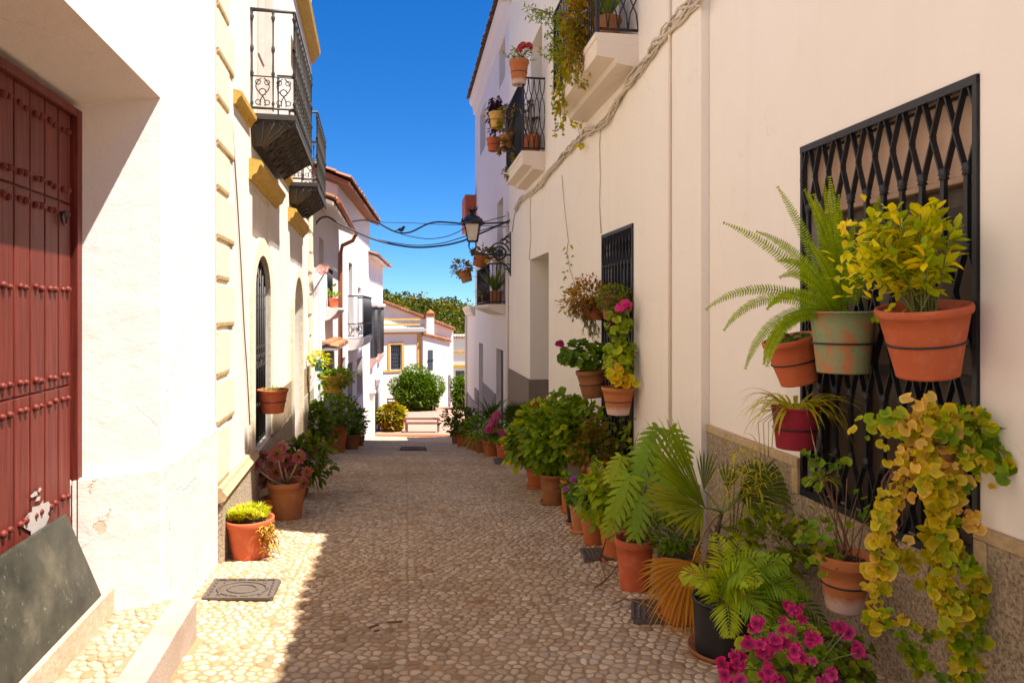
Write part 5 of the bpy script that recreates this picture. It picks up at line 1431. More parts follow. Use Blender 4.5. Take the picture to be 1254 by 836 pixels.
foliage(r, lf, st)
# patina pot with sword fern
b = hang(1032, 456, .18)
r, top, q, lf, st, fl = potted('green-stained terracotta pot with a large sword fern on the big grille', b, .172, .325, 'patina', GH1, 2, ring=ringpt(1075, 420), rim=.07, taper=.74)
D0 = top.y
for (x, y, L, dr) in ((905, 312, .62, .8), (900, 345, .56, 1.2), (925, 265, .6, .35), (985, 262, .58, .3), (1003, 240, .6, .25), (930, 320, .55, 1.1), (935, 335, .5, 1.5), (950, 255, .5, .55), (990, 225, .58, .35), (1012, 232, .56, .3), (1020, 215, .6, .35), (1050, 250, .5, .4), (985, 330, .35, 1.3), (960, 350, .32, 1.6), (1060, 280, .5, .8), (1000, 280, .45, .5), (1030, 270, .5, .4), (1068, 235, .55, .4), (915, 330, .4, 1.9), (1010, 250, .5, .6), (975, 270, .45, .8), (1045, 300, .4, 1.6), (1000, 310, .4, 1.0)):
    tp = at(x, y, D0 + q.uniform(-.22, .12)); frond(lf, st, top + rv(q) * .03, tp - top, L * q.uniform(1.2, 1.4), dr, 50, .040, .0085, q.choice([(.16, .30, .014), (.22, .36, .02), (.11, .24, .014)]), q, 'strap', (.14, .14, .03), .12, (.25, .38, .02), hang=.1, rr=.0025, face=V((q.uniform(-.6, .1), -1, q.uniform(.1, .6))))
frond(lf, st, top + V((.06, -.1, 0)), V((.3, -.5, .35)), .32, 2.4, 34, .04, .014, (.22, .36, .02), q, 'strap', hang=.1, face=V((-.3, -1, .3)))
foliage(r, lf, st)
# small pot, ivy leaves
b = hang(979, 468, .17); T = Matrix.Rotation(-.25, 3, V((0, 1, 0))) @ Matrix.Rotation(.05, 3, V((1, 0, 0)))
r, top, q, lf, st, fl = potted('small tilted terracotta pot with low ivy leaves beside the green-stained pot', b, .156, .275, 'terra_red', GH1, 3, T=T, ring=ringpt(995, 440), rim=.14, taper=.68)
for k in range(60):
    pp = top + V((q.uniform(-.12, .11), q.uniform(-.12, .1), q.uniform(.0, .06))); roundleaf(lf, pp, UP + rv(q) * .6 + V((0, -.3, 0)), .024 * q.uniform(.7, 1.2), vary(q.choice([(.07, .15, .03), (.1, .2, .04), (.05, .1, .02)]), .2, q), .16, .15, 10, rr=q)
foliage(r, lf, st)
# crimson pot, spider plant
b = hang(974, 548, .19)
r, top, q, lf, st, fl = potted('crimson pot with an arching pale-striped spider plant on the big grille', b, .136, .245, 'crimson', GH1, 4, ring=ringpt(1005, 520), rim=.1, taper=.8, rimout=.03)
for k in range(80):
    a = q.uniform(0, 6.28); e = q.uniform(.4, 1.5); strap(lf, top + V((math.cos(a) * .04, math.sin(a) * .04, 0)), V((math.cos(a), math.sin(a), e)), q.uniform(.24, .4), .018, q.uniform(1.0, 2.2), vary((.24, .33, .05), .2, q), edge=vary((.5, .5, .16), .15, q), r=q)
st.col = (.45, .42, .2); a = top
for (x, y, dd) in ((985, 500, 0), (1000, 530, .02), (1006, 575, .02)): pass
P = [top + V((.08, -.06, .06)), at(985, 490, D0 - .05), at(996, 540, D0 - .04), at(1008, 590, D0 - .03)]; st.tube(P, .003, 4); 
for k in range(16): an = k * .7; strap(lf, P[-1], V((math.cos(an), math.sin(an), .7)), q.uniform(.1, .16), .010, 1.4, (.22, .34, .05), (.5, .5, .16), 7, q)
for k in range(4): P = [top + V((-.1, -.05, .04)), top + V((-.16 - .03 * k, -.08, -.05)), top + V((-.17 - .02 * k, -.08, -.2 - .05 * k))]; st.tube(P, .0025, 4)
foliage(r, lf, st)
# orange pot with bare stems
b = hang(1034, 745, .22)
r, top, q, lf, st, fl = potted('orange terracotta pot with bare twigs and few geranium leaves low on the big grille', b, .135, .29, 'saltfoot', GH1, 5, ring=ringpt(1070, 700), rim=.22, taper=.66, groove=True)
DD = top.y
for k in range(13):
    x = q.uniform(990, 1085); y = q.uniform(560, 640); tp = at(x, y, DD + q.uniform(-.1, .15)); stem(st, top + V((q.uniform(-.05, .05), q.uniform(-.05, .05), -.01)), tp, .0045, q.uniform(-.03, .05), 6, (.22, .12, .06), .5, 5)
    for j in range(q.choice([0, 2, 5, 7])): roundleaf(lf, tp + rv(q) * .045, UP + rv(q) * .7 + V((-.2, -.4, 0)), .026 * q.uniform(.6, 1.1), vary(q.choice([GREEN, (.16, .26, .03), (.1, .2, .02)]), .25, q), .2, .2, 10, rr=q)
for k in range(46):
    pp = at(q.gauss(1000, 18), q.gauss(660, 18), DD - .08 + q.uniform(-.08, .08)); roundleaf(lf, pp, UP + rv(q) * .7 + V((-.2, -.4, 0)), .024 * q.uniform(.6, 1.2), vary(q.choice([GREEN, (.2, .3, .03), OLIVE]), .25, q), .2, .2, 10, rr=q)
for k in range(60): leafstrip(lf, top + V((q.uniform(-.09, .09), q.uniform(-.09, .09), .0)), rv(q) + UP * .3, UP, .05, .008, 'strap', .5, 0, (.2, .12, .06))
foliage(r, lf, st)
# trailing yellow plant
b = hang(1140, 560, .22)
r, top, q, lf, st, fl = potted('trailing yellow and green round-leaved plant spilling from a hidden pot on the big grille', b, .12, .16, 'terra_brown', GH1, 6, ring=ringpt(1180, 540))
D1 = top.y
Yc = [(.42, .38, .05), (.36, .37, .04), (.26, .33, .03), (.44, .40, .11)]; Pk = [(.52, .40, .38), (.56, .45, .5), (.46, .33, .22)]; Gc = [(.16, .28, .02), (.2, .33, .025), (.11, .22, .02)]
def cl(x, y, sx, sy, n, rr, cols, dd=0):
    for _ in range(n):
        x_, y_ = q.gauss(x, sx), q.gauss(y, sy); pp = at(x_, y_, D1 - .09 + dd + q.uniform(-.07, .09)); roundleaf(lf, pp, V((-.35, -.75, .45)) + rv(q) * .85, rr * q.uniform(.5, 1.35), vary(q.choice(cols), .16, q), .09, .2, 10, rr=q)
cl(1120, 525, 26, 17, 80, .026, Pk + Yc); cl(1165, 530, 28, 18, 70, .026, Yc + Gc); cl(1140, 565, 24, 26, 75, .029, Pk + Yc[:2]); cl(1205, 545, 16, 14, 45, .026, Gc + Yc[:1]); cl(1228, 572, 9, 8, 26, .026, Gc, -.02); cl(1085, 520, 10, 10, 22, .024, Yc + Gc)
cl(1170, 515, 25, 10, 30, .024, Gc + Yc); cl(1190, 575, 12, 16, 24, .025, Gc + Yc)
for (x0, y0, x1, y1, n, cols, rr) in ((1142, 570, 1140, 720, 30, Yc, .030), (1150, 580, 1160, 760, 32, Yc + Gc[:1], .029), (1130, 570, 1150, 690, 22, Yc + Pk[:1], .028), (1165, 585, 1185, 650, 12, Pk, .03), (1160, 640, 1200, 745, 20, Yc + Gc, .027), (1175, 690, 1205, 770, 16, Gc + Yc, .025), (1180, 720, 1190, 830, 18, Yc + Gc, .026),
                           (1150, 700, 1180, 800, 14, Yc + Gc, .028), (1165, 740, 1170, 836, 13, Gc + Yc, .026), (1100, 560, 1075, 700, 24, Yc + Pk, .026), (1085, 600, 1063, 770, 26, Yc, .025), (1070, 640, 1105, 690, 16, Yc, .027), (1095, 660, 1060, 720, 12, Yc + Pk, .025), (1150, 600, 1138, 660, 14, Yc, .03), (1065, 740, 1140, 780, 11, Yc[:1] + Gc + [OLIVE], .021), (1080, 760, 1130, 820, 12, [OLIVE] + Gc, .021), (1120, 790, 1160, 835, 9, Gc, .02)):
    P = []; k = 9
    for i in range(k + 1):
        t = i / k; x = x0 + (x1 - x0) * t + 7 * math.sin(t * 6 + x0); y = y0 + (y1 - y0) * t; P.append(at(x, y, D1 - .10 + .05 * math.sin(t * 4 + y0) + .06 * t))
    st.col = (.2, .09, .06); st.tube(P, .0035, 5, cap=False)
    for i in range(n):
        t = (i + q.random()) / n; j = min(k - 1, int(t * k)); cpt = P[j].lerp(P[j + 1], t * k - j)
        for s in (0, 1): roundleaf(lf, cpt + V((q.uniform(-.035, .035), q.uniform(-.04, .0), q.uniform(-.02, .02))), V((-.35, -.75, .5)) + rv(q) * .8, rr * q.uniform(.45, 1.3), vary(q.choice(cols), .16, q), .09, .2, 10, rr=q)
for k in range(9):
    x = 1095 + k * 4; P = [at(x + 10, 545, D1 - .02), at(x - 15 + q.uniform(-10, 10), 590, D1 - .06), at(1085 + q.uniform(-18, 30), 640, D1 - .03), at(1075 + q.uniform(-12, 40), 690, D1)]; st.tube(P, .003, 4)
foliage(r, lf, st)

# ---- standing along the wall, from near to far
b = V((1.24, 3.04, 0)); b.z = streetz(b.x, b.y)
r, top, q, lf, st, fl = potted('bushy plant with large magenta dark-centred flowers at the foot of the big window', b, .15, .22, 'terra_aged', GP, 10)
def zat(y, d): return (CY - y) / F * d
c = at(982, 822, 3.05); geranium(lf, st, top, c, (.31, .25, .21), 460, .026, [(.17, .28, .025), (.12, .22, .02), (.22, .3, .03), (.1, .17, .02)], q)
geranium(lf, st, top, c + V((.14, .05, -.1)), (.24, .2, .16), 130, .022, [(.08, .14, .02), OLIVE], q); geranium(lf, st, top, at(1030, 800, 3.14), (.15, .13, .14), 120, .022, [(.07, .11, .02), OLIVE, (.1, .09, .03)], q)
for (x, y, n) in ((945, 772, 6), (932, 788, 5), (955, 752, 4), (965, 738, 5), (973, 742, 5), (988, 773, 5), (966, 786, 6), (977, 795, 5), (900, 805, 7), (887, 822, 8), (897, 795, 4), (940, 818, 7), (943, 832, 6), (925, 758, 5), (918, 778, 4), (1008, 826, 7), (1000, 832, 6), (1012, 818, 4), (1030, 762, 4), (1022, 760, 3), (1045, 786, 3), (928, 834, 5)):
    fl.marks.append((len(fl.v), len(fl.f)))
    for k in range(n):
        pp = at(x + 4 + q.gauss(0, 5), y + 9 + q.gauss(0, 5), 2.83 + q.uniform(-.05, .06) + (.12 if x > 1020 else 0)); floret(fl, pp, V((-.2, -.9, .3)) + rv(q) * .45, .019 * q.uniform(.8, 1.15), vary(q.choice([MAG, (.88, .06, .30), (.62, .02, .16)]), .15, q), DKM, q)
    stem(st, top + V((q.uniform(-.1, .1), q.uniform(-.1, .1), 0)), at(x + 4, y + 13, 2.86), .003, .02, 5, (.2, .24, .06), .7, 4)
foliage(r, lf, st, fl)

b = gp(884, 797)
r, top, q, lf, st, fl = potted('black plastic pot with fine yellow-green palm fronds on a terracotta saucer', b, .165, .31, 'blackpot', GP, 11, taper=.88, rim=.08, rimout=.04, saucer=M['terra_brown'])
dpt = top.y
for (x, y, L, dr, g) in ((870, 690, .35, 1.4, 0), (895, 660, .42, 1.1, 0), (940, 655, .48, 1.1, 1), (965, 668, .5, 1.2, 1), (985, 690, .5, 1.2, 1), (1000, 720, .55, 1.3, 2), (1010, 700, .6, 1.1, 2), (910, 700, .3, 1.9, 0), (925, 640, .42, .8, 1), (950, 690, .42, 1.6, 1), (1000, 745, .55, 1.5, 2), (890, 700, .36, 1.8, 0), (960, 640, .5, .7, 1), (985, 655, .5, .9, 2), (930, 690, .38, 1.8, 1), (905, 680, .4, 1.2, 0), (970, 720, .45, 1.6, 2), (880, 668, .4, 1.3, 0), (918, 672, .42, 1.2, 0), (935, 705, .4, 1.7, 1), (955, 675, .45, 1.2, 1), (975, 690, .5, 1.3, 1), (900, 715, .3, 2.0, 0), (862, 705, .34, 1.5, 0), (945, 640, .45, .8, 1), (1005, 735, .52, 1.4, 2), (990, 675, .5, .9, 1), (915, 655, .4, .9, 1)):
    tp = at(x, y, dpt + q.uniform(-.28, .1)); frond(lf, st, top + rv(q) * .04, (tp - top) + UP * .12, L * 1.02, dr, 18, .128, .015, ((.27, .38, .03), (.17, .31, .025), (.05, .13, .025))[g], q, 'lan', (.3, .32, .06), .5, hang=.3, rr=.004, face=V((q.uniform(-.4, .2), -.7, q.uniform(.5, 1.2))))
foliage(r, lf, st)

b = gp(832, 757)
r, top, q, lf, st, fl = potted('terracotta pot with a tall fan palm and one dead brown fan leaf', b, .15, .28, 'terra', GP, 12, saucer=True)
tr_ = MB(); tr_.col = (.13, .085, .05); P = [top, at(868, 690, top.y + .05), at(882, 645, top.y + .05)]
hub = at(884, 628, top.y + .03); tr_.tube([top + UP * -.02, at(862, 700, top.y + .04), at(876, 660, top.y + .05), hub], [.022, .024, .02, .012], 8)
for k in range(26): pp = P[1].lerp(P[2], q.random()); strap(tr_, pp, rv(q) * .6 + UP, .12, .012, .6, (.17, .1, .05), None, 5, q)
tr_.build('trunk', M['stem'], r)
def fanleaf(x0, y0, x1, y1, d0, d1, n, spread, col, nrm, bend=.12, tip=None, w=1.0):
    h_ = at(x0, y0, d0); e = at(x1, y1, d1); stem(st, hub, h_, .006, .01, 5, (.25, .3, .06), .8, 5); fan(lf, h_, e - h_, nrm, (e - h_).length, n, spread, col, q, bend, tip, w)
dh = hub.y
fanleaf(864, 622, 798, 516, dh - .10, dh - .34, 18, .36, (.15, .24, .025), V((.6, -.75, .3)), .02, None, 1.3)
fanleaf(862, 622, 796, 612, dh - .10, dh - .34, 24, .8, (.19, .27, .035), V((-.1, -.55, .9)), .1, (.34, .29, .07), 1.1)
fanleaf(862, 600, 868, 545, dh, dh + .1, 14, .5, (.1, .17, .022), V((.5, -.9, .1)), .06)
fanleaf(925, 600, 962, 560, dh + .1, dh + .2, 26, 1.25, (.08, .145, .02), V((-.5, -.85, .3)), .16)
fanleaf(905, 610, 960, 600, dh + .1, dh + .15, 22, 1.0, (.09, .15, .02), V((-.2, -.8, .5)), .2)
fanleaf(890, 600, 895, 560, dh + .1, dh + .25, 12, .5, (.1, .17, .022), V((0, -1, .1)), .1)
h_ = at(848, 688, top.y - .12); stem(st, hub, h_, .007, .06, 6, (.3, .2, .06), .8, 5)
fan(lf, h_, at(822, 752, top.y - .2) - h_, V((-.35, -.85, .35)), .40, 36, 1.35, (.36, .19, .045), q, .25, (.45, .27, .09), 1.0)
for k in range(9): strap(lf, h_, at(858 + 6 * k, 655 + 5 * k, top.y - .1) - h_, .2, .014, .6, (.4, .26, .05), None, 6, q)
foliage(r, lf, st)

# spider plant clump on the dado (pot out of sight)
b = RW.p(4.65, .30, streetz(1.6, 4.65) + .006)
r, top, q, lf, st, fl = potted('tall narrow pot with a pale-striped spider plant between palm and dado', b, .13, .3, 'terra_brown', GP, 13, saucer=True)
cc = at(915, 582, 4.45); st.col = (.3, .3, .1); st.tube([top, top.lerp(cc, .6) + V((-.05, 0, .05)), cc], .008, 5)
for k in range(95):
    a = q.uniform(0, 6.28); o_ = at(q.gauss(912, 14), q.gauss(585, 22), 4.4 + q.uniform(-.1, .1)); strap(lf, o_, V((math.cos(a), math.sin(a), q.uniform(.3, 1.1))), q.uniform(.12, .2), .011, q.uniform(1.6, 3), vary((.26, .32, .05), .2, q), vary((.52, .48, .17), .15, q), 7, q)
for k in range(5): x = 890 + k * 10; stem(st, top, at(x, 560 + 6 * k, 4.45), .005, .04, 6, (.2, .14, .05), .5, 5)
bush(lf, at(945, 660, 4.2), (.26, .2, .2), 420, .07, .035, [(.14, .22, .03), (.2, .26, .035), (.09, .15, .02)], r=q)
foliage(r, lf, st)

b = V((1.20, 4.9, 0)); b.z = streetz(b.x, b.y)
r, top, q, lf, st, fl = potted('small-leaved dark green bushy shrub in a terracotta pot between monstera and fan palm', b, .15, .27, 'terra_brown', GP, 14, saucer=True)
c = at(824, 654, 4.8); bush(lf, c, (.21, .19, .14), 900, .05, .017, [(.08, .18, .02), (.12, .24, .025), (.06, .13, .016)], 'lan', r=q, upb=.6); foliage(r, lf, st)

b = gp(777, 718)
r, top, q, lf, st, fl = potted('terracotta pot with a split-leaved monstera and trailing aerial roots', b, .145, .37, 'terra_red', GP, 15, rim=.16, taper=.7)
d0 = top.y
for (x, y, x2, y2, L, cl_, dd) in ((822, 528, 842, 560, .28, (.16, .28, .03), .55), (795, 545, 770, 590, .34, (.14, .27, .028), .1), (815, 570, 810, 640, .36, (.15, .28, .03), -.08), (770, 585, 748, 630, .3, (.17, .28, .03), -.05), (785, 610, 775, 655, .28, (.13, .24, .025), -.12), (805, 525, 782, 555, .28, (.12, .23, .025), .3), (760, 560, 745, 585, .22, (.2, .3, .035), .1), (832, 590, 845, 630, .26, (.11, .2, .022), .25), (755, 620, 742, 655, .22, (.18, .27, .03), -.05), (800, 560, 822, 600, .3, (.1, .2, .02), .2), (775, 600, 765, 640, .28, (.09, .17, .02), .1)):
    t_ = at(x, y, d0 + dd); ax = at(x2, y2, d0 + dd - .1) - t_; monstera(lf, st, top + rv(q) * .03, t_, V((-.25, -.75, .6)), ax, L * .92, vary(cl_, .1, q), q)
for pts in (((775, 652), (760, 650), (742, 660), (735, 690), (742, 715), (735, 722)), ((735, 690), (750, 698), (768, 700)), ((757, 695), (748, 708), (735, 720), (728, 724)), ((790, 660), (800, 640), (805, 620)), ((750, 745), (765, 738), (790, 745), (800, 750))):
    P = [at(x, y, d0 - .17) if y < 690 else G(x, y) + UP * .03 for x, y in pts]; st.col = (.24, .13, .06); st.tube(P, .006, 5)
foliage(r, lf, st)

b = gp(747, 682); b.x += .03
r, top, q, lf, st, fl = potted('small terracotta pot with lacy light green leaves behind the monstera', b, .12, .28, 'terra', GP, 16)
c = at(742, 600, top.y); bush(lf, c, (.22, .2, .26), 420, .085, .05, [(.2, .31, .03), (.25, .34, .035), (.14, .24, .025)], 'ov', r=q, droop=.6); foliage(r, lf, st)

b = gp(727, 664)
r, top, q, lf, st, fl = potted('terracotta pot with a bright pink geranium head and yellowing leaves', b, .13, .31, 'terra', GP, 17, rim=.16, taper=.68)
d0 = top.y; c = at(722, 606, d0); geranium(lf, st, top, c, (.2, .17, .15), 170, .038, [(.07, .16, .022), (.1, .2, .025), (.06, .13, .018)], q)
for (x, y) in ((733, 585), (738, 592), (728, 600), (737, 612), (733, 618), (726, 590)): 
    for k in range(3): roundleaf(lf, at(x + q.gauss(0, 4), y + q.gauss(0, 4), d0 - .17), V((-.2, -.8, .5)) + rv(q) * .4, .034, vary((.34, .4, .03), .12, q), .1, .2, 10, rr=q)
umbel(fl, st, top, at(726, 575, d0 - .12), .045, 34, (.85, .05, .30), (.6, .02, .2), .018, q)
for (x, y) in ((702, 588), (694, 600)): umbel(fl, st, top, at(x, y, d0 + .15), .028, 12, (.5, .08, .5), (.3, .02, .3), .016, q)
foliage(r, lf, st, fl)
b = gp(712, 650)
r, top, q, lf, st, fl = potted('small faded pink-brown pot squeezed behind the pink geranium pot', b, .12, .27, 'terra_aged', GP, 18, saucer=True)
bush(lf, at(706, 600, top.y), (.16, .15, .14), 260, .06, .04, [DEEP, GREEN], r=q); foliage(r, lf, st)
b = gp(704, 641)
r, top, q, lf, st, fl = potted('slim dark grey pot with dusky red and green leaves', b, .10, .3, 'blackpot', GP, 19, saucer=M['terra_brown'])
bush(lf, at(728, 545, top.y + .3), (.22, .2, .32), 300, .10, .045, [(.13, .05, .03), (.09, .12, .02), (.06, .1, .02), (.16, .08, .03)], r=q, droop=.6); foliage(r, lf, st)
b = gp(697, 626)
r, top, q, lf, st, fl = potted('slender tall terracotta pot on a saucer with dense mixed foliage', b, .10, .36, 'terra', GP, 20, saucer=True, rim=.1, taper=.75)
bush(lf, at(704, 528, top.y + .15), (.29, .28, .40), 820, .115, .062, [(.11, .21, .02), (.15, .26, .025), (.08, .15, .016), (.22, .29, .03)], r=q, droop=.5); foliage(r, lf, st)
b = gp(676, 616)
r, top, q, lf, st, fl = potted('wide terracotta pot on a saucer under a mass of broad green leaves', b, .15, .36, 'terra_brown', GP, 21, saucer=True, rim=.12, taper=.74)
bush(lf, at(676, 534, top.y), (.33, .3, .36), 820, .13, .075, [(.12, .23, .022), (.09, .18, .018), (.18, .29, .03)], r=q, droop=.7)
for k in range(26): leafstrip(lf, at(694 + q.gauss(0, 12), 492 + q.gauss(0, 7), top.y + .35), rv(q) + V((0, -.4, .1)), UP + V((-.2, -.5, 0)), .17, .11, 'ov', .3, .1, vary((.12, .22, .03), .15, q))
foliage(r, lf, st)
b = gp(658, 597)
r, top, q, lf, st, fl = potted('terracotta pot on a saucer with lime and dark green croton-like leaves', b, .16, .3, 'terra', GP, 22, saucer=True)
bush(lf, at(655, 534, top.y), (.37, .32, .34), 600, .16, .08, [(.26, .34, .03), (.08, .17, .02), (.06, .13, .018), (.36, .40, .04)], r=q, droop=.7); foliage(r, lf, st)
b = gp(648, 586); b.x += .1
r, top, q, lf, st, fl = potted('small brown pot under spreading light green leaves by the recessed doorway', b, .13, .26, 'terra_brown', GP, 23, saucer=True)
bush(lf, at(660, 515, top.y + .2), (.34, .3, .3), 420, .14, .06, [(.18, .28, .03), (.3, .36, .04), (.12, .2, .02)], r=q)
for (x, y) in ((656, 497), (660, 510), (652, 505), (670, 500)): umbel(fl, st, top, at(x, y, top.y + .1), .06, 12, (.55, .02, .03), (.3, .01, .02), .03, q)
foliage(r, lf, st, fl)
b = gp(620, 561)
r, top, q, lf, st, fl = potted('round terracotta pot of pink geraniums halfway down the shaded wall', b, .22, .38, 'terra_red', GP, 24, taper=.78)
geranium(lf, st, top, at(613, 527, top.y), (.36, .32, .30), 210, .055, [(.07, .16, .02), (.1, .2, .02), (.05, .12, .016)], q)
for (x, y) in ((608, 510), (599, 526), (613.5, 530), (604, 518)): umbel(fl, st, top, at(x, y, top.y - .28), .075, 18, (.72, .14, .36), (.5, .05, .2), .04, q)
foliage(r, lf, st, fl)
b = RW.p(13.6, .55, 0); b.z = streetz(b.x, b.y)
r, top, q, lf, st, fl = potted('pot with dark spiky fan palm against the grey dado', b, .18, .34, 'terra_brown', GP, 25)
hub = at(636, 515, 13.4)
st.col = (.12, .08, .05); st.tube([top, hub], .03, 6)
for k in range(7):
    a = -.9 + k * .3; e = V((math.sin(a), -.15, math.cos(a) * .9)); fan(lf, hub, e, V((0, -1, .2)), .48, 12, .5, (.045, .095, .018), q, .1)
foliage(r, lf, st)
specs = [(602, 558, .2, .34, 'terra', 'pot of pale spiky leaves just past the pink geraniums', 's'), (590, 554, .18, .33, 'terra_brown', 'pot of tall sword leaves before the dark green door', 'd'), (583, 551, .17, .32, 'terra', 'pot with grassy yellow-green tufts spilling onto the lane', 'g'), (577, 549, .17, .32, 'terra_brown', 'pot with a low grey-green bush among the farther pots', 'b'), (566, 546.5, .2, .4, 'terra', 'second pot from the plaza end with a ragged shrub', 'r'), (558, 543, .17, .42, 'terra_brown', 'pot nearest the plaza with a thin shrub leaning out', 't')]
for i, (x, y, rt, h_, mt, lb, kd) in enumerate(specs):
    b = gp(x, y); r, top, q, lf, st, fl = potted(lb, b, rt, h_, mt, GP, 40 + i)
    if kd == 's':
        for k in range(40): a = q.uniform(0, 6.28); strap(lf, top, V((math.cos(a), math.sin(a), q.uniform(.5, 1.6))), q.uniform(.35, .7), .03, q.uniform(.6, 1.6), vary((.2, .27, .05), .2, q), None, 6, q)
    if kd == 'd':
        tt = top + V((.2, .2, .45)); st.col = (.1, .08, .05); st.tube([top, tt], .03, 5)
        for k in range(44): a = q.uniform(0, 6.28); strap(lf, tt, V((math.cos(a), math.sin(a), q.uniform(.3, 2))), q.uniform(.4, .8), .05, q.uniform(.2, .9), vary((.05, .1, .02), .2, q), None, 6, q)
        bush(lf, top + UP * .3, (.4, .35, .3), 260, .12, .06, [GREEN, DEEP], r=q)
    if kd == 'g':
        for k in range(80): a = q.uniform(0, 6.28); strap(lf, top, V((math.cos(a), math.sin(a), q.uniform(.3, 1.6))), q.uniform(.35, .75), .022, q.uniform(1.2, 2.6), vary((.28, .28, .05), .2, q), None, 6, q)
    if kd == 'b': bush(lf, top + UP * .25, (.38, .34, .32), 520, .09, .04, [(.12, .15, .03), OLIVE, DEEP], r=q)
    if kd == 'r': bush(lf, top + UP * .42, (.5, .4, .5), 560, .13, .08, [(.05, .1, .018), (.09, .14, .02)], r=q); shoots(lf, st, top, top + UP * .5 + V((-.2, 0, 0)), (.6, .4, .55), 9, 9, .13, .07, [DEEP, OLIVE], r=q, sr=.008)
    if kd == 't': shoots(lf, st, top, top + UP * .45 + V((-.15, 0, 0)), (.5, .4, .6), 14, 12, .12, .065, [DEEP, OLIVE, (.12, .1, .03)], r=q, sr=.008)
    foliage(r, lf, st, fl)

# ---- hung on the narrow grille
def g2(x, y, w): return RW.pt(x, y, WB + w)
specs = [(727, 392, .14, .165, .28, 'terra', 'brown pot of bushy bronze stonecrop, highest and farther on the narrow grille'), (752, 391, .16, .155, .26, 'terra_brown', 'pot of trailing green stonecrop, highest and nearer on the narrow grille')]
for i, (x, y, w, rt, h_, mt, lb) in enumerate(specs):
    b = g2(x, y, w); r, top, q, lf, st, fl = potted(lb, b, rt, h_, mt, GH2, 60 + i, ring=RW.pt(x + 6, y - 12, WB), rim=.14)
    if i == 0:
        bush(lf, at(722, 362, top.y - .02), (.34, .3, .21), 1100, .055, .026, [(.22, .11, .06), (.3, .17, .09), (.15, .14, .04), (.36, .24, .14)], r=q, droop=.5)
        for k in range(34): trail(lf, st, at(q.uniform(698, 735), q.uniform(360, 378), top.y - .2), q.uniform(.06, .2), V((0, 0, 0)), 8, .02, [(.22, .12, .06), (.2, .16, .05)], q, lw=.6)
        for k in range(22): trail(lf, st, at(q.uniform(712, 728), 386, top.y - .1), q.uniform(.1, .32), V((.05, 0, 0)), 9, .02, [(.13, .2, .03), (.2, .26, .04)], q, lw=.5)
    else:
        bush(lf, at(752, 362, top.y - .04), (.25, .22, .13), 900, .04, .014, [(.14, .2, .03), (.2, .25, .04), (.1, .15, .02)], r=q, droop=.7)
        for k in range(40): trail(lf, st, at(q.uniform(734, 776), q.uniform(360, 372), top.y - .17), q.uniform(.05, .16), V((0, 0, 0)), 8, .016, [(.12, .18, .03), (.18, .23, .04)], q, lw=.5)
    foliage(r, lf, st, fl)
b = g2(727, 486, .19); T = Matrix.Rotation(-.10, 3, V((0, 1, 0)))
r, top, q, lf, st, fl = potted('brown terracotta pot with a spreading dark green geranium and one crimson bloom', b, .185, .33, 'terra_brown', GH2, 63, T=T, ring=RW.pt(742, 470, WB), groove=True, rim=.17)
geranium(lf, st, top, at(716, 436, top.y - .05), (.30, .24, .20), 190, .05, [(.08, .17, .022), (.11, .21, .026), (.06, .13, .018)], q)
umbel(fl, st, top, at(686, 422, top.y - .1), .045, 22, (.5, .02, .14), (.2, .005, .04), .024, q); foliage(r, lf, st, fl)
b = g2(757, 507, .20)
r, top, q, lf, st, fl = potted('bright terracotta pot with a tall lime-leaved geranium climbing the narrow grille', b, .175, .29, 'saltfoot', GH2, 64, ring=RW.pt(772, 490, WB), rim=.16, taper=.66)
for k in range(7): stem(st, top + V((q.uniform(-.05, .05), 0, 0)), at(760 + q.gauss(0, 7), 385 + 14 * k, top.y), .008, .0, 6, (.2, .24, .05), .6, 5)
geranium(lf, st, top, at(758, 440, top.y - .03), (.17, .15, .30), 160, .05, [(.2, .3, .03), (.27, .35, .035), (.14, .24, .025)], q); geranium(lf, st, top, at(757, 395, top.y - .03), (.14, .12, .17), 60, .045, [(.2, .3, .03), (.14, .25, .025)], q)
for k in range(16): roundleaf(lf, at(q.gauss(756, 10), q.gauss(466, 9), top.y - .2), V((-.2, -.9, .4)) + rv(q) * .4, .05, vary(q.choice([(.5, .44, .03), (.4, .42, .03), (.46, .3, .03)]), .1, q), .1, .2, 10, rr=q)
umbel(fl, st, at(763, 400, top.y), at(766, 375, top.y - .12), .05, 26, (.85, .07, .32), (.6, .02, .2), .028, q); umbel(fl, st, at(760, 400, top.y), at(761, 377, top.y - .13), .05, 18, (.85, .07, .32), (.6, .02, .2), .028, q)
umbel(fl, st, at(756, 420, top.y), at(750, 397, top.y - .05), .05, 18, (.2, .03, .06), (.1, .01, .02), .026, q); foliage(r, lf, st, fl)
# climber on the lower grille
c = thing('climbing_vine', RW.p(8.1, WB + .3, streetz(1.0, 8.1)), 'thin green climber growing up the lower bars of the narrow grille', 'climber'); q = random.Random(71); lf, st = MB(), MB()
for k in range(12):
    x = q.uniform(742, 776); base = RW.p(RW.hit(x, 500, WB)[0], WB + .25, gz(8) + .02); tp = RW.pt(x + q.uniform(-8, 8), q.uniform(505, 540), WB + .05); stem(st, base, tp, .005, 0, 6, (.15, .16, .05), .5, 4)
    for j in range(22): t = q.random(); leafstrip(lf, base.lerp(tp, t) + rv(q) * .06, rv(q), UP + V((0, -.5, 0)), .09, .04, 'ov', .4, .15, vary(q.choice([(.16, .24, .03), OLIVE, (.26, .3, .04)]), .2, q))
foliage(c, lf, st)
c = thing('climbing_vine', RW.pt(715, 480, WB + .02), 'wispy vine climbing the cream wall above the bronze stonecrop', 'climber'); lf, st = MB(), MB()
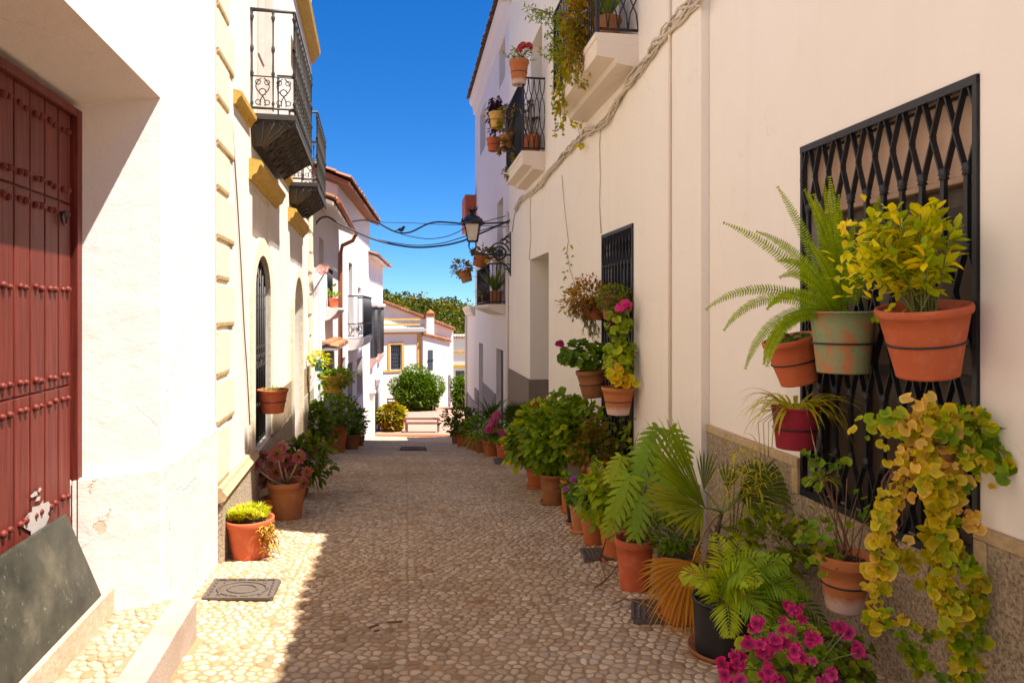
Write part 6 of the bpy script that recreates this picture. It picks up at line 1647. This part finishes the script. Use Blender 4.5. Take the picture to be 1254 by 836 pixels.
P = [RW.pt(x, y, WB + .02) for x, y in ((722, 384), (712, 372), (705, 352), (698, 330), (694, 310), (696, 295), (692, 262), (690, 240), (688, 215))]; st.col = (.3, .26, .14); st.tube(P, .005, 4)
for (x, y, n) in ((695, 352, 5), (700, 358, 5), (706, 368, 5), (698, 325, 3), (693, 335, 3), (697, 315, 3), (695, 300, 2), (692, 378, 4)):
    for k in range(n): leafstrip(lf, RW.pt(x + q.gauss(0, 3), y + q.gauss(0, 3), WB + .04), V((q.uniform(-1, 1), -.2, q.uniform(-.6, .4))), V((-.5, -.7, .4)), .085, .035, 'ov', .3, .15, vary((.16, .25, .03), .2, q))
foliage(c, lf, st)

# ---- sunny side
b = gp(306, 682)
r, top, q, lf, st, fl = potted('nearest terracotta pot on the sunny side with spiky lime succulents', b, .195, .325, 'terra_red', GL, 80, rim=.17, taper=.7)
for k in range(36):
    c = top + V((q.uniform(-.14, .14), q.uniform(-.14, .14), q.uniform(.02, .09))); n_ = UP + rv(q) * .45
    for j in range(20):
        a = j * 2.4; e = q.uniform(.5, 1.6); strap(lf, c, V((math.cos(a), math.sin(a), e)) + n_ * .3, .085, .014, .3, vary((.30, .36, .04), .25, q), None, 4, q)
for k in range(26): trail(lf, st, top + V((.10 + q.uniform(0, .09), -.05 + q.uniform(-.09, .1), .03)), q.uniform(.08, .3), V((.06, -.02, 0)), 11, .016, [(.45, .26, .06), (.3, .2, .06), (.4, .34, .08)], q, lw=.7)
foliage(r, lf, st)
b = gp(336, 634)
r, top, q, lf, st, fl = potted('small scalloped-rim terracotta pot tucked behind the lime succulents', b, .13, .22, 'terra_red', GL, 81)
foliage(r, lf, st); m = MB(); m.col = (.1, .1, .03); 
bush(m, top + UP * .02, (.1, .1, .04), 60, .04, .02, [OLIVE, (.3, .2, .06)], r=q); m.build('foliage', M['leaf'], r)
b = gp(352, 634)
r, top, q, lf, st, fl = potted('wide terracotta pot with purple aeonium rosettes on pale stems', b, .21, .40, 'terra_brown', GL, 82, rim=.14, taper=.68)
d0 = top.y
for i, (x, y, R) in enumerate(((312, 570, .10), (322, 560, .085), (340, 556, .1), (350, 565, .095), (338, 578, .09), (358, 572, .09), (352, 592, .095), (318, 582, .10), (376, 578, .07), (345, 548, .08), (366, 560, .08), (332, 568, .08), (308, 556, .075), (326, 590, .08), (372, 592, .075))):
    c = at(x, y, d0 + q.uniform(-.25, .12)); nn = V((q.uniform(-.3, .4), -.85, .5)); rosette(lf, c, nn, R * 1.15, 34, (.34, .24, .05), q.choice([(.42, .07, .13), (.32, .05, .12), (.5, .18, .24)]), q)
    stem(st, top + V((q.uniform(-.06, .06), q.uniform(-.06, .06), 0)), c - nn * .03, .011, -.05, 6, (.42, .34, .2), .7, 6)
foliage(r, lf, st, leaf='petal')
b = gp(374, 606); b.x -= .12
r, top, q, lf, st, fl = potted('pot of drooping dark green leaves behind the purple aeonium', b, .2, .34, 'terra_brown', GL, 83)
bush(lf, at(372, 560, top.y), (.34, .3, .26), 620, .12, .05, [(.08, .14, .02), (.05, .1, .016), (.13, .18, .03)], r=q, droop=.7)
for k in range(16): strap(lf, top + UP * .05, V((q.uniform(.1, 1), -.5, .5)), q.uniform(.4, .65), .03, 2.2, (.1, .16, .03), None, 7, q)
foliage(r, lf, st)
specs = [(390, 562, .2, .36, 'terra_brown', 'brown pot leaning by the wall below the dense green shrubs', (383, 520), (.4, .35, .45)), (410, 554, .3, .62, 'terra', 'largest terracotta urn on the sunny side under dense green shrubs', (405, 505), (.62, .5, .62)), (431, 550, .22, .4, 'terra_brown', 'farthest pot on the sunny side with a dark green shrub', (425, 515), (.42, .4, .5))]
for i, (x, y, rt, h_, mt, lb, (fx_, fy_), R) in enumerate(specs):
    b = gp(x, y); r, top, q, lf, st, fl = potted(lb, b, rt, h_, mt, GL, 84 + i, rim=.14)
    bush(lf, at(fx_, fy_, top.y), R, 620, .14, .075, [(.06, .13, .018), (.09, .18, .022), (.13, .2, .03)], r=q); foliage(r, lf, st)
b = gp(440, 546)
r, top, q, lf, st, fl = potted('low pot with a dusky red-leaved plant against the tall house', b, .16, .25, 'terra_brown', GL, 88)
bush(lf, at(436, 530, top.y), (.32, .3, .36), 300, .12, .06, [(.16, .05, .04), (.1, .1, .03)], r=q); foliage(r, lf, st)
# hung on the sunny side
b = LW.pt(334, 505, .17)
r, top, q, lf, st, fl = potted('terracotta half pot hung on the wall by the arched window', b, .165, .26, 'terra_red', 'pots hung on the sunny wall', 90, ring=LW.pt(324, 492, 0), rim=.14, taper=.7)
for k in range(90): a = q.uniform(0, 6.28); strap(lf, top + V((q.uniform(-.08, .08), q.uniform(-.08, .08), 0)), V((math.cos(a), math.sin(a), q.uniform(.6, 2))), q.uniform(.06, .14), .010, 1.0, (.09, .17, .06), None, 4, q)
foliage(r, lf, st)
b = LW2.pt(409, 480, .45)
r, top, q, lf, st, fl = potted('ochre bowl of bushy green leaves hung high above the shrubs', b, .26, .36, 'ochrepot', 'pots hung on the sunny wall', 91, ring=LW2.pt(404, 470, 0), rim=.12, taper=.6)
bush(lf, at(410, 463, top.y), (.36, .3, .2), 460, .11, .06, [(.16, .26, .03), (.1, .2, .022)], r=q); foliage(r, lf, st)
b = LW2.pt(391, 454, .3)
r, top, q, lf, st, fl = potted('little teal pot with a bright yellow-green plant on the sunny wall', b, .11, .2, 'tealpot', 'pots hung on the sunny wall', 92, ring=LW2.pt(389, 449, 0))
bush(lf, at(391, 441, top.y), (.2, .18, .15), 220, .08, .045, [(.4, .42, .03), (.28, .36, .03)], r=q); foliage(r, lf, st)
b = V(LW2.p(o2[0] - .12, .18, o2[2] - .018))
r, top, q, lf, st, fl = potted('small terracotta pot with an upright plant on the corbel of the low house window', b, .13, .24, 'terra_red', 'pots hung on the sunny wall', 93)
shoots(lf, st, top, top + UP * .18, (.16, .14, .28), 7, 8, .11, .05, [(.2, .32, .03), (.14, .25, .025)], r=q); foliage(r, lf, st)
c = thing('hanging_flowers', LW2.pt(394, 334, .25), 'pale pink flower garland hanging under the shaded eave of the low house', 'flowers'); q = random.Random(94); fl, st = MB(), MB()
for k in range(40): floret(fl, LW2.pt(394 + q.gauss(0, 4), 329 + q.gauss(0, 1.6), .2), V((.4, -.8, .2)) + rv(q) * .4, .045, vary((.75, .42, .38), .2, q), (.6, .25, .2), q)
st.col = (.2, .2, .1); st.tube([LW2.pt(388, 327, .02), LW2.pt(394, 331, .2), LW2.pt(401, 328, .02)], .012, 4); foliage(c, None, st, fl)

# ---- balconies on the shaded side
p = RW.p
b = p(7.42, WB + .26, ZB1 + .004)
r, top, q, lf, st, fl = potted('brown pot with upright strap leaves at the near corner of the closer flower balcony', b, .155, .25, 'terra_brown', GB, 100)
for k in range(34): a = q.uniform(0, 6.28); strap(lf, top, V((math.cos(a) * .5, math.sin(a) * .5, 1)), q.uniform(.3, .6), .03, .5, vary((.12, .2, .03), .2, q), None, 6, q)
foliage(r, lf, st)
eb = WB + .47 + .07
def basket(label, u, z, seed, mt='terra_brown', rt=.13, h_=.22, grp=GB, w=WB + .24, tilt=None):
    b = p(u, w, z); return potted(label, b, rt, h_, mt, grp, seed, ring=p(u, WB + .44, z + .12), T=tilt)
r, top, q, lf, st, fl = basket('railing pot with reddish-green trailing foliage, nearest on the closer flower balcony', 7.75, ZB1 + .45, 101)
bush(lf, at(716, 28, top.y - .05), (.28, .22, .32), 700, .08, .035, [(.2, .22, .03), (.13, .18, .025), (.3, .24, .05), (.24, .12, .05)], r=q, droop=.7)
bush(lf, at(703, 70, top.y + .2), (.22, .18, .30), 420, .075, .035, [(.2, .24, .03), (.13, .18, .025), (.26, .22, .06)], r=q, droop=.7); bush(lf, at(726, 10, top.y - .08), (.2, .18, .2), 260, .075, .035, [(.22, .22, .03), (.3, .2, .06)], r=q, droop=.7)
for k in range(36): trail(lf, st, at(q.uniform(694, 732), q.uniform(20, 62), top.y - .12), q.uniform(.15, .45), V((q.uniform(-.06, .06), 0, 0)), 13, .025, [(.26, .24, .04), (.18, .22, .03), (.36, .22, .12)], q, lw=.6)
foliage(r, lf, st)
r, top, q, lf, st, fl = basket('railing pot with long lime trailing strands, farther on the closer flower balcony', 8.7, ZB1 + .3, 102)
bush(lf, at(697, 55, top.y - .05), (.22, .2, .34), 420, .08, .04, [(.2, .26, .03), (.13, .2, .025), (.3, .32, .04)], r=q, droop=.7)
for (x, y0, y1) in ((690, 60, 150), (687, 70, 165), (694, 60, 130), (684, 90, 140), (682, 95, 125), (698, 60, 110), (678, 95, 165)):
    trail(lf, st, at(x, y0, top.y - .12), (y1 - y0) / F * top.y, V((0, 0, 0)), int((y1 - y0) / 4), .03, [(.3, .33, .03), (.38, .36, .04), (.2, .27, .03)], q)
foliage(r, lf, st)
r, top, q, lf, st, fl = basket('light green sprawling shrub at the far end of the closer flower balcony', 9.0, ZB1 + .62, 103)
for (x, y) in ((650, 12), (645, 20), (642, 8), (660, 22), (672, 30), (668, 45), (676, 55), (660, 68), (672, 72), (655, 15), (668, 12), (680, 20)):
    tp = at(x, y, top.y + q.uniform(-.1, .3)); stem(st, top, tp, .006, .06, 6, (.2, .22, .06), .5, 4)
    for j in range(26): leafstrip(lf, tp.lerp(top, q.random() * .35) + rv(q) * .05, rv(q) + UP * .2, UP + rv(q) * .5, .07, .022, 'lan', .2, .15, vary(q.choice([(.16, .26, .03), (.2, .3, .04), (.12, .2, .025)]), .2, q))
foliage(r, lf, st)
# small tuft rooted under the slab
c = thing('wall_plant', p(8.3, WB + .05, 2.2), 'little yellow-green tuft sprouting from the cable bundle under the closer balcony', 'plant', GB); q = random.Random(104); lf, st = MB(), MB()
P = [RW.pt(x, y, WB + .06) for x, y in ((706, 150), (709, 162), (711, 176))]; st.col = (.2, .2, .06); st.tube(P, .004, 4)
for (x, y, n) in ((704, 155, 14), (711, 178, 9)):
    for k in range(n): roundleaf(lf, RW.pt(x + q.gauss(0, 3.5), y + q.gauss(0, 3), WB + .08), V((-.4, -.7, .4)) + rv(q) * .5, .026, vary((.34, .34, .04), .15, q), rr=q)
foliage(c, lf, st)
# farther balcony
r, top, q, lf, st, fl = potted('two-tone terracotta pot with pink flowers hung from the farther balcony rail', p(12.05, WB + .42 + .04, 3.98), .17, .42, 'saltfoot', GB, 105, ring=p(12.05, WB + .3, 4.06), rim=.2, taper=.7)
shoots(lf, st, top, top + UP * .14, (.34, .25, .22), 16, 12, .07, .028, [(.14, .24, .03), (.2, .26, .04)], r=q)
for k in range(6): umbel(fl, st, top, top + V((q.uniform(-.1, .2), q.uniform(-.1, .05), q.uniform(.2, .34))), .055, 12, (.75, .14, .12), (.5, .05, .05), .03, q)
foliage(r, lf, st, fl)
r, top, q, lf, st, fl = potted('ochre clay pot of small succulents held out from the farther balcony', p(13.55, WB + .42 + .22, 3.62), .17, .30, 'ochrepot', GB, 106, ring=p(13.55, WB + .38, 3.8), taper=.7)
for k in range(14): rosette(lf, top + V((q.uniform(-.1, .1), q.uniform(-.1, .1), .04)), UP + rv(q) * .6, .07, 14, (.2, .25, .06), (.13, .19, .05), q)
foliage(r, lf, st)
r, top, q, lf, st, fl = potted('red clay pot with a hanging purple-leaved plant, outermost on the farther balcony', p(13.8, WB + .42 + .26, 3.22), .15, .26, 'terra_red', GB, 107, ring=p(13.8, WB + .4, 3.4))
for k in range(26): trail(lf, st, at(q.uniform(598, 612), q.uniform(116, 135), top.y - .06 + q.uniform(-.15, .15)), q.uniform(.25, .68), V((0, 0, 0)), 11, .05, [(.07, .015, .04), (.11, .025, .06), (.05, .01, .03)], q, lw=.8)
foliage(r, lf, st, leaf='petal')
r, top, q, lf, st, fl = potted('terracotta pot of dry leggy aeoniums on the floor of the farther balcony', p(12.18, WB + .22, ZB2 + .004), .165, .30, 'terra', GB, 108)
for k in range(12):
    c = top + V((q.uniform(-.25, .16), q.uniform(-.1, .2), q.uniform(.3, .62))); stem(st, top, c, .012, .0, 5, (.3, .24, .16), .7, 5); rosette(lf, c, UP + rv(q) * .7, .085, 18, (.12, .1, .05), (.09, .06, .04), q)
foliage(r, lf, st)
r, top, q, lf, st, fl = basket('railing planter of trailing brown and grey succulents on the farther balcony', 13.0, ZB2 + .3, 109, w=WB + .42 + .12)
for k in range(34):
    c = at(q.uniform(612, 636), q.uniform(128, 198), top.y + q.uniform(-.15, .2)); rosette(lf, c, V((-.5, -.7, .3)) + rv(q) * .5, q.uniform(.07, .12), 16, q.choice([(.16, .14, .05), (.2, .17, .1)]), q.choice([(.12, .06, .04), (.3, .24, .16), (.14, .18, .04)]), q)
    if k % 2: stem(st, top, c, .008, .0, 5, (.26, .2, .13), .7, 4)
foliage(r, lf, st)
r, top, q, lf, st, fl = potted('pale trailing succulent on the farther balcony beside its door', p(12.5, WB + .1, ZB2 + .004), .11, .2, 'terra_brown', GB, 110)
bush(lf, top + V((0, 0, .14)), (.16, .14, .18), 260, .07, .03, [(.3, .3, .2), (.2, .24, .12)], r=q); foliage(r, lf, st)
c = thing('wall_plant', RW.pt(641, 208, WB + .4), 'dark tuft growing under the outer edge of the farther balcony', 'plant', GB); lf = MB(); bush(lf, at(624, 212, 13.6), (.14, .12, .11), 120, .07, .04, [(.13, .12, .04), (.1, .14, .03)], r=q); foliage(c, lf)
# cool-white house balcony
GC = 'pots on the small balcony behind the lantern'
r, top, q, lf, st, fl = potted('dark brown pot with tall sword leaves behind the lantern', p(17.6, .22, .204), .20, .34, 'terra_brown', GC, 111)
for k in range(46): a = q.uniform(0, 6.28); strap(lf, top, V((math.cos(a) * .7, math.sin(a) * .7, q.uniform(.6, 1.6))), q.uniform(.5, .9), .05, .35, vary((.12, .2, .03), .25, q), None, 6, q)
for k in range(3): stem(st, top, top + V((q.uniform(-.3, .2), 0, .85)), .012, 0, 4, (.25, .28, .06), .6, 4); umbel(fl, st, top, top + V((q.uniform(-.35, .3), -.1, .8)), .06, 9, (.7, .5, .04), (.6, .35, .02), .04, q)
foliage(r, lf, st, fl)
r, top, q, lf, st, fl = potted('small planter of yellow-green leaves at the rail behind the lantern', p(18.9, .3, .204), .15, .26, 'terra_brown', GC, 112)
for k in range(40): a = q.uniform(0, 6.28); strap(lf, top, V((math.cos(a), math.sin(a), q.uniform(.4, 1.2))), q.uniform(.3, .5), .035, 1.0, vary((.24, .29, .05), .2, q), None, 6, q)
foliage(r, lf, st)
r, top, q, lf, st, fl = potted('terracotta pot tipped outward on the rail just below the lantern glass', p(18.6, .56, 1.22), .23, .36, 'terra', GC, 113, ring=p(18.6, .4, 1.3), T=Matrix.Rotation(.35, 3, V((0, 1, 0))))
bush(lf, top + V((.1, 0, .08)), (.4, .3, .14), 220, .13, .06, [(.2, .2, .04), OLIVE, (.2, .12, .05)], r=q); foliage(r, lf, st)
r, top, q, lf, st, fl = potted('pinkish terracotta pot with wilted flowers, outermost below the lantern', p(19.4, .78, .85), .2, .34, 'terra_aged', GC, 114, ring=p(19.4, .42, 1.0), T=Matrix.Rotation(-.3, 3, V((0, 1, 0))))
bush(lf, top + V((-.06, 0, .12)), (.32, .28, .2), 260, .12, .05, [(.24, .1, .07), (.14, .17, .04), (.3, .16, .12)], r=q); foliage(r, lf, st)

m = MB(); q = random.Random(200)
for k in range(70):
    d = q.uniform(3.4, 13); s_ = q.choice([-1, 1, 1]); x = right_x(d) - q.uniform(.25, 1.25) ** 1.2 if s_ > 0 else left_x(d) + q.uniform(.1, .7)
    if s_ < 0 and d < 5.2: continue
    leafstrip(m, V((x, d, streetz(x, d) + .022)), V((q.uniform(-1, 1), q.uniform(-1, 1), q.uniform(0, .25))), UP + rv(q) * .3, q.uniform(.025, .06), q.uniform(.012, .03), 'ov', -.1, .3, vary(q.choice([(.3, .18, .06), (.4, .3, .07), (.2, .11, .05), (.5, .1, .2)]), .2, q))
tag(m.build('fallen_leaves', M['leaf_dull'], None), 'scattered dry leaves and petals on the cobbles by the pots', 'leaves', kind='stuff')
# ================================================================ CAMERA, SUN, SKY
cam = bpy.data.cameras.new('camera'); co = bpy.data.objects.new('camera', cam); COL.objects.link(co)
co.location = (0, 0, 0); co.rotation_euler = (math.radians(90), 0, 0)
cam.sensor_width = 36; cam.lens = 36 * F / 1254; cam.shift_y = -(418 - CY) / 1254; cam.clip_start = .05; cam.clip_end = 2000; S.camera = co
sv = V((-1, .28, -2.25)).normalized()
sun = bpy.data.lights.new('sun', 'SUN'); sun.energy = SUN_E; sun.angle = math.radians(.5); sun.color = (1, .945, .88)
so = bpy.data.objects.new('sun', sun); COL.objects.link(so); so.rotation_euler = sv.to_track_quat('-Z', 'Y').to_euler(); so.location = (6, -3, 14)
w = bpy.data.worlds.new('World'); S.world = w; w.use_nodes = True; nt = w.node_tree; bg = nt.nodes['Background']
sk = nt.nodes.new('ShaderNodeTexSky'); sk.sky_type = 'NISHITA'; sk.sun_disc = False; sk.sun_elevation = math.asin(-sv.z); sk.sun_rotation = math.atan2(-sv.x, -sv.y)
sk.air_density = 1.0; sk.dust_density = .3; sk.ozone_density = 2.5; sk.altitude = 600
tc = nt.nodes.new('ShaderNodeTexCoord'); ad = nt.nodes.new('ShaderNodeVectorMath'); ad.operation = 'ADD'; ad.inputs[1].default_value = (0, 0, .035); nt.links.new(tc.outputs['Generated'], ad.inputs[0])
nm = nt.nodes.new('ShaderNodeVectorMath'); nm.operation = 'NORMALIZE'; nt.links.new(ad.outputs[0], nm.inputs[0]); nt.links.new(nm.outputs[0], sk.inputs['Vector'])
hs = nt.nodes.new('ShaderNodeHueSaturation'); hs.inputs['Saturation'].default_value = 1.4; nt.links.new(sk.outputs[0], hs.inputs['Color'])
ml = nt.nodes.new('ShaderNodeMix'); ml.data_type = 'RGBA'; ml.blend_type = 'MULTIPLY'; ml.inputs[0].default_value = 1; ml.inputs[7].default_value = (.68, .98, 1.25, 1); nt.links.new(hs.outputs[0], ml.inputs[6])
nt.links.new(ml.outputs[2], bg.inputs['Color']); bg.inputs['Strength'].default_value = SKY_S
S.view_settings.view_transform = 'Standard'; S.view_settings.look = 'None'; S.view_settings.exposure = EXPO; S.view_settings.gamma = 1; S.view_settings.use_curve_mapping = False
S.render.engine = 'CYCLES'; cy = S.cycles; cy.max_bounces = 9; cy.diffuse_bounces = 7; cy.glossy_bounces = 2; cy.transmission_bounces = 4; cy.transparent_max_bounces = 4; cy.use_denoising = True
cy.sample_clamp_indirect = 8; cy.caustics_reflective = False; cy.caustics_refractive = False
try: cy.denoiser = 'OPENIMAGEDENOISE'; cy.denoising_input_passes = 'RGB_ALBEDO_NORMAL'
except Exception: pass
